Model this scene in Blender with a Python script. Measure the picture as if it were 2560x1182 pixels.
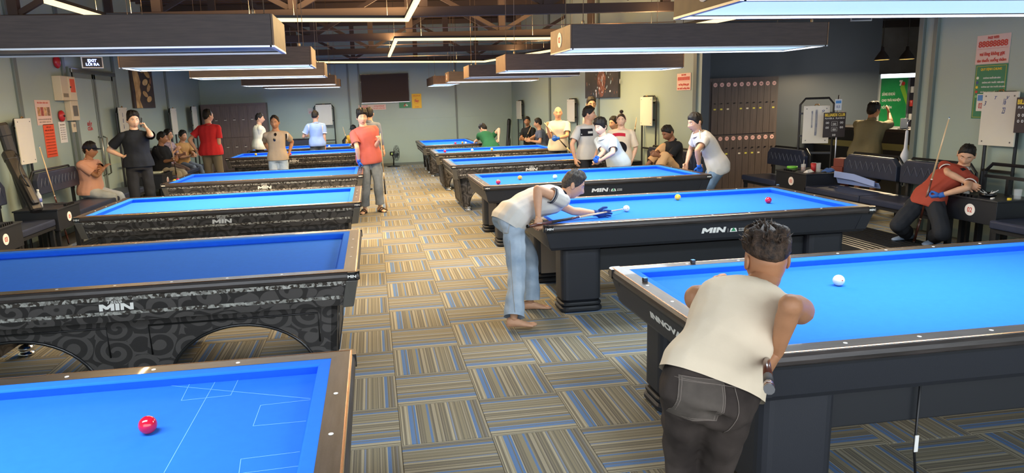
import bpy, bmesh, math, random
import numpy as np
from mathutils import Vector, Matrix, noise
from mathutils.bvhtree import BVHTree
random.seed(7)
PI = math.pi
scene = bpy.context.scene
COL = scene.collection
for o in list(bpy.data.objects):
    bpy.data.objects.remove(o, do_unlink=True)

# ------------------------------------------------------------------ camera
cam_d = bpy.data.cameras.new('camera')
cam_d.sensor_fit = 'HORIZONTAL'; cam_d.sensor_width = 36.0
cam_d.lens = 24.3374
cam_d.shift_x = 0.04505; cam_d.shift_y = -0.00109
cam_d.clip_start = 0.05; cam_d.clip_end = 200
cam = bpy.data.objects.new('camera', cam_d); COL.objects.link(cam)
cam.matrix_world = Matrix([[0.990273, 0.061225, -0.124945, 0.0], [-0.134183, 0.182677, -0.973973, 0.0], [-0.036807, 0.981265, 0.189116, 1.823386], [0.0, 0.0, 0.0, 1.0]])
scene.camera = cam
# ------------------------------------------------------------------ world, exposure
world = bpy.data.worlds.new('world'); scene.world = world; world.use_nodes = True
bgn = world.node_tree.nodes['Background']
bgn.inputs[0].default_value = (0.86, 0.92, 1.0, 1); bgn.inputs[1].default_value = 1.9
scene.view_settings.view_transform = 'Standard'; scene.view_settings.look = 'None'
scene.view_settings.gamma = 1.0; scene.view_settings.use_curve_mapping = False
scene.view_settings.exposure = 1.1
LAMP_POWER = 0.36      # glow of the white panels over the tables, as seen
LAMP_WATT = 23.5       # light each panel sheds downwards
STRIP_POWER = 0.9    # glow of the warm strips under the roof, as seen
STRIP_WATT = 21.0      # light per metre of strip, down and up
scene.cycles.max_bounces = 7; scene.cycles.diffuse_bounces = 4; scene.cycles.glossy_bounces = 3
scene.cycles.transmission_bounces = 5; scene.cycles.transparent_max_bounces = 6
scene.cycles.sample_clamp_indirect = 4.0
scene.cycles.caustics_reflective = False; scene.cycles.caustics_refractive = False
scene.cycles.use_denoising = True

# ------------------------------------------------------------------ materials
MATS = {}
def srgb(c):
    f = lambda v: v / 12.92 if v <= 0.04045 else ((v + 0.055) / 1.055) ** 2.4
    if isinstance(c, str):
        c = [int(c[i:i + 2], 16) / 255 for i in (0, 2, 4)]
    return tuple(f(v) for v in c)
def mat(name, col=None, rough=0.5, metal=0.0, emit=None, power=1.0, var=0.0, scale=8.0, bump=0.0, bscale=60.0,
        spec=0.5, stretch=(1, 1, 1), coat=0.0, trans=0.0, alpha=1.0, col2=None):
    if name in MATS: return MATS[name]
    m = bpy.data.materials.new(name); m.use_nodes = True
    nt = m.node_tree; b = nt.nodes['Principled BSDF']
    c = srgb(col) if col is not None else (0, 0, 0)
    b.inputs['Base Color'].default_value = (*c, 1)
    b.inputs['Roughness'].default_value = rough; b.inputs['Metallic'].default_value = metal
    b.inputs['Specular IOR Level'].default_value = spec
    b.inputs['Coat Weight'].default_value = coat
    b.inputs['Transmission Weight'].default_value = trans
    b.inputs['Alpha'].default_value = alpha
    if emit is not None:
        e = srgb(emit); b.inputs['Emission Color'].default_value = (*e, 1); b.inputs['Emission Strength'].default_value = power
    if var or bump:
        tc = nt.nodes.new('ShaderNodeTexCoord'); mp = nt.nodes.new('ShaderNodeMapping')
        mp.inputs['Scale'].default_value = stretch
        nt.links.new(tc.outputs['Object'], mp.inputs['Vector'])
    if var:
        n = nt.nodes.new('ShaderNodeTexNoise'); n.inputs['Scale'].default_value = scale; n.inputs['Detail'].default_value = 5
        nt.links.new(mp.outputs['Vector'], n.inputs['Vector'])
        r = nt.nodes.new('ShaderNodeValToRGB'); r.color_ramp.elements[0].position = .3; r.color_ramp.elements[1].position = .7
        lo = tuple(max(0, v * (1 - var)) for v in c); hi = srgb(col2) if col2 else tuple(min(1, v * (1 + var)) for v in c)
        r.color_ramp.elements[0].color = (*lo, 1); r.color_ramp.elements[1].color = (*hi, 1)
        nt.links.new(n.outputs['Fac'], r.inputs['Fac']); nt.links.new(r.outputs['Color'], b.inputs['Base Color'])
    if bump:
        n2 = nt.nodes.new('ShaderNodeTexNoise'); n2.inputs['Scale'].default_value = bscale; n2.inputs['Detail'].default_value = 3
        nt.links.new(mp.outputs['Vector'], n2.inputs['Vector'])
        bp = nt.nodes.new('ShaderNodeBump'); bp.inputs['Strength'].default_value = bump; bp.inputs['Distance'].default_value = 0.01
        nt.links.new(n2.outputs['Fac'], bp.inputs['Height']); nt.links.new(bp.outputs['Normal'], b.inputs['Normal'])
    MATS[name] = m
    return m
def area(name, parent, loc, rx, sx, sy, watt, col, spread=180, rz=0.0):
    l = bpy.data.lights.new(name, 'AREA'); l.shape = 'RECTANGLE'; l.size = sx; l.size_y = sy; l.energy = watt; l.color = col; l.spread = math.radians(spread)
    o = bpy.data.objects.new(name, l); COL.objects.link(o); o.location = loc; o.rotation_euler = (rx, 0, rz); o.parent = parent; return o
# ------------------------------------------------------------------ objects
def tag(o, label=None, cat=None, group=None, kind=None):
    if label: o['label'] = label
    if cat: o['category'] = cat
    if group: o['group'] = group
    if kind: o['kind'] = kind
    return o
def empty(name, loc=(0, 0, 0), rz=0.0, label=None, cat=None, group=None):
    o = bpy.data.objects.new(name, None); COL.objects.link(o)
    o.location = loc; o.rotation_euler = (0, 0, rz); o.empty_display_size = .1
    return tag(o, label, cat, group)
def link(name, me, mats, parent=None, smooth=False):
    o = bpy.data.objects.new(name, me); COL.objects.link(o)
    if not isinstance(mats, (list, tuple)): mats = [mats]
    if len(me.materials) == 0:
        for m in mats: me.materials.append(m)
    if parent is not None: o.parent = parent
    if smooth:
        me.polygons.foreach_set('use_smooth', [True] * len(me.polygons))
    return o
def children(o): return [c for c in COL.objects if c.parent == o]
def copy_tree(o, parent=None):
    kids = children(o)
    c = o.copy(); COL.objects.link(c); c.parent = parent
    for k in kids: copy_tree(k, c)
    return c
class MB:
    """collects shapes, builds them as one mesh object"""
    def __init__(s): s.v = []; s.f = []; s.mi = []; s.sm = []; s.m = 0
    def add(s, vs, fs, smooth=False):
        b = len(s.v); s.v += [tuple(v) for v in vs]
        for f in fs:
            s.f.append([b + i for i in f]); s.mi.append(s.m); s.sm.append(smooth)
        return s
    def box(s, x0, x1, y0, y1, z0, z1):
        if x0 > x1: x0, x1 = x1, x0
        if y0 > y1: y0, y1 = y1, y0
        if z0 > z1: z0, z1 = z1, z0
        return s.add([(x0, y0, z0), (x1, y0, z0), (x1, y1, z0), (x0, y1, z0), (x0, y0, z1), (x1, y0, z1), (x1, y1, z1), (x0, y1, z1)],
                     [(0, 3, 2, 1), (4, 5, 6, 7), (0, 1, 5, 4), (1, 2, 6, 5), (2, 3, 7, 6), (3, 0, 4, 7)])
    def hexa(s, lo, hi):
        """frustum from two 4-point loops"""
        return s.add(list(lo) + list(hi), [(3, 2, 1, 0), (4, 5, 6, 7), (0, 1, 5, 4), (1, 2, 6, 5), (2, 3, 7, 6), (3, 0, 4, 7)])
    def rbox(s, x0, x1, y0, y1, z0, z1, r=.01, n=3):
        """box with rounded vertical edges and a small chamfer on top and bottom"""
        pts = []
        for (cx, cy, a0) in ((x1 - r, y1 - r, 0), (x0 + r, y1 - r, 90), (x0 + r, y0 + r, 180), (x1 - r, y0 + r, 270)):
            for k in range(n + 1):
                a = math.radians(a0 + 90 * k / n); pts.append((cx + r * math.cos(a), cy + r * math.sin(a)))
        c = min(r * .5, (z1 - z0) * .3); N = len(pts); mx, my = (x0 + x1) / 2, (y0 + y1) / 2
        def ring(z, ins):
            return [(p[0] + (c * .8 if p[0] < mx else -c * .8) * ins, p[1] + (c * .8 if p[1] < my else -c * .8) * ins, z) for p in pts]
        return s.loft([ring(z0, 1), ring(z0 + c, 0), ring(z1 - c, 0), ring(z1, 1)])
    def loft(s, rings, closed=True, caps=True, smooth=False):
        n = len(rings[0]); vs = [p for r in rings for p in r]; fs = []
        for i in range(len(rings) - 1):
            for j in range(n if closed else n - 1):
                k = (j + 1) % n
                fs.append((i * n + j, i * n + k, (i + 1) * n + k, (i + 1) * n + j))
        s.add(vs, fs, smooth)
        if caps and closed:
            s.add(rings[0], [tuple(reversed(range(n)))]); s.add(rings[-1], [tuple(range(n))])
        return s
    def tube(s, pts, r, n=8, smooth=True, caps=True):
        pts = [Vector(p) for p in pts]; rings = []; up = None
        for i, p in enumerate(pts):
            t = (pts[min(i + 1, len(pts) - 1)] - pts[max(i - 1, 0)]).normalized()
            if up is None: up = t.orthogonal().normalized()
            up = (up - t * up.dot(t)).normalized(); q = t.cross(up)
            rr = r[i] if isinstance(r, (list, tuple)) else r
            rings.append([tuple(p + (up * math.cos(2 * PI * k / n) + q * math.sin(2 * PI * k / n)) * rr) for k in range(n)])
        return s.loft(rings, True, caps, smooth)
    def lathe(s, prof, c=(0, 0, 0), n=16, smooth=True):
        """profile [(r, z)] about the z axis"""
        return s.loft([[(c[0] + r * math.cos(2 * PI * k / n), c[1] + r * math.sin(2 * PI * k / n), c[2] + z) for k in range(n)] for r, z in prof], True, True, smooth)
    def prism(s, poly, a, d):
        """poly: 3D loop, extruded by vector d"""
        d = Vector(d); p0 = [Vector(p) + Vector(a) for p in poly]; p1 = [p + d for p in p0]; n = len(poly)
        s.add([tuple(p) for p in p0 + p1], [tuple(reversed(range(n))), tuple(range(n, 2 * n))] + [(i, (i + 1) % n, n + (i + 1) % n, n + i) for i in range(n)])
        return s
    def sphere(s, c, r, nu=14, nv=10):
        rx, ry, rz = r if isinstance(r, (list, tuple)) else (r, r, r); rings = []
        for i in range(nv + 1):
            a = -PI / 2 + PI * i / nv; a = max(-PI / 2 + .02, min(PI / 2 - .02, a))
            rings.append([(c[0] + rx * math.cos(a) * math.cos(2 * PI * k / nu), c[1] + ry * math.cos(a) * math.sin(2 * PI * k / nu), c[2] + rz * math.sin(a)) for k in range(nu)])
        return s.loft(rings, True, True, True)
    def xform(s, M):
        s.v = [tuple(M @ Vector(v)) for v in s.v]; return s
    def mesh(s, name):
        me = bpy.data.meshes.new(name); me.from_pydata(s.v, [], s.f)
        me.polygons.foreach_set('material_index', s.mi); me.polygons.foreach_set('use_smooth', s.sm)
        bm = bmesh.new(); bm.from_mesh(me); bmesh.ops.remove_doubles(bm, verts=bm.verts, dist=1e-6)
        bmesh.ops.recalc_face_normals(bm, faces=bm.faces); bm.to_mesh(me); bm.free()
        me.update(); return me
    def build(s, name, mats, parent=None, bev=0.0, seg=2):
        me = s.mesh(name)
        if bev:
            bm = bmesh.new(); bm.from_mesh(me)
            es = [e for e in bm.edges if len(e.link_faces) == 2 and e.calc_face_angle(0) > .6]
            bmesh.ops.bevel(bm, geom=es, offset=bev, segments=seg, profile=.6, affect='EDGES', clamp_overlap=True)
            bm.to_mesh(me); bm.free()
        return link(name, me, mats, parent)
def part(name, m, parent, *boxes, bev=0.0):
    b = MB()
    for q in boxes: b.box(*q)
    return b.build(name, m, parent, bev=bev)
FONTCACHE = {}
def text_mesh(body, size=.1, extrude=.001, bold=0.0, align='CENTER', shear=0.0, spacing=1.0, line=1.0):
    key = (body, size, extrude, bold, align, shear, spacing, line)
    if key in FONTCACHE: return FONTCACHE[key]
    cu = bpy.data.curves.new('lettering', 'FONT'); cu.body = body; cu.size = size; cu.extrude = extrude; cu.offset = bold
    cu.align_x = align; cu.align_y = 'CENTER'; cu.shear = shear; cu.space_character = spacing; cu.space_line = line; cu.resolution_u = 3
    o = bpy.data.objects.new('lettering', cu); COL.objects.link(o)
    dg = bpy.context.evaluated_depsgraph_get()
    me = bpy.data.meshes.new_from_object(o.evaluated_get(dg)); me.name = 'lettering'
    bpy.data.objects.remove(o, do_unlink=True); bpy.data.curves.remove(cu)
    me.materials.clear(); FONTCACHE[key] = me
    return me
def lettering(body, m, parent, loc, right, up, size=.1, wide=1.0, name='lettering', fit=None, **kw):
    """flat raised letters; right/up are the reading directions in the parent's space; fit = (width, height) box"""
    me = text_mesh(body, size, **kw)
    if len(me.vertices) == 0: return None
    me = me.copy()
    co = np.empty(len(me.vertices) * 3); me.vertices.foreach_get('co', co); co = co.reshape(-1, 3)
    mn, mx = co.min(0), co.max(0)
    sx = sy = 1.0
    if fit:
        sx = fit[0] / max(1e-6, mx[0] - mn[0]); sy = fit[1] / max(1e-6, mx[1] - mn[1])
        co[:, :2] -= (mn[:2] + mx[:2]) / 2
    co[:, 0] *= sx * wide; co[:, 1] *= sy
    r = Vector(right).normalized(); u = Vector(up).normalized(); n = r.cross(u)
    A = np.array([r, u, n])
    co = co @ A + np.array(loc)
    me.vertices.foreach_set('co', co.ravel()); me.update()
    return link(name, me, m, parent)

# ------------------------------------------------------------------ people
def V3(p): return Vector(p)
def lerp(a, b, t): return a + (b - a) * t
def ell_ring(c, ax, ay, a, b, n=14, pw=1.0):
    out = []
    for k in range(n):
        t = 2 * PI * k / n; cs, sn = math.cos(t), math.sin(t)
        if pw != 1.0:
            cs = math.copysign(abs(cs) ** pw, cs); sn = math.copysign(abs(sn) ** pw, sn)
        out.append(tuple(c + ax * (a * cs) + ay * (b * sn)))
    return out
def limb(mb, pts, rads, n=10):
    """tapered tube with half-ball ends, to be fused"""
    pts = [Vector(p) for p in pts]
    mb.tube(pts, rads, n)
    for p, r in ((pts[0], rads[0]), (pts[-1], rads[-1])): mb.sphere(p, r, 10, 6)
def fuse(mb, voxel, smooth=3):
    me = mb.mesh('fuse'); o = bpy.data.objects.new('fuse', me); COL.objects.link(o)
    r = o.modifiers.new('r', 'REMESH'); r.mode = 'VOXEL'; r.voxel_size = voxel
    if smooth:
        s = o.modifiers.new('s', 'SMOOTH'); s.factor = .5; s.iterations = smooth
    dg = bpy.context.evaluated_depsgraph_get()
    out = bpy.data.meshes.new_from_object(o.evaluated_get(dg))
    bpy.data.objects.remove(o, do_unlink=True); bpy.data.meshes.remove(me)
    return out
def wrinkle(me, amp, freq=38.0, seed=0, stretch=(1, 1, .6), mask=None):
    n = len(me.vertices); co = np.empty(n * 3); me.vertices.foreach_get('co', co); co = co.reshape(-1, 3)
    no = np.empty(n * 3); me.vertices.foreach_get('normal', no); no = no.reshape(-1, 3)
    rs = np.random.RandomState(seed); d = np.zeros(n)
    for k in range(7):
        w = rs.normal(size=3) * np.array(stretch); w *= freq * rs.uniform(.5, 1.5) / np.linalg.norm(w)
        w2 = rs.normal(size=3) * freq * .25
        d += np.sin(co @ w + 1.6 * np.sin(co.dot(w2) + rs.uniform(0, 6)) + rs.uniform(0, 6)) * rs.uniform(.5, 1)
    d *= amp / 2.2
    if mask is not None: d *= mask(co)
    me.vertices.foreach_set('co', (co + no * d[:, None]).ravel()); me.update()
def cut(me, planes):
    """open hems: planes = (point, outward normal, radius)"""
    bm = bmesh.new(); bm.from_mesh(me)
    for p, nrm, rad in planes:
        p = Vector(p); nrm = Vector(nrm).normalized()
        fs = [f for f in bm.faces if (f.calc_center_median() - p).length < rad]
        g = list({v for f in fs for v in f.verts}) + list({e for f in fs for e in f.edges}) + fs
        bmesh.ops.bisect_plane(bm, geom=g, plane_co=p, plane_no=nrm, clear_outer=False)
        dead = [f for f in bm.faces if (f.calc_center_median() - p).length < rad and (f.calc_center_median() - p).dot(nrm) > 1e-5]
        bmesh.ops.delete(bm, geom=dead, context='FACES')
    bm.to_mesh(me); bm.free(); me.update()
# --- head: a ball of directions pushed to a face (x right, y forward, z up, metres for a 1.7 m body)
def _g(x, z, cx, cz, sx, sz): return math.exp(-((x - cx) / sx) ** 2 - ((z - cz) / sz) ** 2)
def head_point(d, fat=0.0):
    x, y, z = d
    px, py, pz = .0735 * x, .092 * y, .116 * z
    if z < 0:
        k = -z
        px *= 1 - .20 * k ** 1.3 + fat * .12 * k
        py *= 1 + (.02 if y > 0 else -.30 * k)
        if y > 0: py -= .012 * k * k
    else:
        px *= 1 + .05 * z * (1 - z); py *= 1.0 + (.06 * (1 - z) if y < 0 else 0)
    if y > 0:
        f = y
        n = 0.0
        n += .021 * _g(px, pz, 0, -.032, .0125, .017)      # nose tip
        n += .010 * _g(px, pz, 0, -.005, .009, .024)       # bridge
        n += .006 * (_g(px, pz, .014, -.036, .009, .009) + _g(px, pz, -.014, -.036, .009, .009))
        n -= .010 * (_g(px, pz, .031, .006, .019, .012) + _g(px, pz, -.031, .006, .019, .012))   # sockets
        n += .005 * (_g(px, pz, .03, .027, .026, .009) + _g(px, pz, -.03, .027, .026, .009))     # brow ridge
        n += .004 * (_g(px, pz, .045, -.024, .018, .018) + _g(px, pz, -.045, -.024, .018, .018)) # cheek
        n += .007 * _g(px, pz, 0, -.062, .022, .006) + .006 * _g(px, pz, 0, -.074, .019, .007)   # lips
        n -= .003 * _g(px, pz, 0, -.068, .022, .003) + .003 * _g(px, pz, 0, -.086, .018, .006)
        n += .010 * _g(px, pz, 0, -.104, .022, .014)       # chin
        py += n * min(1, f * 1.8)
    return Vector((px, py, pz))
def dir_grid(nu, nv):
    D = []
    for i in range(nv + 1):
        a = -PI / 2 + PI * i / nv; a = max(-PI / 2 + .04, min(PI / 2 - .04, a)); row = []
        for k in range(nu):
            t = 2 * PI * k / nu
            t2 = t - .28 * math.sin(2 * t) * 0  # even spacing
            row.append((math.cos(a) * math.sin(t2), math.cos(a) * math.cos(t2), math.sin(a)))
        D.append(row)
    return D
def head_rings(nu, nv, fat=0): return [[head_point(d, fat) for d in row] for row in dir_grid(nu, nv)]
HAIRLINES = {  # lowest z of the hair by azimuth from the face (0) to the nape (pi)
    'short':    ([0, .45, .8, 1.15, 1.45, 1.8, 2.4, 3.15], [.60, .56, .42, .10, -.12, -.05, -.42, -.5]),
    'fringe':   ([0, .45, .8, 1.15, 1.45, 1.8, 2.4, 3.15], [.44, .40, .34, .02, -.18, -.12, -.5, -.6]),
    'receding': ([0, .45, .8, 1.15, 1.45, 1.8, 2.4, 3.15], [.86, .72, .62, .2, -.08, .0, -.42, -.5]),
    'thin':     ([0, .45, .8, 1.15, 1.45, 1.8, 2.4, 3.15], [1.2, 1.2, .9, .3, -.08, .0, -.4, -.5]),
    'crop':     ([0, .45, .8, 1.15, 1.45, 1.8, 2.4, 3.15], [.55, .52, .40, .16, .0, .0, -.3, -.35]),
    'fade':     ([0, .45, .8, 1.15, 1.45, 1.8, 2.4, 3.15], [.55, .52, .45, .34, .30, .25, .12, .05]),
    'woman':    ([0, .45, .8, 1.15, 1.45, 1.8, 2.4, 3.15], [.60, .54, .36, .10, .0, -.1, -.55, -.7]),
}
def hair_mesh(style, nu, nv, thick, seed, fat=0):
    A, Z = HAIRLINES[style]; rs = np.random.RandomState(seed); ph = rs.uniform(0, 6, 6); rings = []
    for row in dir_grid(nu, nv):
        r = []
        for d in row:
            az = math.atan2(abs(d[0]), d[1]); zt = float(np.interp(az, A, Z))
            m = max(0.0, min(1.0, (d[2] - zt) / .13 + .35))
            top = max(0.0, min(1.0, (d[2] - .25) / .5)); front = max(0.0, d[1])
            t = thick * (.45 + .75 * top + (.5 * front * top if style in ('short', 'fringe') else 0))
            if style == 'woman': t = thick * .5
            az2 = math.atan2(d[0], d[1])
            jit = .30 * math.sin(9 * az2 + ph[0] + 3 * d[2]) + .26 * math.sin(17 * az2 + ph[1] - 5 * d[2]) + .15 * math.sin(23 * d[2] + ph[2])
            off = -.012 + m * (.012 + t * (1 + jit * (.3 + .7 * top)))
            p = head_point(d, fat)
            base = Vector((.0735 * d[0], .095 * d[1], .116 * d[2])) if d[1] > 0 else p
            n = Vector((d[0] / .0735, d[1] / .095, d[2] / .116)).normalized()
            q = (p if m < .05 else lerp(p, base, .0)) + n * off
            r.append(q)
        rings.append(r)
    return rings
# --- hand in its own space: wrist at 0, fingers along +y, thumb side +x, palm faces -z
FING = [(.031, .079, .071, .0088, 1.0), (.0105, .085, .079, .0092, 1.06), (-.010, .083, .073, .0088, 1.0), (-.029, .077, .058, .0078, .82)]
def hand_into(mb, M, side, curl=.35, spread=.06, thumb=.5, scale=1.0, r_add=0.0, index=None):
    """side +1: thumb towards local +x"""
    def T(v): return tuple(M @ (Vector((v[0] * side, v[1], v[2])) * scale))
    n = 10; rings = []
    for y, w, t, z in ((-.012, .026, .021, 0), (.006, .030, .019, 0), (.03, .039, .0165, -.001), (.058, .043, .015, -.001), (.08, .041, .0125, 0), (.09, .036, .009, 0)):
        rings.append([T(((w + r_add) * math.cos(2 * PI * k / n), y, z + (t + r_add) * math.sin(2 * PI * k / n))) for k in range(n)])
    mb.loft(rings, True, True, True)
    for i, (x, y0, ln, r, _) in enumerate(FING):
        c = curl if not (i == 0 and index is not None) else index
        a = -c * .75; p = Vector((x, y0 - .012, 0)); pts = [p]; sp = spread * (x / .03)
        for s in (.46, .30, .26):
            d = Vector((math.sin(sp) * math.cos(a), math.cos(sp) * math.cos(a), math.sin(a)))
            p = p + d * ln * s; pts.append(p); a -= c * 1.05
        pts.insert(1, lerp(pts[0], pts[1], .5)); pts.append(pts[-1] + (pts[-1] - pts[-2]) * .12)
        rr = [r * 1.0, r * 1.02, r, r * .93, r * .84, r * .45]
        mb.tube([T(q) for q in pts], [(q + r_add) * scale for q in rr], 8)
    # thumb leaves the side of the palm near its base
    p0 = Vector((.024, .018, -.004)); a = thumb
    d1 = Vector((.78 - .25 * a, .62, -.30 - .55 * a)).normalized(); d2 = Vector((.35 - .75 * a, .85, -.25 - .6 * a)).normalized()
    pts = [p0, p0 + d1 * .025, p0 + d1 * .045, p0 + d1 * .045 + d2 * .018, p0 + d1 * .045 + d2 * .034, p0 + d1 * .045 + d2 * .042]
    mb.tube([T(q) for q in pts], [(q + r_add) * scale for q in (.0150, .0140, .0112, .0108, .0095, .005)], 8)
def frame(y, z):
    """matrix with local y along y and local z near z"""
    y = Vector(y).normalized(); z = Vector(z); z = (z - y * z.dot(y))
    if z.length < 1e-4: z = y.orthogonal()
    z.normalize(); x = y.cross(z)
    return Matrix(((x.x, y.x, z.x), (x.y, y.y, z.y), (x.z, y.z, z.z)))
def at(M3, p):
    M = M3.to_4x4(); M.translation = Vector(p); return M
def shoe_into(mb, M, L=.265, H=.075, s=1.0, kind='shoe'):
    rings = []
    prof = [(-.075, .020, .028, .055), (-.068, .032, .04, .068), (-.03, .037, .042, .075), (.02, .038, .038, .066), (.07, .044, .033, .05), (.12, .047, .028, .04), (.155, .042, .022, .032), (.180, .028, .015, .026), (.188, .012, .010, .02)]
    if kind == 'foot': prof = [(-.062, .018, .02, .05), (-.055, .027, .03, .075), (-.02, .031, .036, .085), (.03, .033, .03, .068), (.08, .042, .024, .047), (.12, .045, .018, .033), (.145, .044, .014, .024), (.155, .040, .010, .02)]
    n = 12
    for y, w, _, h in prof:
        ring = []
        for k in range(n):
            t = 2 * PI * k / n; cs, sn = math.cos(t), math.sin(t)
            zz = h * (.5 + .5 * sn) if sn > 0 else h * (.5 + .5 * math.copysign(abs(sn) ** .45, sn))
            ring.append(tuple(M @ (Vector((w * cs * (1.0 if sn < .2 else 1 - .45 * (sn - .2)), y, zz)) * s)))
        rings.append(ring)
    mb.loft(rings, True, True, True)
    if kind == 'foot':
        for x, y, r, l in ((.028, .150, .0135, .032), (.010, .158, .0095, .026), (-.005, .155, .009, .023), (-.019, .148, .0085, .02), (-.032, .138, .008, .017)):
            pts = [M @ (Vector((x, y - .02, .014)) * s), M @ (Vector((x * .98, y + l * .4, .013)) * s), M @ (Vector((x * .95, y + l * .85, .010)) * s)]
            mb.tube(pts, [r * s, r * s, r * .7 * s], 8); mb.sphere(pts[-1], r * .72 * s, 8, 6)
SKIN = {'tan': 'CB9C7C', 'fair': 'DDB598', 'brown': 'A87856', 'dark': '8A5C40'}
def skin_mat(k): return mat('skin_' + k, SKIN[k], .55, var=.07, scale=14, bump=.06, bscale=180, spec=.4)
def cloth_mat(name, col, rough=.85, var=.06, scale=5, bump=.18, bscale=26, col2=None):
    return mat(name, col, rough, var=var, scale=scale, bump=bump, bscale=bscale, spec=.2, col2=col2)
def denim(name, col, col2):
    return mat(name, col, .9, var=.16, scale=5, bump=.25, bscale=34, spec=.15, col2=col2)
M_HAIR = mat('hair_black', '17130F', .55, var=.5, scale=60, bump=.5, bscale=160, spec=.35)
M_HAIRG = mat('hair_greying', '3B3733', .6, var=.5, scale=70, bump=.5, bscale=160, spec=.3)
M_HAIRB = mat('hair_brown_tips', '1E1815', .6, var=.4, scale=60, bump=.5, bscale=160, spec=.3, col2='473628')
M_EYEW = mat('eye_white', 'DAD3CB', .3); M_IRIS = mat('iris', '1E120B', .2)
M_LIP = mat('lips', '9A5A4B', .5)

def human(P, label, o):
    """P: joints in world metres; o: looks. One Empty with the body (one surface) and what it wears as parts."""
    J = {k: Vector(v) for k, v in P.items() if isinstance(v, (list, tuple)) and len(v) == 3}
    s = P['s']; near = o.get('near', 0); vox = (.017, .013, .0085)[near] * s; seed = o.get('seed', 1)
    base = J.get('base', Vector((J['pe'].x, J['pe'].y, 0)))
    root = empty('person', base, 0, label, 'person', o.get('group'))
    inv = Matrix.Translation(-base)
    def put(name, me, m, smooth=True):
        me.transform(inv); me.name = name
        return link(name, me, m, root, smooth)
    skin = skin_mat(o.get('skin', 'tan')); fatb = o.get('fat', 0.0)
    pe, ch = J['pe'], J['ch']
    latp = (J['hr'] - J['hl']).normalized(); lats = (J['sr'] - J['sl']).normalized()
    upp = Vector(P['upp']).normalized(); fwp = upp.cross(latp).normalized()
    upc = Vector(P['upc']).normalized(); fwc = upc.cross(lats).normalized()
    spl = (ch - pe).length
    m1 = pe + upp * spl * .42; m2 = ch - upc * spl * .34
    def spine(t):
        a = pe * (1 - t) ** 3 + m1 * 3 * t * (1 - t) ** 2 + m2 * 3 * t * t * (1 - t) + ch * t ** 3
        d = ((m1 - pe) * 3 * (1 - t) ** 2 + (m2 - m1) * 6 * t * (1 - t) + (ch - m2) * 3 * t * t).normalized()
        l = lerp(latp, lats, min(1, max(0, t * 1.25 - .1))).normalized(); l = (l - d * l.dot(d)).normalized()
        return a, d, l, d.cross(l)
    TOR = [(-.20, .120, .085, 0), (-.12, .158, .112, .0), (0, .172, .118, -.006), (.14, .165, .112, 0), (.32, .145, .100, .006), (.5, .150, .108, .006), (.68, .163, .115, .004), (.82, .166, .106, 0), (.92, .140, .082, -.006), (1.0, .085, .06, -.008)]
    def torso(mb, t0, t1, grow, belly=0.0, gd=None, flare=0.0, hip=0.0):
        rings = []; ts = sorted({t0, t1} | {t for t, *_ in TOR if t0 < t < t1})
        for t in ts:
            a = float(np.interp(t, [q[0] for q in TOR], [q[1] for q in TOR])); b = float(np.interp(t, [q[0] for q in TOR], [q[2] for q in TOR])); off = float(np.interp(t, [q[0] for q in TOR], [q[3] for q in TOR]))
            tt = max(0, min(1, t)); c, d, l, f = spine(tt)
            if t < 0: c = c - upp * (-t) * spl; l = latp; f = fwp
            be = belly * math.exp(-((t - .3) / .25) ** 2); fl = flare * max(0, min(1, (.35 - t) / .45))
            w = 1 + fatb * .5; a += hip * max(0, min(1, (.30 - t) / .2)); b += hip * .4 * max(0, min(1, (.30 - t) / .2))
            rings.append(ell_ring(c + f * (off * s + be * .5), l, f, (a * w + grow + fl) * s, (b * w + (gd if gd is not None else grow) + fl) * s + be * .5, 16, .88))
        mb.loft(rings, True, True)
    sl, sr = J['sl'], J['sr']
    # ---------------- body
    mb = MB(); torso(mb, .02, .97, -.022, o.get('belly', 0) * .5); am = o.get('arm', 1.0)
    slim = 1.0 if o['trousers'].get('len', .94) < .6 else .86
    for S, E, W in (('sl', 'el', 'wl'), ('sr', 'er', 'wr')):
        a, e, w = J[S], J[E], J[W]; fat = 1 + fatb * .4
        limb(mb, [a, lerp(a, e, .35), lerp(a, e, .7), e], [.048 * s * fat * am, .047 * s * fat * am, .041 * s * am, .037 * s * am])
        limb(mb, [e, lerp(e, w, .28), lerp(e, w, .65), lerp(e, w, 1.0)], [.036 * s, .040 * s, .031 * s, .0235 * s])
    for H, K, A in (('hl', 'kl', 'al'), ('hr', 'kr', 'ar')):
        h, k, a = J[H], J[K], J[A]
        limb(mb, [h, lerp(h, k, .4), lerp(h, k, .8), k], [.074 * s * slim, .070 * s * slim, .056 * s * slim, .050 * s * slim])
        limb(mb, [k, lerp(k, a, .3), lerp(k, a, .65), a], [.050 * s, .052 * s, .040 * s, .032 * s])
    hd = J['hd']; hf = Vector(P['hf']).normalized(); hu = Vector(P['hu']).normalized()
    HM = frame(hf, hu); hs = s * o.get('hs', 1.06)
    HT = at(HM, hd) @ Matrix.Scale(hs, 4)
    nb = HT @ Vector((0, -.018, -.06))
    limb(mb, [ch - upc * .03 * s, lerp(ch, nb, .5), nb], [.064 * s, .060 * s, .057 * s])
    # shoulder slope
    for S in (sl, sr):
        limb(mb, [ch - upc * .02 * s, S], [.05 * s, .045 * s])
    me = fuse(mb, vox, 3)
    fine = MB()
    nu, nv = ((28, 22), (36, 28), (48, 38))[near]
    fine.loft([[tuple(HT @ q) for q in r] for r in head_rings(nu, nv, fatb)], True, True, True)
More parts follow.
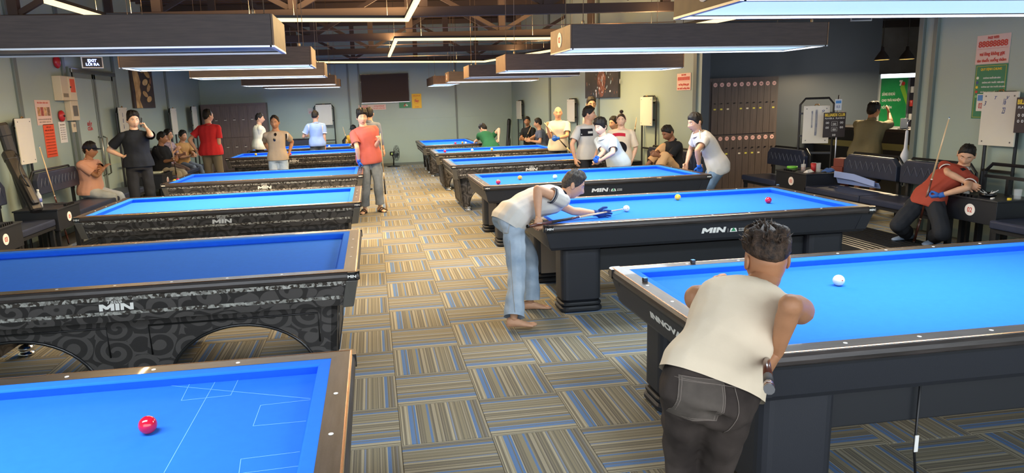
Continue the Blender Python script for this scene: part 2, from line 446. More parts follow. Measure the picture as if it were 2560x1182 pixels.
    for sd in (-1, 1):   # ears
        er = [Vector((sd * (.071 + .012 * k), -.008 - .006 * k, .0)) for k in (0, .5, 1)]
        rr = []
        for q, (ry, rz) in zip(er, ((.015, .024), (.020, .031), (.014, .025))):
            rr.append([tuple(HT @ (q + Vector((0, -.004 + ry * math.cos(2 * PI * k / 10) - .006 * math.sin(2 * PI * k / 10), rz * math.sin(2 * PI * k / 10) - .002)))) for k in range(10)])
        fine.loft(rr, True, True, True)
    for side, E, W, key in ((-1, 'el', 'wl', 'l'), (1, 'er', 'wr', 'r')):
        if o.get('glove') == key: continue
        e, w = J[E], J[W]; fd = Vector(P.get('fd' + key, tuple(w - e))); pn = Vector(P.get('pn' + key, tuple(-fwc)))
        Mh = at(frame(fd, pn), w)
        hand_into(fine, Mh, -1 if side > 0 else 1, o.get('curl' + key, .35), thumb=o.get('th' + key, .4), scale=s * 1.0, index=o.get('ix' + key))
    foot = o.get('feet', 'shoe')
    FM = {}
    for A, key in (('al', 'l'), ('ar', 'r')):
        a = J[A]; d = Vector(P['ft' + key]); d.z = 0; FM[key] = at(frame(d, (0, 0, 1)), (a.x, a.y, a.z - .075 * s))
        if foot in ('bare', 'sandal'): shoe_into(fine, FM[key] @ (Matrix.Scale(-1, 4, (1, 0, 0)) if key == 'r' else Matrix.Identity(4)), s=s, kind='foot')
    fm = fine.mesh('fine')
    bm = bmesh.new(); bm.from_mesh(me); bm.from_mesh(fm); bm.to_mesh(me); bm.free(); bpy.data.meshes.remove(fm)
    put('body', me, skin)
    # ---------------- face
    eo = .5 if hf.z < -.2 else 1.0
    for sd in (-1, 1):
        b = MB(); c = HT @ Vector((sd * .0305, .0760, .0055))
        b.sphere((0, 0, 0), (.0122 * hs, .0095 * hs, .0042 * hs * eo), 12, 8); b.m = 1
        b.sphere((0, .0062 * hs, 0), (.0050 * hs, .0040 * hs, .0042 * hs * eo), 10, 6)
        b.xform(at(HM, c)); put('eye', b.mesh('eye'), [M_EYEW, M_IRIS])
        b = MB(); pts = []
        for k in range(6):
            x = .014 + .034 * k / 5; z = .0262 + .0035 * math.sin(k / 5 * PI * .8)
            dd = Vector((x / .0735, 0, z / .116)); dd.y = math.sqrt(max(0, 1 - dd.x ** 2 - dd.z ** 2)); q = head_point(dd, fatb)
            pts.append(tuple(HT @ Vector((sd * q.x, q.y + .0005, q.z))))
        b.tube(pts, [.0018 * hs, .0032 * hs, .0034 * hs, .003 * hs, .0024 * hs, .001 * hs], 6); put('eyebrow', b.mesh('eyebrow'), M_HAIR)
    b = MB(); pts = []
    for zz, th in ((-.0655, .0032), (-.0720, .0040)):
        pts = []
        for k in range(7):
            x = -.021 + .042 * k / 6; z = zz + (.0015 if zz > -.07 else .0012) * math.cos(k / 6 * 2 * PI) * .6
            dd = Vector((x / .0735, 0, z / .116)); dd.y = math.sqrt(max(0, 1 - dd.x ** 2 - dd.z ** 2)); q = head_point(dd, fatb)
            pts.append(tuple(HT @ Vector((q.x, q.y - .0005, q.z))))
        b.tube(pts, [.001 * hs] + [th * hs] * 5 + [.001 * hs], 6)
    put('lips', b.mesh('lips'), M_LIP)
    # ---------------- hair, hats
    hstyle = o.get('hair', 'short'); hm = {'black': M_HAIR, 'grey': M_HAIRG, 'brown': M_HAIRB}[o.get('haircol', 'black')]
    if hstyle != 'bald':
        b = MB(); b.loft([[tuple(HT @ q) for q in r] for r in hair_mesh(hstyle, nu, nv, o.get('thick', .016), seed, fatb)], True, True, True)
        if o.get('spiky'):
            rs = np.random.RandomState(seed)
            for k in range(o['spiky']):
                th = rs.uniform(0, 2 * PI); z = rs.uniform(.5, 1); rr = math.sqrt(1 - z * z)
                d = Vector((rr * math.cos(th), rr * math.sin(th), z)); q = head_point(d) * 1.04
                n = (d + Vector(rs.normal(size=3)) * .45 + Vector((0, .2, .45))).normalized(); L = rs.uniform(.024, .055)
                b.tube([tuple(HT @ q), tuple(HT @ (q + n * L * .5)), tuple(HT @ (q + n * L + Vector((rs.normal() * .006, .006, 0))))], [.0085 * hs, .0055 * hs, .0008 * hs], 5)
        put('hair', b.mesh('hair'), hm)
    if o.get('bun'):
        b = MB(); b.sphere(tuple(HT @ Vector((0, -.03, .150))), (.034 * hs, .034 * hs, .03 * hs), 14, 10); put('hair_bun', b.mesh('bun'), hm)
        b = MB(); pts = [tuple(HT @ Vector((.078 * math.cos(a), .012, .105 * math.sin(a) + .012))) for a in np.linspace(.05, PI - .05, 14)]
        b.tube(pts, .007 * hs, 8); put('hair_band', b.mesh('band'), mat('hair_band', 'C9A08A', .7))
    if o.get('cap'):
        cm = cloth_mat('cap_' + o['cap'], o['cap'], .8); b = MB(); rings = []
        for i in range(9):
            a = PI / 2 * i / 8; a = min(a, PI / 2 - .05)
            rings.append([tuple(HT @ Vector((.083 * math.cos(a) * math.sin(t), .104 * math.cos(a) * math.cos(t) - .004, .030 + .098 * math.sin(a)))) for t in np.linspace(0, 2 * PI, 24, endpoint=False)])
        b.loft(rings, True, True, True)
        b.sphere(tuple(HT @ Vector((0, -.004, .128))), .007 * hs, 8, 6)
        root_cap = put('cap', b.mesh('cap'), cm)
        b = MB(); up, lo = [], []
        for k in range(13):
            t = -1.05 + 2.1 * k / 12; r0 = Vector((.080 * math.sin(t), .100 * math.cos(t) - .004, .034)); r1 = Vector((.088 * math.sin(t), .100 * math.cos(t) + .075 * max(0, math.cos(t)) ** .6, .020 - .010 * abs(math.sin(t))))
            up.append((r0, r1))
        vs = [];
        for r0, r1 in up: vs += [tuple(HT @ r0), tuple(HT @ r1), tuple(HT @ (r0 - Vector((0, 0, .005)))), tuple(HT @ (r1 - Vector((0, 0, .004))))]
        fs = []
        for k in range(12):
            i = 4 * k; j = i + 4
            fs += [(i, j, j + 1, i + 1), (i + 2, i + 3, j + 3, j + 2), (i + 1, j + 1, j + 3, i + 3), (i, i + 2, j + 2, j)]
        b.add(vs, fs, True); put('cap_visor', b.mesh('visor'), cm)
    if o.get('glasses'):
        gm = mat('glasses_frame', '1A1614', .3); b = MB()
        for sd in (-1, 1):
            b.tube([tuple(HT @ Vector((sd * .031 + .021 * math.cos(t), .090, .004 + .015 * math.sin(t)))) for t in np.linspace(0, 2 * PI, 13)], .0016 * hs, 5)
            b.tube([tuple(HT @ Vector((sd * .052, .088, .008))), tuple(HT @ Vector((sd * .078, .06, .008))), tuple(HT @ Vector((sd * .082, -.005, .006)))], .0015 * hs, 5)
        b.tube([tuple(HT @ Vector((x, .094, .006))) for x in (-.010, 0, .010)], .0015 * hs, 5)
        put('glasses', b.mesh('glasses'), gm)
    # ---------------- trousers
    tr = o['trousers']; loose = tr.get('loose', .014); mb = MB(); torso(mb, -.12, tr.get('rise', .24), .005 + loose * .2, o.get('belly', 0) * .3)
    planes = []; hem_t = tr.get('len', .94)
    for H, K, A in (('hl', 'kl', 'al'), ('hr', 'kr', 'ar')):
        h, k, a = J[H], J[K], J[A]; q = tr.get('cuff', .066) * s
        limb(mb, [h, lerp(h, k, .3), lerp(h, k, .7), k], [(.084 + loose * .35) * s, (.082 + loose * .5) * s, (.066 + loose * .9) * s, (.056 + loose) * s])
        if hem_t > .55:
            tl = min(1.0, (hem_t - .5) * 2); kk = lerp(k, a, tl + .04)
            limb(mb, [k, lerp(k, kk, .35), lerp(k, kk, .8), kk], [(.056 + loose) * s, (.056 + loose) * s, max(q * .96, .042 * s), q])
            planes.append((lerp(k, a, tl), a - k, q * 2.0))
        mb.sphere(lerp(h, pe, .5) - upp * .03 * s, .085 * s, 10, 8)
        mb.sphere(lerp(h, pe, .12) - fwp * .030 * s - upp * .015 * s, (.086 + loose * .3) * s, 12, 10)
    me = fuse(mb, vox * 1.1, 5); wrinkle(me, tr.get('amp', .0045) * s, 34, seed + 3)
    if planes: cut(me, planes)
    tro = put('trousers', me, tr['m'])
    # ---------------- shirt
    sh = o['shirt']; g = sh.get('loose', .016); hem = sh.get('hem', -.1); mb = MB()
    torso(mb, hem - .1, .97, g, o.get('belly', 0), gd=g + .006, flare=sh.get('flare', .008), hip=sh.get('hip', .016))
    planes = [(spine(max(0, hem))[0] - (upp * max(0, -hem) * spl), (-spine(max(0, hem))[1] if hem > 0 else -upp), .36 * s)]
    slv = sh.get('sleeve', .55); wide = sh.get('wide', .066); pieces = []
    for S, E, W in (('sl', 'el', 'wl'), ('sr', 'er', 'wr')):
        a, e, w = J[S], J[E], J[W]
        if slv <= 0:
            limb(mb, [ch - upc * .03 * s, lerp(ch - upc * .03 * s, a, .62)], [.052 * s, .045 * s]); continue
        limb(mb, [ch - upc * .03 * s, lerp(ch, a, .6) - upc * .012 * s, a], [.052 * s, (.050 + g * .4) * s, (.052 + g * .5) * s])
        sm = MB()
        if slv <= 1:
            t1 = slv + .12
            limb(sm, [lerp(a, ch, .10), a, lerp(a, e, t1 * .5), lerp(a, e, t1)], [(.050 + g * .5) * s, (.054 + g * .5) * s, (wide - .003) * s, wide * s])
            pieces.append((sm, lerp(a, e, slv), e - a, .5))
        else:
            limb(sm, [lerp(a, ch, .1), a, lerp(a, e, .5), e], [.05 * s, (.054 + g * .5) * s, .056 * s, .050 * s]); t1 = slv - 1
            limb(sm, [e, lerp(e, w, t1 * .6), lerp(e, w, t1 + .08)], [.050 * s, .047 * s, .040 * s]); pieces.append((sm, lerp(e, w, t1), w - e, .14 * s))
    me = fuse(mb, vox * 1.1, 4); wrinkle(me, sh.get('amp', .005) * s, 30, seed + 9); cut(me, planes)
    for k, (sm, p_, n_, r_) in enumerate(pieces):
        m2_ = fuse(sm, vox, 3); wrinkle(m2_, sh.get('amp', .005) * .7 * s, 36, seed + 20 + k); cut(m2_, [(p_, n_, r_)])
        bm = bmesh.new(); bm.from_mesh(me); bm.from_mesh(m2_); bm.to_mesh(me); bm.free(); bpy.data.meshes.remove(m2_)
    sho = put('shirt', me, sh['m'])
    if sh.get('collar', 1):   # polo collar or neck band
        pol = sh.get('collar', 1); b = MB(); hgt = (.020, .020, .036)[pol] * s; nd = (nb - ch).normalized(); nc = ch - nd * .012 * s
        lx = (lats - nd * lats.dot(nd)).normalized(); fy = nd.cross(lx); rings = []
        for z, r in ((-.012 * s, .078 * s), (hgt * .5, .066 * s), (hgt, .063 * s), (hgt * .5, .071 * s), (-.012 * s, .084 * s)):
            rings.append([tuple(nc + nd * (z - .018 * s * math.sin(t)) + lx * r * math.cos(t) + fy * (r * .96 * math.sin(t) + .006 * s)) for t in np.linspace(0, 2 * PI, 20, endpoint=False)])
        b.loft(rings, True, False, True); put('collar', b.mesh('collar'), sh.get('cm', sh['m']))
    if sh.get('band') and 0 < slv <= 1:
        for S, E in (('sl', 'el'), ('sr', 'er')):
            a, e = J[S], J[E]; d = (e - a).normalized(); n1 = d.orthogonal().normalized(); n2 = d.cross(n1); q = lerp(a, e, slv); b = MB()
            for dz, w2 in ((-.004, .010), (-.022, .003)):
                rr = (wide - .002) * s
                b.loft([[tuple(q + d * (dz - w2 * s * z) + (n1 * math.cos(t) + n2 * math.sin(t)) * (rr + k * .004)) for t in np.linspace(0, 2 * PI, 18, endpoint=False)] for z, k in ((0, 0), (0, 1), (1, 1), (1, 0))], True, False, True)
            put('sleeve_band', b.mesh('band'), sh['band'])
    # ---------------- gloves, shoes
    for key, E, W, side in (('l', 'el', 'wl', -1), ('r', 'er', 'wr', 1)):
        if o.get('glove') != key: continue
        e, w = J[E], J[W]; fd = Vector(P.get('fd' + key, tuple(w - e))); pn = Vector(P.get('pn' + key, tuple(-fwc)))
        b = MB(); hand_into(b, at(frame(fd, pn), w), -1 if side > 0 else 1, o.get('curl' + key, .35), thumb=o.get('th' + key, .4), scale=s, r_add=.0012, index=o.get('ix' + key))
        b.tube([tuple(w - fd.normalized() * .035 * s), tuple(w - fd.normalized() * .01 * s), tuple(w + fd.normalized() * .02 * s)], [.030 * s, .029 * s, .031 * s], 12)
        put('glove', b.mesh('glove'), cloth_mat('glove_' + o.get('glovecol', '2F6BD0'), o.get('glovecol', '2F6BD0'), .7))
    if foot != 'bare':
        for key in 'lr':
            b = MB(); Mf = FM[key] @ (Matrix.Scale(-1, 4, (1, 0, 0)) if key == 'r' else Matrix.Identity(4))
            if foot == 'shoe': shoe_into(b, Mf, s=s * 1.04)
            else:
                rings = []
                for z in (-.004, .016):
                    rings.append([tuple(Mf @ (Vector(((.047 + .006 * math.sin(t)) * math.cos(t), .055 + .135 * math.sin(t), z)) * s)) for t in np.linspace(0, 2 * PI, 18, endpoint=False)])
                b.loft(rings, True, True)
                for y0, h0 in ((.10, .045), (.055, .062)):
                    b.tube([tuple(Mf @ (Vector((.05 * math.cos(t), y0, .008 + h0 * math.sin(t))) * s)) for t in np.linspace(0, PI, 9)], .009 * s, 6)
            put('shoe' if foot == 'shoe' else 'sandal', b.mesh('shoe'), mat('shoe_' + o.get('shoecol', '1C1A1A'), o.get('shoecol', '1C1A1A'), .6))
    return root, dict(J=J, fwc=fwc, upc=upc, lats=lats, fwp=fwp, upp=upp, latp=latp, spine=spine, shirt=sho, trousers=tro, inv=inv, s=s, HT=HT, HM=HM, base=base)
def patch(name, m, H, target, origin, direction, right, w, h, thick=.003, n=10, up=None, shape=None):
    """a thin piece laid on a garment by casting a grid of rays at it (pocket, print, stripe)"""
    me = target.data; bv = BVHTree.FromPolygons([tuple(v.co) for v in me.vertices], [tuple(q.vertices) for q in me.polygons])
    d = Vector(direction).normalized(); r = Vector(right); r = (r - d * r.dot(d)).normalized(); u = up if up else r.cross(d).normalized()
    u = Vector(u); u = (u - d * u.dot(d)).normalized(); o0 = Vector(origin) - H['base']; V = {}; vs = []; fs = []
    for i in range(n + 1):
        for j in range(n + 1):
            a, b = i / n * 2 - 1, j / n * 2 - 1
            if shape: a, b = shape(a, b)
            q = o0 + r * (a * w / 2) + u * (b * h / 2) - d * .4
            hit = bv.ray_cast(q, d, 1.2)
            if hit[0] is not None:
                V[i, j] = len(vs); vs.append(tuple(hit[0] + hit[1] * (thick if hit[1].dot(d) < 0 else -thick)))
    for i in range(n):
        for j in range(n):
            k = [(i, j), (i + 1, j), (i + 1, j + 1), (i, j + 1)]
            if all(x in V for x in k): fs.append([V[x] for x in k])
    if not fs: return None
    b = MB(); b.add(vs, fs, True); mm = b.mesh(name)
    ob = link(name, mm, m, target.parent, True)
    return ob
def print_text(name, body, m, H, target, origin, direction, right, w, h, thick=.004, **kw):
    """lettering laid on a garment"""
    me = target.data; bv = BVHTree.FromPolygons([tuple(v.co) for v in me.vertices], [tuple(q.vertices) for q in me.polygons])
    t = text_mesh(body, .1, 0.0, **kw).copy(); co = np.empty(len(t.vertices) * 3); t.vertices.foreach_get('co', co); co = co.reshape(-1, 3)
    mn, mx = co.min(0), co.max(0); co = (co - (mn + mx) / 2) / np.maximum(mx - mn, 1e-6)
    d = Vector(direction).normalized(); r = Vector(right); r = (r - d * r.dot(d)).normalized(); u = r.cross(d).normalized(); out = []
    o0 = Vector(origin) - H['base']
    for c in co:
        q = o0 + r * (c[0] * w) + u * (c[1] * h); hit = bv.ray_cast(q - d * .4, d, 1.2)
        q = hit[0] - d * thick if hit[0] is not None else q
        out.append(tuple(q))
    t.vertices.foreach_set('co', np.array(out).ravel()); t.update()
    return link(name, t, m, target.parent)

# ------------------------------------------------------------------ the room
def struct(o): o['kind'] = 'structure'; return o
def wall_mat(name, col):
    return mat(name, col, .38, var=.05, scale=.7, bump=.05, bscale=3, spec=.45)
M_WALL = wall_mat('wall_sage', '9EAFA4'); M_WALLD = wall_mat('wall_slate', '3C434A'); M_TRIM = mat('trim_sage', '69736D', .4)
M_CEIL = mat('roof_brown', '54453E', .8, var=.12, scale=1.2); M_TRUSS = mat('truss_brown', '3B2F29', .65)
M_BLACK = mat('black_metal', '1A1B1D', .42); M_SLAB = mat('floor_slab', '4A443C', .9)
def carpet_material():
    m = bpy.data.materials.new('carpet_stripes'); m.use_nodes = True; nt = m.node_tree; N = nt.nodes.new; L = nt.links.new
    b = nt.nodes['Principled BSDF']; b.inputs['Roughness'].default_value = .95; b.inputs['Specular IOR Level'].default_value = .1
    uv = N('ShaderNodeUVMap'); uv.uv_map = 'uv'; sp = N('ShaderNodeSeparateXYZ'); L(uv.outputs[0], sp.inputs[0])
    def math_(op, a, bb=None):
        n = N('ShaderNodeMath'); n.operation = op
        for i, x in enumerate((a, bb)):
            if x is None: continue
            if isinstance(x, (int, float)): n.inputs[i].default_value = x
            else: L(x, n.inputs[i])
        return n.outputs[0]
    fl = math_('FLOOR', math_('MULTIPLY', sp.outputs[0], 74.0))
    wn = N('ShaderNodeTexWhiteNoise'); wn.noise_dimensions = '1D'; L(fl, wn.inputs['W'])
    r = N('ShaderNodeValToRGB'); r.color_ramp.interpolation = 'CONSTANT'; e = r.color_ramp.elements
    cols = [(0, '716D61'), (.20, '88836F'), (.42, '67635A'), (.52, '979280'), (.72, '7D796B'), (.88, 'A9A48E')]
    e[0].position = 0; e[0].color = (*srgb(cols[0][1]), 1); e[1].position = cols[1][0]; e[1].color = (*srgb(cols[1][1]), 1)
    for p_, c in cols[2:]: q = e.new(p_); q.color = (*srgb(c), 1)
    L(wn.outputs['Value'], r.inputs['Fac'])
    r2 = N('ShaderNodeValToRGB'); r2.color_ramp.interpolation = 'CONSTANT'; e = r2.color_ramp.elements
    bands = [(0, 0), (.115, .95), (.150, .75), (.166, .0), (.176, .95), (.205, 0), (.335, .85), (.362, 0), (.60, .55), (.62, 0), (.845, .8), (.885, .0), (.94, .15), (.955, 0)]
    e[0].position = 0; e[0].color = (0, 0, 0, 1); e[1].position = bands[1][0]; e[1].color = (bands[1][1],) * 3 + (1,)
    for p_, v in bands[2:]: q = e.new(p_); q.color = (v, v, v, 1)
    L(sp.outputs[0], r2.inputs['Fac'])
    mx = N('ShaderNodeMix'); mx.data_type = 'RGBA'; L(r2.outputs['Color'], mx.inputs[0]); L(r.outputs['Color'], mx.inputs[6]); mx.inputs[7].default_value = (*srgb('5A7BA8'), 1)
    tc = N('ShaderNodeTexCoord'); nz = N('ShaderNodeTexNoise'); nz.inputs['Scale'].default_value = 160; nz.inputs['Detail'].default_value = 3; L(uv.outputs[0], nz.inputs['Vector'])
    oi = N('ShaderNodeObjectInfo'); k = math_('ADD', math_('MULTIPLY', nz.outputs['Fac'], .75), math_('ADD', math_('MULTIPLY', oi.outputs['Random'], .10), .58))
    mm = N('ShaderNodeMix'); mm.data_type = 'RGBA'; mm.blend_type = 'MULTIPLY'; mm.inputs[0].default_value = 1
    L(mx.outputs[2], mm.inputs[6]); L(k, mm.inputs[7]); L(mm.outputs[2], b.inputs['Base Color'])
    bp = N('ShaderNodeBump'); bp.inputs['Strength'].default_value = .4; bp.inputs['Distance'].default_value = .004; L(nz.outputs['Fac'], bp.inputs['Height']); L(bp.outputs['Normal'], b.inputs['Normal'])
    return m
M_CARPET = carpet_material()
floor = struct(part('floor', M_SLAB, None, (-5.1, 12, -3, 21.6, -.12, -.009)))
TILE0 = (.0534, 7.0143)
def tile_mesh(cells, name):
    b = MB(); uvs = []
    g, c = .0016, .004
    for (x, y, rot) in cells:
        lo = [(-.25 + g, -.25 + g), (.25 - g, -.25 + g), (.25 - g, .25 - g), (-.25 + g, .25 - g)]; hi = [(p_[0] * (1 - c * 4), p_[1] * (1 - c * 4)) for p_ in lo]
        R_ = (lambda p_: (-p_[1], p_[0])) if rot else (lambda p_: p_)
        vs = [(*R_(p_), -.009) for p_ in lo] + [(*R_(p_), -.0015) for p_ in lo] + [(*R_(p_), 0.0) for p_ in hi]
        base = len(b.v)
        b.add([(v[0] + x, v[1] + y, v[2]) for v in vs], [(8, 9, 10, 11)] + [(i, (i + 1) % 4, 4 + (i + 1) % 4, 4 + i) for i in range(4)] + [(4 + i, 4 + (i + 1) % 4, 8 + (i + 1) % 4, 8 + i) for i in range(4)])
        L_ = lo + lo + hi
        uvs += [(L_[i][0] / .5 + .5, L_[i][1] / .5 + .5) for i in range(12)]
    me = bpy.data.meshes.new(name); me.from_pydata(b.v, [], b.f); uvl = me.uv_layers.new(name='uv')
    li = np.empty(len(me.loops), dtype=np.int32); me.loops.foreach_get('vertex_index', li)
    uvl.data.foreach_set('uv', np.array(uvs)[li].ravel()); me.update(); return me
SEEN = [(2, -8), (1, -8), (3, -8), (0, -7), (1, -7), (0, -8), (2, -7), (3, -7), (0, -6), (1, -6), (2, -6), (4, -9), (5, -9), (3, -6), (4, -8), (0, -5), (1, -5), (2, -5), (5, -8), (3, -5), (3, -9), (0, -4), (1, -4), (2, -4), (-1, -4), (-1, -5), (3, -4), (2, -9), (-1, -7), (-1, -3), (0, -3), (6, -8), (-1, -6), (-2, -3), (1, -3), (-3, -3), (-1, -8), (2, -3), (-4, -3), (3, -3), (-2, -4), (-5, -3), (-3, -4), (0, -2), (1, -2), (-6, -3), (2, -2), (-4, -4), (6, -9), (3, -2), (-1, -2), (-5, -4), (0, -1), (1, -1), (2, -1), (3, -1), (0, 0), (-6, -4), (1, 0), (2, 0), (3, 0), (0, 1), (1, 1), (-1, -1), (2, 1), (4, 0), (3, 1), (0, 2), (1, 2), (2, 2), (-1, 0), (0, 3), (4, -1), (1, 3), (2, 3), (-1, 1), (5, 0), (6, 0), (0, 4), (1, 4), (2, 4), (7, 0), (-1, 2), (8, 0), (3, 2), (0, 5), (1, 5), (4, -2), (2, 5), (9, 0), (-1, 3), (0, 6), (3, 3), (1, 6), (10, 0), (2, 6), (-1, 4), (11, 0), (-1, 7), (0, 7), (1, 7), (2, 7), (3, 4), (3, 7), (7, -8), (-7, -3), (11, 1), (-1, 6), (-1, 5), (0, 8), (1, 8), (2, 8), (3, 6), (3, 8), (3, 5), (12, 1), (0, 9), (1, 9), (2, 9), (3, 9), (0, 10), (1, 10), (2, 10), (12, 0), (0, 11), (1, 11), (2, 11), (-1, 8), (-9, 7), (0, 12), (1, 12), (2, 12), (3, 10), (-1, 9), (0, 13), (1, 13), (2, 13), (-1, 10), (0, 14), (1, 14), (2, 14), (-1, 11), (0, 15), (1, 15), (3, 11), (2, 15), (-1, 12), (0, 16), (1, 16), (2, 16), (3, 12), (0, 17), (1, 17), (-1, 13), (2, 17), (3, 13), (-9, 6), (0, 18), (1, 18), (2, 18), (-1, 14), (3, 14), (3, 16), (0, 19), (1, 19), (2, 19), (-1, 15), (3, 15), (0, 20), (1, 20), (2, 20), (-1, 16), (0, 21), (1, 21), (2, 21), (-1, 17), (3, 17), (0, 22), (1, 22), (2, 22), (-1, 18), (3, 18), (0, 23), (1, 23), (2, 23), (4, 8), (-1, 19), (0, 24), (1, 24), (2, 24), (3, 19), (0, 25), (1, 25), (-1, 20), (2, 25), (3, 20), (0, 26), (1, 26), (2, 26), (-1, 21), (3, 21), (0, 27), (1, 27), (2, 27), (-1, 22), (3, 22), (-1, 23), (3, 23), (-1, 24), (3, 24), (-1, 25), (3, 25), (4, 7), (-1, 26), (3, 26), (-1, 27), (3, 27), (12, 21)]
seen = set(SEEN)
tmesh = tile_mesh([(0, 0, False)], 'carpet_tile')
for (i, j) in SEEN:
    o = link('carpet_tile', tmesh, M_CARPET, floor)
    o.location = (TILE0[0] + .5 * i + .25, TILE0[1] + .5 * j + .25, 0)
    if (i + j) % 2 == 0: o.rotation_euler = (0, 0, PI / 2)
rest = [(TILE0[0] + .5 * i + .25, TILE0[1] + .5 * j + .25, (i + j) % 2 == 0) for i in range(-10, 23) for j in range(-20, 29) if (i, j) not in seen and not (i < -9)]
tag(link('carpet_tiles', tile_mesh(rest, 'carpet_tiles'), M_CARPET, floor), kind='stuff')
# walls
XL, YB, XR, YR = -4.9, 21.4, 6.9, 8.14
A0, A1 = Vector((4.33, YB, 0)), Vector((5.28, 10.75, 0))          # the far right wall stands a little askew
wl = struct(part('wall_left', M_WALL, None, (XL - .12, XL, -3, YB + .1, -.01, 4.2)))
wb = struct(part('wall_back', M_WALL, None, (XL - .1, 4.6, YB, YB + .12, -.01, 4.2)))
part('wall_panel', M_WALL, wb, (.02, 4.3, YB - .018, YB, 0, 1.38), (-3.0, -.62, YB - .018, YB, 0, 1.45), bev=.004)
def wall_along(name, p0, p1, t, m):
    b = MB(); d = (p1 - p0).normalized(); n = Vector((-d.y, d.x, 0)) * t
    lo = [p0, p1, p1 + n, p0 + n]; b.hexa([tuple(q + Vector((0, 0, -.01))) for q in lo], [tuple(q + Vector((0, 0, 4.2))) for q in lo])
    return struct(b.build(name, m))
wf = wall_along('wall_right_far', A0, A1, .12, M_WALL)
wc = struct(part('wall_right_black', M_WALLD, None, (5.28, 9.28, 11.9, 12.02, -.01, 4.2)))
wj = struct(part('wall_right_return', M_WALLD, None, (5.28, 5.42, 10.75, 11.9, -.01, 4.2)))
wr = struct(part('wall_right_near', M_WALL, None, (XR, XR + .14, -3, YR, -.01, 4.2)))
struct(part('wall_bar_back', mat('bar_concrete', '8F8983', .8, var=.25, scale=2), None, (8.8, 12.0, 13.6, 13.7, -.01, 4.2)))
struct(part('wall_bar_side', M_WALLD, None, (12.0, 12.1, 7, 13.7, -.01, 4.2)))
struct(part('wall_bar_front', M_WALLD, None, (7.04, 12.1, 5.2, 5.3, -.01, 4.2)))
ceil = struct(part('ceiling', M_CEIL, None, (XL - .1, 12.1, -3, YB + .1, 4.2, 4.3)))
b = MB()
for k in range(70):
    y = -2.8 + .35 * k; b.box(XL, 12, y, y + .07, 4.165, 4.2)
b.build('roof_rib', M_CEIL, ceil)
def trim(n, m, *bx, **k): return struct(part('trim_%d' % n, m, None, *bx, **k))
tn = 1
for y in (10.67, 12.26, 14.51, 17.99):
    trim(tn, M_TRIM, (XL, XL + .035, y - .05, y + .05, 0, 4.2), bev=.004); tn += 1
for x in (-.62, -.30, 2.6):
    trim(tn, M_TRIM, (x - .025, x + .025, YB - .03, YB, 0, 3.1), bev=.003); tn += 1
for t in (.33, .62, .985):
    q = lerp(A0, A1, t); b = MB(); b.box(-.03, .0, -.05, .05, 0, 4.2); o = b.build('trim_%d' % tn, M_TRIM); o.location = q; o.rotation_euler = (0, 0, math.atan2(A1.y - A0.y, A1.x - A0.x) + PI / 2); struct(o); tn += 1
trim(tn, M_TRIM, (XR - .04, XR, 7.86, 7.92, 0, 4.2), bev=.004); tn += 1
trim(tn, M_TRIM, (XR - .04, XR + .17, YR - .06, YR + .015, 0, 4.2), bev=.006); tn += 1
trim(tn, M_TRIM, (XR - .02, XR, 5.0, 5.04, 0, 4.2)); tn += 1
struct(part('baseboard_back', M_TRIM, None, (XL, 4.3, YB - .035, YB - .018, 0, .07)))
struct(part('baseboard_left', M_TRIM, None, (XL, XL + .02, -3, YB, 0, .08)))
# roof trusses: chords, posts and diagonals are pieces of each truss
for y, ph in ((6.4, 0), (9.95, -.95), (13.4, -.95), (16.8, .1), (20.3, -.4)):
    t = empty('ceiling_truss', (0, y, 3.0)); struct(t)
    part('bottom_chord', M_TRUSS, t, (XL, 11.9, -.05, .05, 0, .13), bev=.006); part('top_chord', M_TRUSS, t, (XL, 11.9, -.05, .05, 1.02, 1.15), bev=.006)
    k = 0; x = ph - 1.75 * 2
    while x < 9:
        if x > XL + .1: part('post', M_TRUSS, t, (x - .06, x + .06, -.05, .05, .13, 1.02))
        for sgn in (-1, 1):
            if k % 2 == 0 and XL < x + sgn * 1.7 < 11.8 and x > XL + .1:
                b = MB(); p0 = Vector((x + sgn * .06, 0, .15)); p1 = Vector((x + sgn * 1.62, 0, 1.0)); d = (p1 - p0).normalized(); q = Vector((-d.z, 0, d.x)) * .035; w = Vector((0, .03, 0))
                b.hexa([tuple(p0 - q - w), tuple(p0 + q - w), tuple(p0 + q + w), tuple(p0 - q + w)], [tuple(p1 - q - w), tuple(p1 + q - w), tuple(p1 + q + w), tuple(p1 - q + w)])
                b.build('diagonal', M_TRUSS, t)
        x += 1.75; k += 1
for y, z, lab in ((11.6, 3.02, 'thin conduit crossing nearest under the roof'), (15.0, 3.05, 'thin conduit crossing mid hall under the roof'), (18.6, 3.05, 'thin conduit crossing last before the back wall')):
    b = MB(); b.tube([(XL, y, z), (11.9, y, z)], .008, 6); tag(b.build('conduit', mat('conduit', '8A7262', .5)), lab, 'conduit')
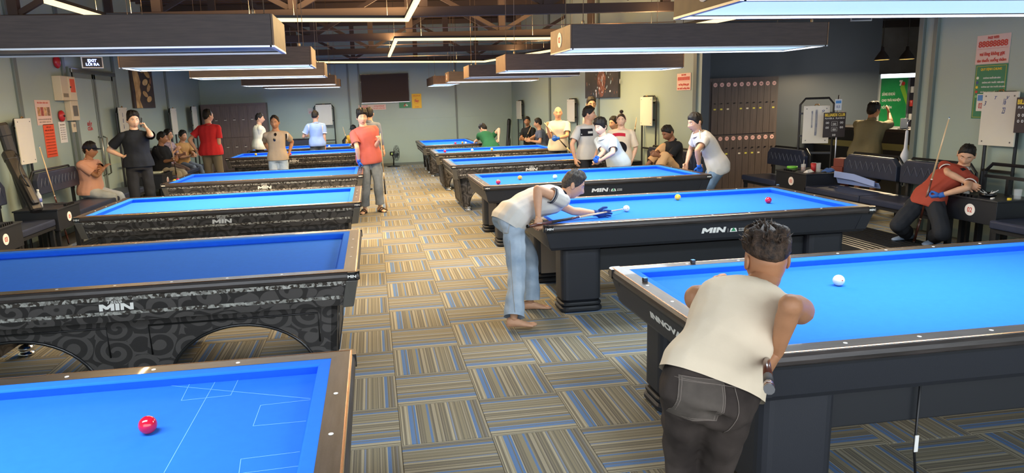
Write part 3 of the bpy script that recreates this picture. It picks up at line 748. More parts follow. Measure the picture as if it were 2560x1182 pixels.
# warm light strips hanging under the roof
M_STRIP = mat('strip_glow', 'FFD9A0', .5, emit='FFE0A0', power=STRIP_POWER)
def strip(label, pts, k=1.0):
    r = empty('strip_light', pts[0], 0, label, 'light', 'warm strip lights under the roof'); p0 = Vector(pts[0])
    for a, c in zip(pts[:-1], pts[1:]):
        a, c = Vector(a) - p0, Vector(c) - p0; d = (c - a).normalized(); n = Vector((-d.y, d.x, 0)).normalized()
        for nm, w, z0, z1, m in (('housing', .030, .0, .035, M_BLACK), ('diffuser', .028, -.040, .0, M_STRIP)):
            b = MB(); e = d * .02
            b.hexa([tuple(a - e - n * w + Vector((0, 0, z0))), tuple(a - e + n * w + Vector((0, 0, z0))), tuple(c + e + n * w + Vector((0, 0, z0))), tuple(c + e - n * w + Vector((0, 0, z0)))],
                   [tuple(a - e - n * w + Vector((0, 0, z1))), tuple(a - e + n * w + Vector((0, 0, z1))), tuple(c + e + n * w + Vector((0, 0, z1))), tuple(c + e - n * w + Vector((0, 0, z1)))])
            b.build(nm, m, r)
        ln = (c - a).length; mid = (a + c) / 2; rz = math.atan2(d.y, d.x)
        area('strip_light_down', r, tuple(mid - Vector((0, 0, .042))), 0, ln, .05, STRIP_WATT * k * ln, (1.0, .66, .30), 180, rz)
        area('strip_light_up', r, tuple(mid + Vector((0, 0, .04))), PI, ln, .05, STRIP_WATT * .7 * k * ln, (1.0, .60, .26), 180, rz)
        for t in (.15, .85):
            q = lerp(a, c, t); b = MB(); b.tube([tuple(q), tuple(q + Vector((0, 0, 1.2)))], .003, 5); b.build('wire', M_BLACK, r)
strip('angled warm strip light starting above the near left lamp and turning towards the viewer', [(-3.04, 7.5, 2.95), (-2.99, 8.84, 2.95), (-1.15, 9.36, 2.95), (0.55, 9.67, 2.95), (0.57, 8.01, 2.95), (.58, 6.2, 2.95)])
strip('short-legged warm strip light bending in the middle of the roof', [(0.49, 16.33, 2.93), (0.5, 12.28, 2.93), (3.44, 12.85, 2.93), (4.2, 12.6, 2.93)])
strip('long warm strip light along the back and slanting to the right wall', [(-2.08, 17.45, 2.93), (3.13, 19.12, 2.9), (3.84, 14.14, 2.82), (4.22, 9.41, 2.72), (4.2, 7.74, 2.68), (4.6, 7.4, 2.66)], .45)
# ------------------------------------------------------------------ lamps over the tables
M_LAMPBOX = mat('lamp_box', '40332C', .55, var=.25, scale=6, stretch=(1, 1, 12)); M_LAMPEND = mat('lamp_end', '6E5238', .5, var=.2, scale=12)
M_ALU = mat('aluminium', 'B9BCC4', .3, metal=.9)
M_PANEL = mat('panel_glow', 'DDF0F6', .4, emit='C4E6F2', power=LAMP_POWER); M_PANELOFF = mat('panel_off', '3A3634', .35)
M_WIRE = mat('steel_wire', 'A08A70', .4, metal=.6); M_DISC = mat('number_disc', 'EFE6DC', .4); M_RED = mat('sign_red', 'C8352A', .5); M_WHITE = mat('print_white', 'EDEDE8', .45)
def disc(name, m, parent, c, axis, r, t=.004, n=24):
    b = MB(); b.lathe([(r, 0), (r, t)], (0, 0, 0), n, False); q = Vector((0, 0, 1)).rotation_difference(Vector(axis)); M_ = q.to_matrix().to_4x4(); M_.translation = Vector(c)
    b.xform(M_); return b.build(name, m, parent)
def lamp(cx, cy, z, L, W, rz, on, label, num=None, H=.2, tilt=.0):
    r = empty('table_lamp', (cx, cy, z), rz, label, 'lamp', 'long lamps over the tables'); r.rotation_euler = (0, tilt, rz); l, w = L / 2, W / 2
    part('side_panel', M_LAMPBOX, r, (-l, l, -w, -w + .018, 0, H), bev=.003); part('side_panel', M_LAMPBOX, r, (-l, l, w - .018, w, 0, H), bev=.003)
    for s in (-1, 1): part('end_panel', M_LAMPEND, r, (s * l - .009, s * l + .009, -w, w, 0, H), bev=.003)
    part('top_board', M_LAMPBOX, r, (-l + .01, l - .01, -w + .018, w - .018, H - .03, H - .012))
    part('light_panel' if on else 'dark_panel', M_PANEL if on else M_PANELOFF, r, (-l + .014, l - .014, -w + .022, w - .022, .010, .022))
    if on: area('panel_light', r, (0, 0, .006), 0, L - .06, W - .06, LAMP_WATT * L * W, (.86, .95, 1.0), 175)
    b = MB()
    for bx in ((-l + .009, l - .009, -w, -w + .022), (-l + .009, l - .009, w - .022, w), (-l - .009, -l + .02, -w, w), (l - .02, l + .009, -w, w)): b.box(*bx, -.008, .004)
    b.build('rim', M_ALU, r)
    for s in (-1, 1):
        for t in (-1, 1):
            b = MB(); x, y = s * (l - .12), t * (w - .06); b.tube([(x, y, H - .02), (x, y, 4.16 - z)], .0035, 5); b.lathe([(.012, 0), (.012, .05), (.004, .06)], (x, y, H - .02), 8); b.build('wire', M_WIRE, r)
    if num:
        disc('number_disc', M_DISC, r, (-l - .0095, 0, H * .5), (-1, 0, 0), .065); lettering(num, M_RED, r, (-l - .0145, 0, H * .5), (0, -1, 0), (0, 0, 1), fit=(.06, .05))
TILT = .014
lamp(-1.62, 1.9, 2.26, 2.0, .63, 0, True, 'lamp lit over the nearest left table, mostly above the picture')
lamp(-1.60, 5.07, 2.24, 2.0, .63, 0, False, 'unlit long lamp hanging nearest on the left', tilt=TILT)
lamp(-1.62, 8.31, 2.30, 2.0, .63, 0, True, 'lit long lamp over the third table of the left row', tilt=TILT)
lamp(-1.66, 11.4, 2.315, 1.98, .63, 0, True, 'lit long lamp over the fourth table of the left row', tilt=TILT)
lamp(-1.78, 16.55, 2.345, 2.04, .63, 0, True, 'lit long lamp over the fifth table of the left row', tilt=TILT)
lamp(-1.75, 19.2, 2.355, 1.96, .63, 0, True, 'lit long lamp over the last table of the left row', tilt=TILT)
lamp(2.75, 3.2, 2.19, 2.34, .66, 0, True, 'lit long lamp over the nearest right table, cut by the top edge', num='01', tilt=TILT)
lamp(2.88, 6.2, 2.215, 2.34, .66, 0, True, 'lit long lamp with a round number over the second right table', num='02', tilt=TILT)
lamp(2.88, 9.1, 2.175, 2.34, .66, 0, True, 'lit long lamp over the third table of the right row', tilt=TILT)
lamp(2.62, 12.1, 2.215, 1.9, .66, 0, False, 'unlit long lamp over the fourth table of the right row', tilt=TILT)
lamp(2.60, 15.0, 2.24, 1.9, .66, 0, True, 'lit long lamp over the fifth table of the right row', num='05', tilt=TILT)
lamp(1.90, 18.45, 2.28, 2.0, .66, PI / 2, True, 'lit lamp hanging lengthwise over the crosswise far right table')

# ------------------------------------------------------------------ carom tables
M_CLOTH = mat('cloth_blue', '2A74EA', .92, var=.03, scale=30, bump=.05, bscale=700, spec=.12)
def wood_dark():
    m = mat('rail_wood', '2D2826', .40, var=.35, scale=5, stretch=(1, 9, 9), bump=.05, bscale=60, spec=.5, coat=.1, col2='3F3835'); return m
M_RAIL = wood_dark()
M_RAILX = mat('rail_wood_end', '2D2826', .40, var=.35, scale=5, stretch=(9, 1, 9), bump=.05, bscale=60, spec=.5, coat=.1, col2='3F3835')
M_CAPB = mat('corner_black', '121214', .3, coat=.4); M_SIGHT = mat('sight_pearl', 'F0F0EC', .25); M_COPPER = mat('copper_line', 'D9A577', .25, metal=.8)
M_CHAR = mat('apron_charcoal', '23262D', .5, bump=.06, bscale=220); M_CHARD = mat('beam_charcoal', '1B1E23', .55); M_TAUPE = mat('leg_taupe', '857B70', .55)
M_CHROME = mat('chrome', 'D8DADC', .12, metal=1.0); M_SATIN = mat('satin_post', '6B6A66', .4, metal=.55)
def damask():
    m = bpy.data.materials.new('damask_black'); m.use_nodes = True; nt = m.node_tree; N = nt.nodes.new; L = nt.links.new; b = nt.nodes['Principled BSDF']
    tc = N('ShaderNodeTexCoord'); mp = N('ShaderNodeMapping'); mp.inputs['Scale'].default_value = (4.2, 4.2, 5.0); L(tc.outputs['Object'], mp.inputs['Vector'])
    v = N('ShaderNodeTexVoronoi'); v.feature = 'F1'; v.inputs['Scale'].default_value = 1.35; v.inputs['Randomness'].default_value = .65; L(mp.outputs['Vector'], v.inputs['Vector'])
    def M_(op, a, c=None):
        n = N('ShaderNodeMath'); n.operation = op
        for i, x in enumerate((a, c)):
            if x is None: continue
            if isinstance(x, (int, float)): n.inputs[i].default_value = x
            else: L(x, n.inputs[i])
        return n.outputs[0]
    # spiral about each cell's centre
    vs = N('ShaderNodeVectorMath'); vs.operation = 'SUBTRACT'; L(mp.outputs['Vector'], vs.inputs[0])
    sc = N('ShaderNodeVectorMath'); sc.operation = 'SCALE'; L(v.outputs['Position'], sc.inputs[0]); sc.inputs['Scale'].default_value = 1.0
    L(sc.outputs[0], vs.inputs[1]); sx = N('ShaderNodeSeparateXYZ'); L(vs.outputs[0], sx.inputs[0])
    ang = M_('ARCTAN2', sx.outputs[2], M_('ADD', sx.outputs[0], sx.outputs[1]))
    w = M_('SINE', M_('ADD', M_('MULTIPLY', v.outputs['Distance'], 17.0), ang))
    r = N('ShaderNodeValToRGB'); r.color_ramp.elements[0].position = .42; r.color_ramp.elements[0].color = (*srgb('4C4947'), 1); r.color_ramp.elements[1].position = .52; r.color_ramp.elements[1].color = (*srgb('2B2928'), 1)
    L(M_('ADD', M_('MULTIPLY', w, .5), .5), r.inputs['Fac']); L(r.outputs['Color'], b.inputs['Base Color'])
    nz = N('ShaderNodeTexNoise'); nz.inputs['Scale'].default_value = 260; L(tc.outputs['Object'], nz.inputs['Vector']); bp = N('ShaderNodeBump'); bp.inputs['Strength'].default_value = .25; bp.inputs['Distance'].default_value = .003
    L(nz.outputs['Fac'], bp.inputs['Height']); L(bp.outputs['Normal'], b.inputs['Normal']); b.inputs['Roughness'].default_value = .55
    return m
M_DAMASK = damask()
def mosaic():
    m = bpy.data.materials.new('pearl_mosaic'); m.use_nodes = True; nt = m.node_tree; N = nt.nodes.new; L = nt.links.new; b = nt.nodes['Principled BSDF']
    tc = N('ShaderNodeTexCoord'); v = N('ShaderNodeTexVoronoi'); v.inputs['Scale'].default_value = 64; L(tc.outputs['Object'], v.inputs['Vector'])
    r = N('ShaderNodeValToRGB'); r.color_ramp.elements[0].color = (*srgb('4A4540'), 1); r.color_ramp.elements[1].color = (*srgb('C9C9C2'), 1); r.color_ramp.elements[0].position = .25; r.color_ramp.elements[1].position = .95
    sp = N('ShaderNodeSeparateColor'); L(v.outputs['Color'], sp.inputs[0]); L(sp.outputs[0], r.inputs['Fac']); L(r.outputs['Color'], b.inputs['Base Color']); b.inputs['Roughness'].default_value = .28; b.inputs['Metallic'].default_value = .3
    return m
M_MOSAIC = mosaic()
def mitre(profile, L, W, side):
    """one side of a picture frame: profile of (inset, z) swept along a table edge with mitred ends"""
    l, w = L / 2, W / 2
    if side == 0: f = lambda d, z, e: (e * (l - d), -(w - d), z)
    if side == 2: f = lambda d, z, e: (-e * (l - d), (w - d), z)
    if side == 1: f = lambda d, z, e: ((l - d), e * (w - d), z)
    if side == 3: f = lambda d, z, e: (-(l - d), -e * (w - d), z)
    b = MB(); b.loft([[f(d, z, e) for d, z in profile] for e in (-1, 1)]); return b
SIGHTM = None
def table_top(r, L, W, zt):
    global SIGHTM
    t = zt - .80
    rail = [(.014, .742), (.002, .752), (.0, .768), (.004, .785), (.013, .797), (.024, .800), (.098, .800), (.098, .742)]
    cush = [(.0985, .799), (.140, .796), (.148, .792), (.149, .787), (.128, .748), (.0985, .748)]
    for s in range(4):
        b = mitre([(d, z + t) for d, z in rail], L, W, s); ra = b.build('rail', M_RAIL if s % 2 == 0 else M_RAILX, r)
        mitre([(d, z + t) for d, z in [(.0155, .7995), (.0195, .8012), (.0235, .8006), (.0195, .7985)]], L, W, s).build('inlay_line', M_COPPER, ra)
        mitre([(d, z + t) for d, z in cush], L, W, s).build('cushion', M_CLOTH, r)
        n = 7 if s % 2 == 0 else 3; run = (L if s % 2 == 0 else W) - .296
        if SIGHTM is None:
            q = MB(); q.lathe([(.0085, 0), (.0085, .0012)], (0, 0, 0), 10, False); SIGHTM = q.mesh('sight')
        for k in range(n):
            a = -run / 2 + run * (k + 1) / (n + 1)
            o = link('sight', SIGHTM, M_SIGHT, ra)
            o.location = [(a, -(W / 2 - .062), .8 + t), (L / 2 - .062, a, .8 + t), (a, W / 2 - .062, .8 + t), (-(L / 2 - .062), a, .8 + t)][s]
    part('playing_cloth', M_CLOTH, r, (-L / 2 + .12, L / 2 - .12, -W / 2 + .12, W / 2 - .12, .735 + t, .751 + t))
    for sx in (-1, 1):
        for sy in (-1, 1):
            b = MB(); x, y = sx * L / 2, sy * W / 2; pts = [(0, .075), (0, .03), (.012, .01), (.03, 0), (.075, 0), (.075, .02), (.03, .03), (.02, .075)]
            lo = [(x - sx * (a - .003), y - sy * (c - .003), .744 + t) for a, c in pts]; hi = [(p_[0], p_[1], .799 + t) for p_ in lo]
            b.loft([lo, hi]); c = b.build('corner_cap', M_CAPB, r)
            if sy < 0: lettering('MIN', M_WHITE, c, (x - sx * .045, y - .0042, .772 + t), (1, 0, 0), (0, 0, 1), fit=(.052, .018), bold=.003)
def min_logo(r, y, z, scale=1.0, script=True, extra=False):
    w = .20 * scale
    b = MB(); hh = .046 * scale; sl = .24
    for x0, ww, pl in ((-.5, .44, [(0, 0), (0, 1), (.26, 1), (.5, .62), (.74, 1), (1, 1), (1, 0), (.76, 0), (.76, .52), (.58, .20), (.42, .20), (.24, .52), (.24, 0)]), (-.03, .12, [(0, 0), (0, 1), (1, 1), (1, 0)]), (.12, .38, [(0, 0), (0, 1), (.28, 1), (.74, .42), (.74, 1), (1, 1), (1, 0), (.72, 0), (.26, .58), (.26, 0)])):
        b.prism([((x0 + ww * px) * w + .006 * pz, y - (pz - .5) * hh * sl, z + (pz - .5) * hh) for px, pz in pl], (0, -.001, 0), (0, .0015, 0))
    b.build('logo_lettering', M_WHITE, r)
    if script: lettering('Table', M_WHITE, r, (.0, y - .0095, z + .037 * scale), (1, 0, 0), (0, -.24, 1), fit=(.085 * scale, .024 * scale), shear=.4, name='script_lettering')
    if extra:
        part('logo_bar', M_WHITE, r, (w * .5 + .025, w * .5 + .027, y - .0015, y, z - .026, z + .026))
        b = MB(); cx = w * .5 + .075; tri = [(cx - .034, -.024), (cx + .034, -.024), (cx + .017, .026), (cx - .017, .026)]
        b.prism([(x, y - .0015, z + q) for x, q in tri], (0, 0, 0), (0, .0015, 0)); b.build('logo_badge', M_WHITE, r)
        b = MB(); tri = [(cx - .022, -.018), (cx + .022, -.018), (cx, .016)]; b.prism([(x, y - .003, z + q) for x, q in tri], (0, 0, 0), (0, .0015, 0)); b.build('logo_leaf', mat('logo_green', '2F8A5B', .5), r)
        lettering('THE GAME\nOF KINGS\nBILLIARDS', M_WHITE, r, (w * .5 + .155, y - .001, z), (1, 0, 0), (0, 0, 1), fit=(.07, .042))
def table_ornate(r, L, W, zt=.80):
    t = zt - .8; table_top(r, L, W, zt); l, w = L / 2, W / 2
    for s in range(4):
        mitre([(.018, .742 + t), (.022, .714 + t), (.06, .714 + t), (.06, .742 + t)], L, W, s).build('mosaic_band', M_MOSAIC, r)
        ap = mitre([(.028, .714 + t), (.046, .640 + t), (.075, .640 + t), (.075, .714 + t)], L, W, s).build('apron', M_DAMASK, r)
        mitre([(.042, .641 + t), (.047, .618 + t), (.085, .618 + t), (.085, .641 + t)], L, W, s).build('mosaic_band', M_MOSAIC, r)
        mitre([(.046, .618 + t), (.058, .572 + t), (.11, .572 + t), (.11, .618 + t)], L, W, s).build('moulding', M_DAMASK, r)
    for sx in (-1, 1):
        for sy in (-1, 1):
            b = MB(); q = lambda d, e, z: (sx * (l - d), sy * (w - e), z + t)
            b.hexa([q(.05, .05, .56), q(.12, .045, .56), q(.12, .10, .56), q(.045, .12, .56)], [q(.010, .010, .742), q(.085, .012, .742), q(.085, .05, .742), q(.012, .085, .742)])
            b.build('corner_post', M_SATIN, r, bev=.006)
    # arched pedestal
    lt, wt, lb, wb_, z1, z0 = l - .155, w - .17, l - .20, w - .20, .572 + t, .075
    def edge(z): k = (z - z0) / (z1 - z0); return lerp(lb, lt, k), lerp(wb_, wt, k)
    n = 48
    def arch(x):
        for c in (-.27, .27):
            a = (x / (2 * lb) - c) / .185
            if abs(a) < 1: return z0 + (.455 - z0) * math.sqrt(1 - a * a)
        return z0
    for sy in (-1, 1):
        b = MB(); pf = []
        for k in range(n + 1):
            u = -1 + 2 * k / n; zb = arch(u * lb); xe, ye = edge(zb); xt, yt = edge(z1)
            pf.append(((u * xe, sy * ye, zb), (u * xt, sy * yt, z1)))
        vs = []
        for a, c in pf: vs += [a, c, (a[0], a[1] - sy * .04, a[2]), (c[0], c[1] - sy * .04, c[2])]
        fs = []
        for k in range(n):
            i, j = 4 * k, 4 * k + 4; fs += [(i, j, j + 1, i + 1), (i + 2, i + 3, j + 3, j + 2), (i, i + 2, j + 2, j), (i + 1, j + 1, j + 3, i + 3)]
        fs += [(0, 1, 3, 2), (4 * n, 4 * n + 2, 4 * n + 3, 4 * n + 1)]
        b.add(vs, fs); pn = b.build('pedestal_side', M_DAMASK, r)
        for c in (-.27, .27):
            b = MB(); pts = []
            for k in range(25):
                a = PI * k / 24; x = (c + .185 * math.cos(a)) * 2 * lb; z = z0 + (.455 - z0) * math.sin(a); pts.append((x, sy * (edge(z)[1] + .002), z))
            b.tube(pts, .011, 6); b.build('arch_trim', M_CAPB, pn)
        for x0, x1 in ((-.93, -.10), (.10, .93)):
            b = MB(); ye = edge(.50)[1]; b.tube([(x0 * lb, sy * (edge(.3)[1] + .002), .30), (x0 * lb, sy * (ye + .002), .50), (x1 * lb, sy * (ye + .002), .50), (x1 * lb, sy * (edge(.3)[1] + .002), .30)], .006, 6); b.build('panel_line', M_CAPB, pn)
    for sx in (-1, 1):
        b = MB(); xb, yb = edge(z0); xt, yt = edge(z1)
        b.hexa([(sx * xb, -yb, z0), (sx * xb, yb, z0), (sx * (xb - .04), yb, z0), (sx * (xb - .04), -yb, z0)], [(sx * xt, -yt, z1), (sx * xt, yt, z1), (sx * (xt - .04), yt, z1), (sx * (xt - .04), -yt, z1)])
        pe = b.build('pedestal_end', M_DAMASK, r)
        b = MB(); xx = lambda z: sx * (edge(z)[0] + .002); b.tube([(xx(.12), -yb * .72, .12), (xx(.5), -yb * .72, .5), (xx(.5), yb * .72, .5), (xx(.12), yb * .72, .12), (xx(.12), -yb * .72, .12)], .006, 6); b.build('panel_line', M_CAPB, pe)
    for fx in (-1, 0, 1):
        for fy in (-1, 1):
            b = MB(); b.lathe([(.05, 0), (.062, .004), (.062, .018), (.05, .026), (.036, .034), (.055, .046), (.055, .066), (.03, .078)], (fx * (lb - .10), fy * (wb_ - .07), 0), 18); b.build('foot', M_CHROME, r)
    min_logo(r, -(w - .034), .672 + t, 1.0)
def table_plain(r, L, W, zt=.80, end_text=False, timer=False):
    t = zt - .8; table_top(r, L, W, zt); l, w = L / 2, W / 2
    for s in range(4):
        mitre([(.016, .742 + t), (.020, .728 + t), (.05, .728 + t), (.05, .742 + t)], L, W, s).build('apron_lip', M_CHARD, r)
        mitre([(.024, .728 + t), (.052, .60 + t), (.070, .575 + t), (.12, .575 + t), (.12, .728 + t)], L, W, s).build('apron', M_CHAR, r)
    for sx in (-1, 1):
        for sy in (-1, 1):
            b = MB(); q = lambda d, e, z: (sx * (l - d), sy * (w - e), z + t)
            b.hexa([q(.06, .046, .60), q(.16, .046, .60), q(.16, .07, .60), q(.06, .16, .60)], [q(.018, .022, .728), q(.12, .022, .728), q(.12, .05, .728), q(.022, .12, .728)]); b.build('corner_block', M_CHAR, r)
            x0 = sx * (l - .18); x1 = sx * (l - .53); y0 = sy * (w - .14); y1 = sy * (w - .40); b = MB()
            b.rbox(min(x0, x1), max(x0, x1), min(y0, y1), max(y0, y1), .085, .575 + t, .055, 4); lg = b.build('leg', M_CHAR, r)
            b = MB(); b.rbox(min(x0, x1) - .012, max(x0, x1) + .012, min(y0, y1) - .012, max(y0, y1) + .012, 0, .05, .06, 4); b.rbox(min(x0, x1) - .006, max(x0, x1) + .006, min(y0, y1) - .006, max(y0, y1) + .006, .055, .088, .058, 4); b.build('leg_base', M_CHARD, lg)
            part('leg_panel', M_TAUPE, lg, (min(x0, x1) + .06, max(x0, x1) - .06, y1 - .003 if sy > 0 else y1, y1 if sy > 0 else y1 + .003, .10, .57 + t))
    for sy in (-1, 1):
        part('beam', M_CHARD, r, (-l + .4, l - .4, sy * (w - .25) - .03, sy * (w - .25) + .03, .34, .53), bev=.006)
    part('bed_frame', M_CHARD, r, (-l + .14, l - .14, -w + .14, w - .14, .56 + t, .73 + t))
    min_logo(r, -(w - .036), .672 + t, 1.05, False, True)
    if end_text: lettering('INNOVATION', M_WHITE, r, (-(l - .036), -.10, .672 + t), (0, -1, 0), (-.2, 0, 1), fit=(.62, .036), bold=.004)
    if timer:
        c = part('timer_box', M_CAPB, r, (.62, .70, -(w - .215) - .012, -(w - .215), .37, .46), bev=.003)
        part('timer_led', mat('led_red', 'FF2030', .4, emit='FF2030', power=6), c, (.655, .685, -(w - .215) - .015, -(w - .215) - .012, .43, .45))
        b = MB()
        for q in ((.628, .692, .376, .379), (.628, .692, .415, .418), (.628, .631, .376, .418), (.689, .692, .376, .418)): b.box(q[0], q[1], -(w - .215) - .014, -(w - .215) - .012, q[2], q[3])
        b.build('timer_frame', M_WHITE, c)
        b = MB(); b.tube([(.62, -(w - .22), .34), (.60, -(w - .24), .31), (.64, -(w - .26), .30), (.61, -(w - .25), .33)], .006, 6); b.build('timer_cord', M_BLACK, r)
def table(kind, cx, cy, L, W, rz, label, **k):
    r = empty('carom_table', (cx, cy, 0), rz, label, 'billiard table', 'carom billiard tables with blue cloth')
    (table_ornate if kind == 'o' else table_plain)(r, L, W, **k); return r
table('o', -1.607, 2.093, 2.96, 1.575, 0, 'nearest left table with a single red ball on lit blue cloth')
table('o', -1.617, 5.083, 2.96, 1.575, 0, 'ornate left table with empty dim cloth under the unlit lamp')
table('o', -1.645, 8.316, 2.96, 1.575, 0, 'ornate left table with empty brightly lit cloth beside the folded arms person')
table('o', -1.655, 11.45, 2.97, 1.575, -.004, 'ornate left table with the coral polo person at its corner')
table('o', -1.76, 16.62, 2.95, 1.575, -.008, 'ornate left table behind the taupe tee person')
table('o', -1.85, 19.12, 2.7, 1.5, .01, 'last table of the left row in front of the back wall benches')
table('p', 2.861, 3.192, 2.96, 1.575, 0, 'nearest right table with a white ball and black cue chalks', end_text=True)
table('p', 2.838, 6.230, 2.96, 1.575, -.006, 'plain dark right table where the barefoot person takes a shot', timer=True)
table('p', 2.795, 9.125, 2.96, 1.575, 0, 'plain dark right table with the leaning white polo person at its end')
table('o', 2.615, 12.11, 2.72, 1.5, 0, 'ornate right table with empty dim cloth before the bald person')
table('o', 2.56, 15.0, 2.62, 1.45, 0, 'ornate right table with red, white and yellow balls spread out')
table('o', 1.95, 18.45, 2.55, 1.5, PI / 2, 'farthest right table standing crosswise by the back wall')

# ------------------------------------------------------------------ benches, side tables, foot platforms
M_LEATH = mat('leather_navy', '2A3042', .36, var=.12, scale=9, bump=.14, bscale=90, spec=.5); M_SEAM = mat('seam_pale', '707684', .6)
M_BOX = mat('box_black', '1F2126', .42, bump=.04, bscale=150)
def seat(r, x0, x1, y0, y1, z, n=1, name='seat_cushion'):
    for k in range(n):
        a, c = lerp(y0, y1, k / n) + .006, lerp(y0, y1, (k + 1) / n) - .006
        b = MB(); b.box(x0, x1, a, c, z - .085, z); b.build(name, M_LEATH, r, bev=.022, seg=3)
    part('seat_frame', M_BLACK, r, (x0 + .03, x1 - .01, y0 + .01, y1 - .01, z - .125, z - .086))
    for y in (y0 + .04, y1 - .04):
        for x in (x0 + .06, x1 - .05):
            part('leg', M_BLACK, r, (x - .022, x + .022, y - .022, y + .022, .0, z - .12))
def backrest(r, x, y0, y1, z0, z1, f=-1, zig=True):
    """pad facing f along x, cut corners on top, a row of stitched points"""
    w = y1 - y0; c = min(.09, w * .1); loop = [(y0, z0), (y1, z0), (y1, z1 - c), (y1 - c, z1), (y0 + c, z1), (y0, z1 - c)]
    b = MB(); b.prism([(x, y, z) for y, z in loop], (0, 0, 0), (-f * .075, 0, 0)); pad = b.build('backrest', M_LEATH, r, bev=.018, seg=3)
    if zig:
        m = max(3, int(w / .115)); zc = (z0 + z1) / 2 + .01; h = (z1 - z0) * .20
        for k in range(m):
            ya = y0 + .07 + (w - .14) * k / m; yb = y0 + .07 + (w - .14) * (k + 1) / m; b = MB()
            b.tube([(x + f * .0015, ya, zc - h), (x + f * .0025, (ya + yb) / 2, zc + h), (x + f * .0015, yb, zc - h)], .0032, 5); b.build('stitching', M_SEAM, pad)
    b = MB(); xx = x - f * .095
    b.tube([(xx, y0, z0 - .05), (xx, y0, z1 - c + .01), (xx, y0 + c, z1 + .015), (xx, y1 - c, z1 + .015), (xx, y1, z1 - c + .01), (xx, y1, z0 - .05)], .016, 6, smooth=False); b.build('back_frame', M_BLACK, r)
    for y in (y0 + .05, y1 - .05): part('post', M_BLACK, r, (xx - .02, xx + .02, y - .02, y + .02, 0, z0 + .02))
def bench(label, loc, rz, x0, x1, y0, y1, z, backs, zb, n=1, group=None):
    r = empty('bench', loc, rz, label, 'bench', group); f = -1 if x1 > x0 else 1
    seat(r, min(x0, x1), max(x0, x1), y0, y1, z, n)
    for a, c in backs: backrest(r, x1, a, c, zb[0], zb[1], f)
    return r
def cue_box(label, loc, rz, x0, x1, y0, y1, z0, z1, num, f=-1):
    """black side table with a notched cue rest and a number plate on the face turned to the hall"""
    r = empty('side_table', loc, rz, label, 'side table', 'numbered black side tables'); a, c = min(x0, x1), max(x0, x1); xf = x0
    part('table_box', M_BOX, r, (a, c, y0, y1, z0, z1 - .02), bev=.005); part('table_top', M_BOX, r, (a - .012, c + .012, y0 - .012, y1 + .012, z1 - .02, z1), bev=.004)
    b = MB(); ym = (y0 + y1) / 2 + .05
    for k in range(6): b.box(xf - .004 if f < 0 else xf - .035, xf + .035 if f < 0 else xf + .004, ym - .11 + k * .044, ym - .085 + k * .044, z1, z1 + .028)
    b.build('cue_rest', M_CAPB, r)
    for s in (y0 + .05, y1 - .05):
        for x in (a + .05, c - .05): part('leg', M_BLACK, r, (x - .025, x + .025, s - .025, s + .025, 0, z0))
    disc('number_disc', M_DISC, r, (xf + f * .001, (y0 + y1) / 2 - .02, (z0 + z1) / 2), (f, 0, 0), .062, .004)
    lettering(num, M_RED, r, (xf + f * .0065, (y0 + y1) / 2 - .02, (z0 + z1) / 2), (0, f, 0), (0, 0, 1), fit=(.058, .052))
    return r
def platform(label, loc, rz, x0, x1, y0, y1, z, n):
    r = empty('foot_platform', loc, rz, label, 'platform')
    for y in (y0, (y0 + y1) / 2, y1): part('joist', M_BLACK, r, (x0, x1, y - .02, y + .02, 0.0, z - .022))
    part('edge_bar', M_BLACK, r, (x0 - .02, x0 + .02, y0, y1, 0, z)); part('edge_bar', M_BLACK, r, (x1 - .02, x1 + .02, y0, y1, 0, z))
    for k in range(n):
        x = x0 + .03 + (x1 - x0 - .06) * (k + .5) / n; part('slat', M_BLACK, r, (x - .016, x + .016, y0, y1, z - .022, z))
O = (0, 0, 0)
# right side, along the near right wall
bench('two cushion bench with zigzag backs beside table 02', (6.3, 7.9, 0), 0, -.28, .22, -1.12, 1.16, .48, [(-1.05, -.03), (.03, 1.03)], (.63, .92), 2)
bench('short bench seat running out of the frame at the lower right', (6.3, 5.2, 0), 0, -.28, .22, -1.0, .84, .48, [], (.6, .9))
bench('far right bench with pale zigzag back before the dark cue lockers', (6.3, 10.3, 0), 0, -.30, .22, -.55, .42, .48, [(-.46, .55)], (.62, .90))
cue_box('black side table numbered 02 with ashtray and glasses', (6.35, 6.4, 0), 0, -.22, .25, -.33, .33, .40, .655, '02')
cue_box('black side table numbered 03 crowded with glasses and a green tin', (6.3, 9.38, 0), 0, -.28, .25, -.37, .37, .38, .65, '03')
r = empty('rack_frame', (6.52, 6.36, 0), 0, 'open black tube frame standing behind side table 02', 'frame')
b = MB(); b.tube([(0, -.55, 0), (0, -.55, .88), (0, -.46, .97), (0, .20, .97), (0, .28, .89), (0, .28, 0)], .02, 6, smooth=False); b.build('hoop', M_BLACK, r)
for z in (.62, .84): part('rail', M_BLACK, r, (-.016, .016, -.55, .28, z - .016, z + .016))
part('upright', M_BLACK, r, (-.014, .014, -.02, .012, 0, .84))
platform('slatted black foot platform under the right bench', (5.62, 7.3, 0), 0, -.42, .42, -2.2, 2.2, .10, 11)
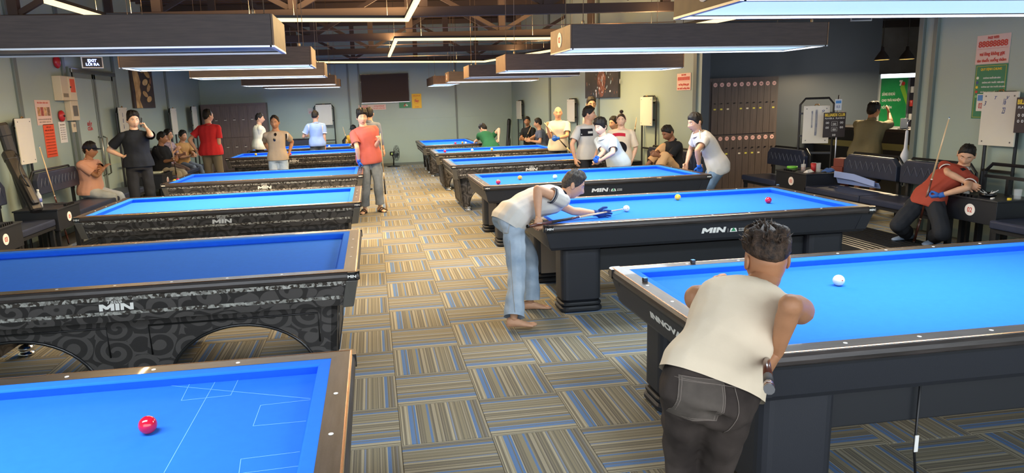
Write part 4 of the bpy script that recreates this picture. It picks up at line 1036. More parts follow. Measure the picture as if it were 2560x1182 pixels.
# left side, raised benches along the left wall
for label, y0, y1, bk, n in (('navy bench carrying a black cue case on the left wall', 8.40, 9.28, [(-.42, .42)], 1), ('navy bench with the folded arms person on the left wall', 10.03, 13.0, [(-1.40, -.05)], 2),
                             ('navy bench with the khaki trousers person further along the left wall', 14.6, 17.9, [(-1.5, -.4), (-.3, .8)], 3)):
    yc = (y0 + y1) / 2; bench(label, (-4.3, yc, 0), 0, .26, -.26, y0 - yc, y1 - yc, .56, bk, (.78, 1.08), n)
cue_box('black side table with a water bottle left of the folded arms person', (-4.3, 9.65, 0), 0, .28, -.24, -.34, .34, .40, .68, '05', 1)
cue_box('black side table at the left edge of the frame', (-4.3, 8.020000000000001, 0), 0, .28, -.24, -.36, .36, .40, .68, '03', 1)
cue_box('black side table with a pale tray beside the khaki trousers person', (-4.3, 14.2, 0), 0, .28, -.24, -.34, .34, .40, .68, '07', 1)
platform('slatted black foot platform along the left benches', (-3.72, 9.9, 0), 0, -.36, .30, -1.9, 2.4, .10, 8)
platform('slatted black foot platform before the three seated on the left', (-3.7, 15.6, 0), 0, -.36, .26, -1.6, 1.9, .10, 8)
# benches along the far right wall and the back wall
aw = math.atan2(A1.y - A0.y, A1.x - A0.x) - (-PI / 2)
for label, t, dx in (('bench against the far right wall with two seated at its back end', .33, 0), ('bench of the person with drawn up knee by the lockers', .94, 0), ('bench half hidden by the woman with the hair bun', .62, 0)):
    q = lerp(A0, A1, t); bench(label, (q.x - .44, q.y, 0), aw, -.25, .26, -.85, .85, .46, [(-.80, -.02), (.02, .80)], (.6, .90), 2)
for label, x, w in (('back wall bench left of the light blue tee person', -2.0, .62), ('back wall bench with the yellow shirt person', -.35, .55)):
    bench(label, (x, 21.05, 0), -PI / 2, -.25, .22, -w, w, .46, [(-w + .03, w - .03)], (.6, .93), 1)
q = lerp(A0, A1, .815); cue_box('black side table beside the bench with the drawn up knee person', (q.x - .40, q.y, 0), aw, -.24, .24, -.3, .3, .36, .62, '04')
# ------------------------------------------------------------------ score boards on stands
M_BOARD = mat('board_white', 'D9D6C6', .3, var=.03, scale=3); M_INK = mat('ink_blue', '3A4A86', .5); M_BROWNP = mat('sign_brown', '2A1D19', .4); M_YEL = mat('sign_yellow', 'E8C63A', .5)
def board(label, loc, rz, w, h, stand=True, marks=None, z=1.5, frame_h=None, depth=.06, wide=-.03):
    """white board on a black tube stand; local -y is the face"""
    r = empty('score_board', loc, rz, label, 'whiteboard', 'white score boards round the hall')
    b = MB(); b.box(-w / 2, w / 2, -.012, .006, z - h / 2, z + h / 2); pn = b.build('panel', M_BOARD, r, bev=.004)
    for x in (-1, 1):
        for s in (-1, 1): disc('screw', M_SATIN, r, (x * (w / 2 - .045), -.0125, z + s * (h / 2 - .045)), (0, -1, 0), .009, .002, 10)
    if frame_h is None: frame_h = z + h / 2 - .01
    if stand:
        b = MB(); e = w / 2 + wide; b.tube([(-e, depth, 0), (-e, depth, frame_h - .09), (-e + .07, depth, frame_h), (e - .07, depth, frame_h), (e, depth, frame_h - .09), (e, depth, 0)], .017, 6, smooth=False); b.build('stand', M_BLACK, r)
        for zz in (z + h * .3, z - h * .3, .85): part('cross_bar', M_BLACK, r, (-e, e, depth - .014, depth + .014, zz - .014, zz + .014))
    b = MB(); b.tube([(-.03, .0, z + h / 2), (-.02, 0, z + h / 2 + .02), (.02, 0, z + h / 2 + .02), (.03, 0, z + h / 2)], .008, 6); b.build('hook', mat('hook_brass', '9A7648', .4, metal=.6), r)
    if marks:
        for tx, x, zz, ww, hh in marks: lettering(tx, M_INK, r, (x, -.0135, z + zz), (1, 0, 0), (0, 0, 1), fit=(ww, hh), name='handwriting', shear=.3)
    return r
board('white score board on the right wall above the rust polo person', (6.80, 6.83, 0), -PI / 2, .44, .585, True, [('T', -.05, .23, .03, .035), ('V', .10, .23, .03, .035), ('3', -.18, .17, .03, .05), ('16\n23', .06, .14, .04, .16)], 1.425, None, .05)
board('white score board with columns of handwriting left of the club sign', (6.74, 9.92, 0), -.60, .36, .57, True, [('12 8 24 31 40', .0, .03, .03, .40), ('7 15 22', -.06, .08, .02, .26), ('9', .09, .20, .04, .04)], 1.285, 1.68, .05, .05)
board('tall white score board at the left edge above the black cue cases', (-4.74, 10.35, 0), PI / 2, .43, .62, True, None, 1.515, None, .05)
board('white score board behind the person on the phone', (-4.72, 14.25, 0), PI / 2, .46, .60, True, [('11\n24\n36', -.05, .05, .04, .3)], 1.66, None, .05)
board('wooden edged score board at the left wall nearer the red tee person', (-4.72, 17.75, 0), PI / 2, .46, .62, True, None, 1.62, None, .05)
board('score board in the left back corner behind the red tee person', (-4.72, 19.8, 0), PI / 2, .46, .62, True, None, 1.66, None, .05)
board('white score board on the back wall behind the light blue tee person', (-1.38, 21.2, 0), 0, .47, .60, True, None, 1.60, 1.91, .05, .05)
for t, lab in ((.10, 'white score board at the far end of the right wall'), (.49, 'white score board behind the person with glasses'), (.845, 'white score board above the black tee person with drawn up knee')):
    q = lerp(A0, A1, t); board(lab, (q.x - .10, q.y, 0), aw - PI / 2, .46, .52, True, None, 1.53, 1.80, .05, .04)
# the club sign on its pole
r = empty('club_sign', (6.80, 9.58, 0), -.25, 'brown sign lettered billiards club on a silver pole', 'sign')
part('sign_panel', M_BROWNP, r, (-.155, .155, -.012, 0, 1.105, 1.47), bev=.004); lettering('BILLIARDS CLUB', M_YEL, r, (0, -.0135, 1.435), (1, 0, 0), (0, 0, 1), fit=(.28, .045), bold=.004)
lettering('PLAYER A   PLAYER B', M_WHITE, r, (0, -.0135, 1.385), (1, 0, 0), (0, 0, 1), fit=(.27, .022))
for x, z in ((-.10, 1.32), (0, 1.30), (.10, 1.32), (-.10, 1.25), (.10, 1.25), (0, 1.22), (0, 1.14)):
    lettering('00', M_WHITE, r, (x, -.0135, z), (1, 0, 0), (0, 0, 1), fit=(.045, .03), name='score_digits')
b = MB()
for x0, x1, z0, z1 in ((-.04, .04, 1.275, 1.335), (-.04, .04, 1.195, 1.25)):
    for q in ((x0, x1, z0, z0 + .002), (x0, x1, z1, z1 + .002), (x0, x0 + .002, z0, z1), (x1, x1 + .002, z0, z1)): b.box(q[0], q[1], -.0135, -.012, q[2], q[3])
b.build('score_boxes', M_WHITE, r)
b = MB(); b.tube([(.05, .02, .0), (.05, .02, 1.72)], .011, 8); b.build('pole', M_ALU, r); b = MB(); b.lathe([(.12, 0), (.12, .012), (.02, .03)], (.05, .02, 0), 18); b.build('pole_base', M_ALU, r)
part('price_card', mat('card_pale', 'D5DCE2', .5), r, (-.01, .085, -.014, -.009, 1.50, 1.66)); lettering('0,5', M_INK, r, (.037, -.0155, 1.55), (1, 0, 0), (0, 0, 1), fit=(.05, .04)); part('card_band', mat('card_blue', '4E8FD0', .5), r, (0, .075, -.0155, -.014, 1.60, 1.64))
r = empty('club_sign', (6.62, 6.25, 0), -PI / 2 + .15, 'brown club sign cut by the right edge of the frame', 'sign')
part('sign_panel', M_BROWNP, r, (-.18, .18, -.012, 0, 1.30, 1.66), bev=.004); lettering('BILLIARDS CLUB', M_YEL, r, (0, -.0135, 1.615), (1, 0, 0), (0, 0, 1), fit=(.33, .05), bold=.004); lettering('PLAYER A   PLAYER B', M_WHITE, r, (0, -.0135, 1.56), (1, 0, 0), (0, 0, 1), fit=(.31, .025))
for x, z in ((-.14, 1.48), (-.10, 1.48), (-.14, 1.42), (-.10, 1.42), (.1, 1.48), (.1, 1.42)): lettering('0', M_WHITE, r, (x, -.0135, z), (1, 0, 0), (0, 0, 1), fit=(.02, .03), name='score_digits')
b = MB(); b.tube([(0, .02, .0), (0, .02, 1.68)], .011, 8); b.build('pole', M_ALU, r); b = MB(); b.lathe([(.12, 0), (.12, .012), (.02, .03)], (0, .02, 0), 18); b.build('pole_base', M_ALU, r)
# ------------------------------------------------------------------ cue lockers
M_LOCK = mat('locker_wood', '4A3F3C', .5, var=.22, scale=5, stretch=(9, 9, .6)); M_TAG = mat('tag_yellow', 'C9C24A', .6); M_TAGW = mat('tag_white', 'C9C2B4', .6)
def lockers(label, loc, rz, w, rows, cols, m, numbered, nums=None):
    """narrow cue lockers; local -y is the front; rows = [(z0, z1)]"""
    r = empty('cue_lockers', loc, rz, label, 'locker'); z0, z1 = rows[-1][0] - .1, rows[0][1] + .06
    part('carcass', m, r, (-w / 2 - .03, w / 2 + .03, 0, .38, 0, z1)); n = 0
    for (a, c) in rows:
        for k in range(cols):
            x0 = -w / 2 + w * k / cols; x1 = -w / 2 + w * (k + 1) / cols; n += 1
            d = part('door', m, r, (x0 + .002, x1 - .002, -.018, 0, a + .002, c - .002), bev=.002); xm = (x0 + x1) / 2
            zl = c - (c - a) * .42 if c == rows[0][1] else c - (c - a) * .24
            part('lock', M_CAPB, d, (xm - .012, xm + .012, -.030, -.018, zl, zl + .018))
            if numbered:
                disc('number_disc', mat('locker_disc', 'DFAFA8', .5), d, (xm, -.0185, c - .052), (0, -1, 0), .036, .002, 16)
                lettering('%02d' % n, M_BROWNP, d, (xm, -.0215, c - .052), (1, 0, 0), (0, 0, 1), fit=(.034, .028))
                if (n * 7) % 5 != 3: part('name_tag', M_TAG if n % 3 else M_TAGW, d, (xm - .02, xm + .022, -.0195, -.018, zl - .10, zl - .075))
            else: part('name_tag', M_TAGW, d, (xm - .035, xm + .035, -.0195, -.018, zl - .035, zl - .015))
    return r
lockers('dark cue lockers with round pink numbers by the bar passage', (6.42, 11.48, 0), -.0, 1.20, [(1.10, 2.0), (.12, 1.08)], 10, M_LOCK, True)
lockers('brown cue lockers in the left back corner', (-3.92, 21.0, 0), 0, 1.76, [(1.06, 1.96), (.10, 1.03)], 7, mat('locker_brown', '6A5A55', .5, var=.2, scale=5, stretch=(9, 9, .6)), False)

# ------------------------------------------------------------------ left wall: doors, fire panel, notices
M_GLASSF = mat('door_frosted', 'B0C2B8', .22, spec=.5, var=.03, scale=1.5); M_FRAME = mat('door_frame', '79837B', .4); M_STEEL = mat('handle_steel', '8E8F88', .25, metal=.9)
d = empty('door_1', (XL, 13.38, 0)); struct(d)
y0, y1, zt = -.92, .98, 2.56
part('frame', M_FRAME, d, (0, .05, y0 - .06, y0, 0, zt + .07), (0, .05, y1, y1 + .06, 0, zt + .07), (0, .05, y0, y1, zt, zt + .07), bev=.004)
for a, c, nm in ((y0 + .005, .03, -1), (.05, y1 - .005, 1)):
    lf = part('door_leaf', M_FRAME, d, (.008, .04, a, a + .07, .02, zt - .01), (.008, .04, c - .07, c, .02, zt - .01), (.008, .04, a, c, zt - .10, zt - .01), (.008, .04, a, c, .02, .14), bev=.003)
    part('glass_pane', M_GLASSF, lf, (.018, .028, a + .06, c - .06, .12, zt - .09)); part('frost_band', mat('frost_band', 'A9B8A0', .5), lf, (.028, .0295, a + .07, c - .07, .92, 1.18))
    yy = c - .11 if nm < 0 else a + .11; b = MB(); b.tube([(.028, yy, .75), (.085, yy, .78), (.085, yy, 1.42), (.028, yy, 1.45)], .014, 8); b.build('handle', M_STEEL, lf)
part('closer_rail', M_STEEL, d, (.03, .085, y0 - .05, y1 + .05, zt - .02, zt + .045), bev=.004)
lettering('ĐẨY\nCỬA', M_RED, d, (.0305, -.38, 1.66), (0, 1, 0), (0, 0, 1), fit=(.22, .17), bold=.004, name='door_sticker')
def plate(name, label, cat, loc, rz, w, h, m, t=.004, group=None):
    """flat thing on a wall: local -y is the face, centred on loc"""
    r = empty(name, loc, rz, label, cat, group); part('sheet', m, r, (-w / 2, w / 2, -t, 0, -h / 2, h / 2)); return r
def words(r, m, lines, t=.004, name='lettering', **k):
    for body, x, z, w, h in lines: lettering(body, m, r, (x, -t - .0012, z), (1, 0, 0), (0, 0, 1), fit=(w, h), name=name, **k)
LW = PI / 2
def lw(u, z, y): return (XL + .004, y, z)
M_PAPER = mat('paper_white', 'E6E2D8', .6); M_PINKP = mat('paper_pink', 'E3C4B4', .6); M_ORANGE = mat('paper_orange', 'E8572E', .6); M_CREAM = mat('plastic_cream', 'D9C9A6', .45)
r = plate('notice', 'orange fire rules notice on the left wall', 'poster', (XL + .003, 11.47, 1.475), LW, .36, .50, M_ORANGE)
words(r, mat('ink_maroon', '7A2A1A', .6), [('NỘI QUY', 0, .205, .16, .03), ('PHÒNG CHÁY CHỮA CHÁY', 0, .16, .28, .025)] + [('QUY ĐỊNH AN TOÀN ĐIỀU %d' % (k + 1), 0, .11 - k * .045, .31, .018) for k in range(8)])
r = plate('notice', 'pale pink picture notice above the orange one', 'poster', (XL + .003, 11.38, 1.90), LW, .50, .37, M_PINKP)
words(r, M_RED, [('TIÊU LỆNH CHỮA CHÁY', 0, .145, .36, .035)]); words(r, mat('ink_grey', '7A6A62', .6), [('KHI XẢY RA CHÁY PHẢI THỰC HIỆN', 0, -.10, .42, .025), ('BÁO ĐỘNG GỌI 114', 0, -.14, .36, .025)])
for k in range(4): part('picture', mat('pic_%d' % k, ('B98A5A', 'A35040', 'C9A070', '8A6A50')[k], .6, var=.5, scale=30), r, (-.20 + .105 * k, -.11 + .105 * k, -.0055, -.004, -.05, .08))
r = plate('notice', 'white typed sheet right of the orange notice', 'poster', (XL + .003, 11.95, 1.585), LW, .26, .33, M_PAPER)
words(r, mat('ink_grey', '7A6A62', .6), [('BẢNG GIÁ GIỜ CHƠI', 0, .12, .16, .02)] + [('GIỜ %d  BÀN 3C' % (k + 1), 0, .07 - k * .035, .18, .014) for k in range(6)])
r = empty('fire_panel', (XL, 12.08, 2.27), LW, 'cream fire alarm cabinet with an orange window', 'alarm panel')
part('cabinet', M_CREAM, r, (-.26, .27, -.13, 0, -.19, .19), bev=.008); part('door', mat('plastic_pale', 'E6D6B2', .45), r, (.0, .265, -.14, -.13, -.185, .185), bev=.003); part('window', mat('panel_orange', 'F0582A', .35), r, (.05, .22, -.146, -.14, -.06, .15)); part('vent', mat('vent_grey', '8C8068', .6), r, (-.22, -.04, -.133, -.13, -.14, -.08))
b = MB(); b.sphere((.04, -.147, .02), .012); b.build('lock', M_CAPB, r)
r = empty('breaker_box', (XL, 12.30, 1.92), LW, 'cream breaker box with a dark window below the fire cabinet', 'breaker box')
part('case', M_CREAM, r, (-.15, .15, -.10, 0, -.16, .16), bev=.01); part('window', mat('window_smoke', '6E6454', .2), r, (-.09, .09, -.106, -.10, -.09, .08), bev=.003)
r = empty('wall_switch', (XL, 12.30, 1.655), LW, 'small cream call point under the breaker box', 'switch'); part('case', M_CREAM, r, (-.075, .075, -.05, 0, -.085, .085), bev=.008); part('button', mat('button_grey', '9A8E7A', .4), r, (-.03, .03, -.058, -.05, .0, .05), bev=.003)
r = empty('alarm_bell', (XL, 11.93, 1.84), LW, 'round red alarm bell beside the picture notice', 'bell'); b = MB(); b.lathe([(.03, 0), (.085, .012), (.09, .035), (.07, .055), (.02, .062)], n=24); b.xform(Matrix.Rotation(PI / 2, 4, 'X')); b.build('gong', mat('bell_red', 'C02A2E', .35), r); b = MB(); b.sphere((0, -.065, 0), .018); b.build('cap', M_CAPB, r)
r = empty('alarm_light', (XL, 12.02, 2.68), LW, 'red alarm lamp high on the left wall', 'alarm light'); b = MB(); b.lathe([(.055, 0), (.055, .03)], n=20); b.xform(Matrix.Rotation(PI / 2, 4, 'X')); b.build('base', mat('base_dark', '5A2A28', .5), r); b = MB(); b.sphere((0, -.035, 0), (.075, .05, .10), 18, 12); b.build('dome', mat('dome_red', 'B8242E', .25), r)
def exit_sign(label, loc, rz, body):
    r = empty('exit_sign', loc, rz, label, 'exit sign'); part('case', M_ALU, r, (-.17, .17, -.03, .0, -.10, .10), bev=.006); part('face', mat('exit_dark', '202634', .3), r, (-.15, .15, -.033, -.03, -.08, .08))
    lettering(body, mat('exit_glow', '8FA8FF', .4, emit='8FA8FF', power=2.2), r, (0, -.0345, 0), (1, 0, 0), (0, 0, 1), fit=(.21, .11), bold=.004)
    b = MB(); b.tube([(0, -.012, .10), (0, -.012, .26)], .008, 6); b.build('bracket', M_BLACK, r)
exit_sign('lit exit sign above the left door', (-4.68, 12.95, 2.72), .55, 'EXIT\nLỐI RA'); exit_sign('lit exit sign hanging in the dark passage at the right', (7.12, 9.6, 2.86), -.0, '← LỐI RA EXIT')
# paintings: plain decorative stand-ins
def painting(label, loc, rz, w, h, kind):
    r = empty('painting', loc, rz, label, 'painting'); part('canvas', mat('canvas_' + kind, '3A2A22' if kind == 'gold' else '33302F', .5, var=.45, scale=3), r, (-w / 2, w / 2, -.045, 0, -h / 2, h / 2), bev=.004); rs = random.Random(5 if kind == 'gold' else 9); y = -.047
    def blob(pts, m, yy=y): b = MB(); b.prism([(x, yy, z) for x, z in pts], (0, 0, 0), (0, .002, 0)); b.build('brush_patch', m, r)
    if kind == 'gold':
        g = mat('paint_gold', 'D9A04A', .4, var=.4, scale=6, col2='F2CE84'); g2 = mat('paint_bronze', '8A5A30', .45, var=.4, scale=7)
        blob([(-.48 * w, .5 * h), (-.22 * w, .5 * h), (-.20 * w, .2 * h), (-.12 * w, .02 * h), (-.18 * w, -.08 * h), (-.15 * w, -.2 * h), (-.24 * w, -.34 * h), (-.14 * w, -.5 * h), (-.42 * w, -.5 * h), (-.40 * w, -.2 * h)], g)
        for cx, cz, s, a in ((.05, .28, .13, .5), (.22, .20, .15, -.4), (.10, .02, .14, .2), (.25, -.08, .13, .7), (.05, -.22, .12, -.3), (.22, -.32, .13, .2), (.36, .05, .1, 1.2)):
            blob([(cx * w + s * w * (math.cos(t) * math.cos(a) * 1.0 - math.sin(t) * .45 * math.sin(a)), cz * h + s * h * (math.cos(t) * math.sin(a) + math.sin(t) * .45 * math.cos(a))) for t in np.linspace(0, 2 * PI, 14, endpoint=False)], g2 if rs.random() < .6 else g, y - .001)
    else:
        for k in range(60):
            cx, cz, s = rs.gauss(.04, .20) * w, rs.uniform(-.42, .42) * h, rs.uniform(.008, .04); a = rs.uniform(0, PI)
            m = mat('splash_%d' % (k % 4), ('D8DCE0', '8A5A44', '9AB4C0', 'B07A5A')[k % 4], .5)
            blob([(cx + s * (math.cos(t) * math.cos(a) - .4 * math.sin(t) * math.sin(a)), cz + s * 1.6 * (math.cos(t) * math.sin(a) + .4 * math.sin(t) * math.cos(a))) for t in np.linspace(0, 2 * PI, 9, endpoint=False)], m, y - .0004 * (k % 5))
        blob([(.02 * w + .12 * w * math.cos(t) * (1 + .2 * math.sin(3 * t)), -.12 * h + .36 * h * math.sin(t)) for t in np.linspace(0, 2 * PI, 18, endpoint=False)], mat('paint_rust', '7A4A36', .5, var=.6, scale=14), y + .0004)
painting('golden painting with leaf shapes on the left wall', (XL + .003, 16.15, 2.48), LW, 1.42, 1.06, 'gold')
q = lerp(A0, A1, .66); nA = Vector((A1.y - A0.y, -(A1.x - A0.x), 0)).normalized()
qa = lerp(A0, A1, .64); painting('dark painting with pale splashes on the far right wall', (qa.x - .005, qa.y, 2.2), aw - PI / 2, 1.72, .80, 'dark')
def wifi(label, loc, rz, w, h, wide=False):
    r = plate('wifi_notice', label, 'poster', loc, rz, w, h, M_PINKP, group='red and pink password notices')
    if wide: words(r, M_RED, [('PASS WIFI:', -w * .25, h * .30, w * .18, h * .16), ('88888888', -w * .25, -h * .12, w * .42, h * .42), ('vui lòng không gạt', w * .25, h * .2, w * .38, h * .22), ('tàn thuốc xuống thảm', w * .25, -h * .18, w * .42, h * .24)], bold=.003)
    else:
        words(r, M_RED, [('PASS WIFI:', 0, h * .40, w * .34, h * .10), ('88888888', 0, h * .19, w * .88, h * .22), ('vui lòng không gạt', 0, -h * .17, w * .76, h * .17), ('tàn thuốc xuống thảm', 0, -h * .38, w * .88, h * .17)], bold=.003); part('rule', M_RED, r, (-w * .46, w * .46, -.005, -.004, h * .02, h * .027))
wifi('pink password notice above the green rules on the near right wall', (XR - .003, 7.095, 2.185), -PI / 2, .425, .315)
qs = lerp(A0, A1, .95); wifi('small pink password notice at the end of the far right wall', (qs.x - .005, qs.y, 2.02), aw - PI / 2, .44, .28)
wifi('wide pink password notice under the television', (.05, YB - .022, 1.765), 0, .82, .16, True)
r = plate('rules_poster', 'green house rules poster behind the right score board', 'poster', (XR - .003, 7.085, 1.72), -PI / 2, .41, .60, mat('poster_green', '2E7D56', .5))
words(r, M_YEL, [('QUY ĐỊNH CHUNG', 0, .245, .27, .035)], bold=.003); words(r, M_PAPER, [('KHÔNG NGỒI LÊN BÀN', .02, .155, .22, .025), ('KHÔNG HÚT THUỐC TRÊN BÀN', .04, .105, .28, .025), ('KHÔNG GẠT TÀN THUỐC LÊN BÀN', .045, .055, .30, .025), ('KHÔNG MANG ĐỒ ĂN VÀO', .03, .0, .28, .022), ('GIỮ GÌN VỆ SINH CHUNG', .03, -.05, .26, .022)], bold=.003)
for k, c in enumerate(('E8E2C8', '3A4A86', 'E8C63A', 'C8352A', '7ABF7A')): disc('bullet', mat('bullet_%d' % k, c, .5), r, (-.165, -.004, .155 - .0515 * k), (0, -1, 0), .016, .002, 12)
b = MB()
for q4 in ((-.19, .19, -.285, -.282), (-.19, .19, .282, .285)): b.box(q4[0], q4[1], -.0052, -.004, q4[2], q4[3])
for x in (-.19, .187): b.box(x, x + .003, -.0052, -.004, -.285, .285)
b.build('gold_border', M_YEL, r)
# back wall: television and posters
r = empty('television', (.46, YB - .02, 2.31), 0, 'large dark television on the back wall', 'television'); part('case', M_CAPB, r, (-.72, .72, -.07, -.01, -.42, .43), bev=.006); part('screen', mat('screen_off', '43352F', .6, spec=.2), r, (-.705, .705, -.073, -.07, -.395, .415)); part('bottom_edge', M_ALU, r, (-.72, .72, -.074, -.07, -.42, -.405))
r = plate('green_poster', 'green poster with balls below the television', 'poster', (1.04, YB - .022, 1.80), 0, .36, .17, mat('poster_green2', '3F8A5A', .5))
for x, z, c in ((-.02, -.02, 'D8402E'), (.02, .01, 'E8D8B0'), (.055, -.015, 'F0EEE0'), (.0, .03, '7A3A20')): disc('ball_print', mat('print_' + c, c, .5), r, (x, -.004, z), (0, -1, 0), .024, .002, 14)
r = plate('yellow_poster', 'yellow poster with a red emblem right of the television', 'poster', (1.395, YB - .022, 1.905), 0, .29, .43, mat('poster_yellow', 'F2BE1E', .5))
words(r, M_RED, [('Sp', 0, 0, .12, .09), ('THÔNG BÁO GIẢI', 0, .155, .22, .025), ('SP CLUB', 0, -.17, .10, .02)], bold=.004)
b = MB(); b.tube([(.075 * math.cos(t), -.0045, .075 * math.sin(t)) for t in np.linspace(0, 2 * PI, 25)], .003, 5); b.build('ring_print', mat('print_orange', 'E08A1E', .5), r)
for x, z, w, h, lab in ((-1.78, 1.72, .15, .18, 'small grey card beside the back wall score board'), ): r = plate('wall_card', lab, 'poster', (x, YB - .02, z), 0, w, h, mat('card_grey', 'B9B4AE', .6)); words(r, M_RED, [('07', 0, -.03, .07, .06)])
for (y, z, lab, num) in ((9.62, 1.66, 'small blue and white table card at the left edge', '03'),):
    r = plate('table_card', lab, 'poster', (XL + .003, y, z), LW, .16, .24, M_PAPER); part('band', mat('card_blue', '4E8FD0', .5), r, (-.08, .08, -.0055, -.004, .02, .12)); words(r, M_INK, [(num, 0, -.05, .08, .08)], .005)
r = plate('table_card', 'blue and white table card tucked by the right score board', 'poster', (XR - .012, 7.17, 1.60), -PI / 2, .11, .19, M_PAPER); part('band', mat('card_blue', '4E8FD0', .5), r, (-.045, .045, -.0055, -.004, .02, .085)); words(r, M_RED, [('02', 0, -.035, .05, .06)], .005)
# ------------------------------------------------------------------ the bar
M_BAR = mat('bar_black', '191A1C', .35); M_OLIVE = mat('bar_band', '7E7A4E', .5)
r = empty('bar_counter', (8.25, 9.7, 0), 0, 'black bar counter with an olive band in the passage', 'bar counter'); part('body', M_BAR, r, (-.25, .25, -2.6, 2.1, 0, 1.12)); part('counter_top', mat('bar_top', '2A2624', .3), r, (-.30, .30, -2.65, 2.12, 1.12, 1.17), bev=.006); part('band', M_OLIVE, r, (-.262, -.25, -2.6, 2.1, .84, .94)); part('kick_band', M_OLIVE, r, (-.262, -.25, -2.6, 2.1, .10, .16))
r = empty('drinks_fridge', (10.16, 12.45, 0), 0, 'green drinks fridge with slogan behind the bar', 'fridge'); part('cabinet', mat('fridge_grey', 'B5BBC0', .4), r, (-.42, .42, 0, .55, .0, 2.05), bev=.01); g = part('door', mat('fridge_green', '1F8A4C', .35, var=.15, scale=2, col2='2FAE62'), r, (-.39, .16, -.02, 0, .15, 1.97)); part('door', mat('fridge_glass', '3A3A44', .15), r, (.20, .40, -.02, 0, .15, 1.97)); part('door_frame', M_ALU, r, (.16, .20, -.03, 0, .15, 1.97)); part('light_box', mat('fridge_top', 'C9D2DC', .4, emit='DCE6F4', power=3), r, (-.40, .40, -.02, 0, 1.98, 2.05))
for body, z, w in (('SẢNG KHOÁI', 1.68, .27), ('CHO TRẢI NGHIỆM', 1.555, .40), ('TỐT TÂN', 1.43, .22)): lettering(body, M_WHITE, r, (-.37 + w / 2, -.022, z), (1, 0, 0), (0, 0, 1), fit=(w, .075), bold=.003)
b = MB(); b.prism([(x, -.023, z) for x, z in ((.0, 1.78), (.06, 1.90), (.16, 1.62), (.16, 1.45))], (0, 0, 0), (0, .002, 0)); b.build('leaf_print', mat('lime', '8CC63F', .5), r); lettering('7', M_WHITE, r, (.01, -.0245, 1.87), (1, 0, 0), (0, 0, 1), fit=(.07, .11), bold=.01); disc('badge', M_RED, r, (.06, -.023, 1.86), (0, -1, 0), .038, .002)
rs = random.Random(3)
for k in range(8):
    t = empty('drink_can', (10.40 + .10 * (k % 2), 12.40, .9 + .26 * (k // 2)), 0, '%s can, %s one on the %s shelf of the bar fridge' % (('red', 'blue', 'silver', 'purple')[k % 4], ('left', 'right')[k % 2], ('lowest', 'second', 'third', 'top')[k // 2]), 'can', 'cans in the bar fridge'); b = MB(); b.lathe([(.025, 0), (.032, .008), (.032, .11), (.026, .12)], n=12); b.build('can_body', mat('can_%d' % (k % 4), ('C23A3A', '3A5AC2', 'D8D8E0', '7A3AA0')[k % 4], .3), t)
for u, (x, y) in enumerate(((8.22, 10.5), (8.66, 10.5))):
    r = empty('pendant_lamp', (x, y, 2.24), 0, ('dark bell pendant over the bar, left one', 'dark bell pendant over the bar, right one')[u], 'pendant lamp', 'bell pendants over the bar'); b = MB(); b.lathe([(.115, 0), (.108, .02), (.080, .07), (.045, .12), (.026, .145), (.02, .20), (.001, .205)], n=24); b.build('shade', mat('pendant_dark', '2E2622', .5), r); b = MB(); b.tube([(0, 0, .20), (0, 0, 1.9)], .006, 6); b.build('cord', M_BLACK, r); b = MB(); b.lathe([(.104, .000), (.104, .004)], n=24); b.build('glow_disc', mat('pendant_glow', 'FFD27A', .5, emit='FFC768', power=2), r); area('pendant_light', r, (0, 0, -.004), 0, .18, .18, 40, (1, .78, .48), 170)
r = empty('menu_stand', (8.08, 9.75, 1.17), .3, 'small white menu stand on the bar', 'menu'); part('card', M_PAPER, r, (-.08, .08, -.004, .004, 0, .16)); part('foot', M_BLACK, r, (-.09, .09, -.03, .03, 0, .01))
for k, (x, y, c, lab) in enumerate(((8.12, 8.95, 'A8C86A', 'small green bottle on the bar counter'), (8.2, 8.85, '6A9A50', 'second green bottle on the bar counter'), (8.1, 11.2, 'B88A5A', 'amber bottle at the far end of the bar'))):
    r = empty('bottle', (x, y, 1.17), 0, lab, 'bottle'); b = MB(); b.lathe([(.028, 0), (.03, .01), (.03, .13), (.012, .18), (.012, .22)], n=14); b.build('glass', mat('bottle_' + c, c, .15), r); b = MB(); b.lathe([(.014, .22), (.014, .24)], n=10); b.build('bottle_cap', M_RED, r)
r = empty('wall_plaque', (9.45, 13.59, 2.48), 0, 'round dark plaque on the concrete wall over the bar', 'plaque'); disc('plate', M_CAPB, r, (0, 0, 0), (0, -1, 0), .16, .03)
# ------------------------------------------------------------------ standing fan, cue cases
r = empty('floor_fan', (.62, 20.9, 0), 0, 'black floor fan standing by the back wall', 'fan'); b = MB(); b.lathe([(.20, 0), (.20, .02), (.05, .045)], (-.04, 0, 0), 24); b.build('fan_base', M_CAPB, r); b = MB(); b.tube([(-.04, 0, .04), (-.03, .0, .22), (-.06, .0, .33)], .018, 8); b.build('stem', M_CAPB, r); b = MB(); b.tube([(-.13, .0, .39), (.0, -.02, .39)], .06, 12); b.build('motor', M_CAPB, r); part('badge', mat('fan_badge', '9AB86A', .5), r, (-.10, -.055, -.075, -.062, .36, .42))
ax = Vector((.93, -.36, 0)); u_ = Vector((0, 0, 1)); v_ = ax.cross(u_); c0 = Vector((.06, -.035, .40))
for k in range(3):
    a0 = 2 * PI * k / 3; b = MB(); P4 = [c0 + (u_ * math.cos(a0 + t) + v_ * math.sin(a0 + t)) * rr + ax * s for rr, t, s in ((.03, -.4, -.01), (.19, -.5, -.03), (.20, .1, .0), (.15, .45, .02), (.03, .4, .01))]; b.prism([tuple(q) for q in P4], (0, 0, 0), tuple(ax * .003)); b.build('blade', mat('fan_blade', '3E4650', .35), r)
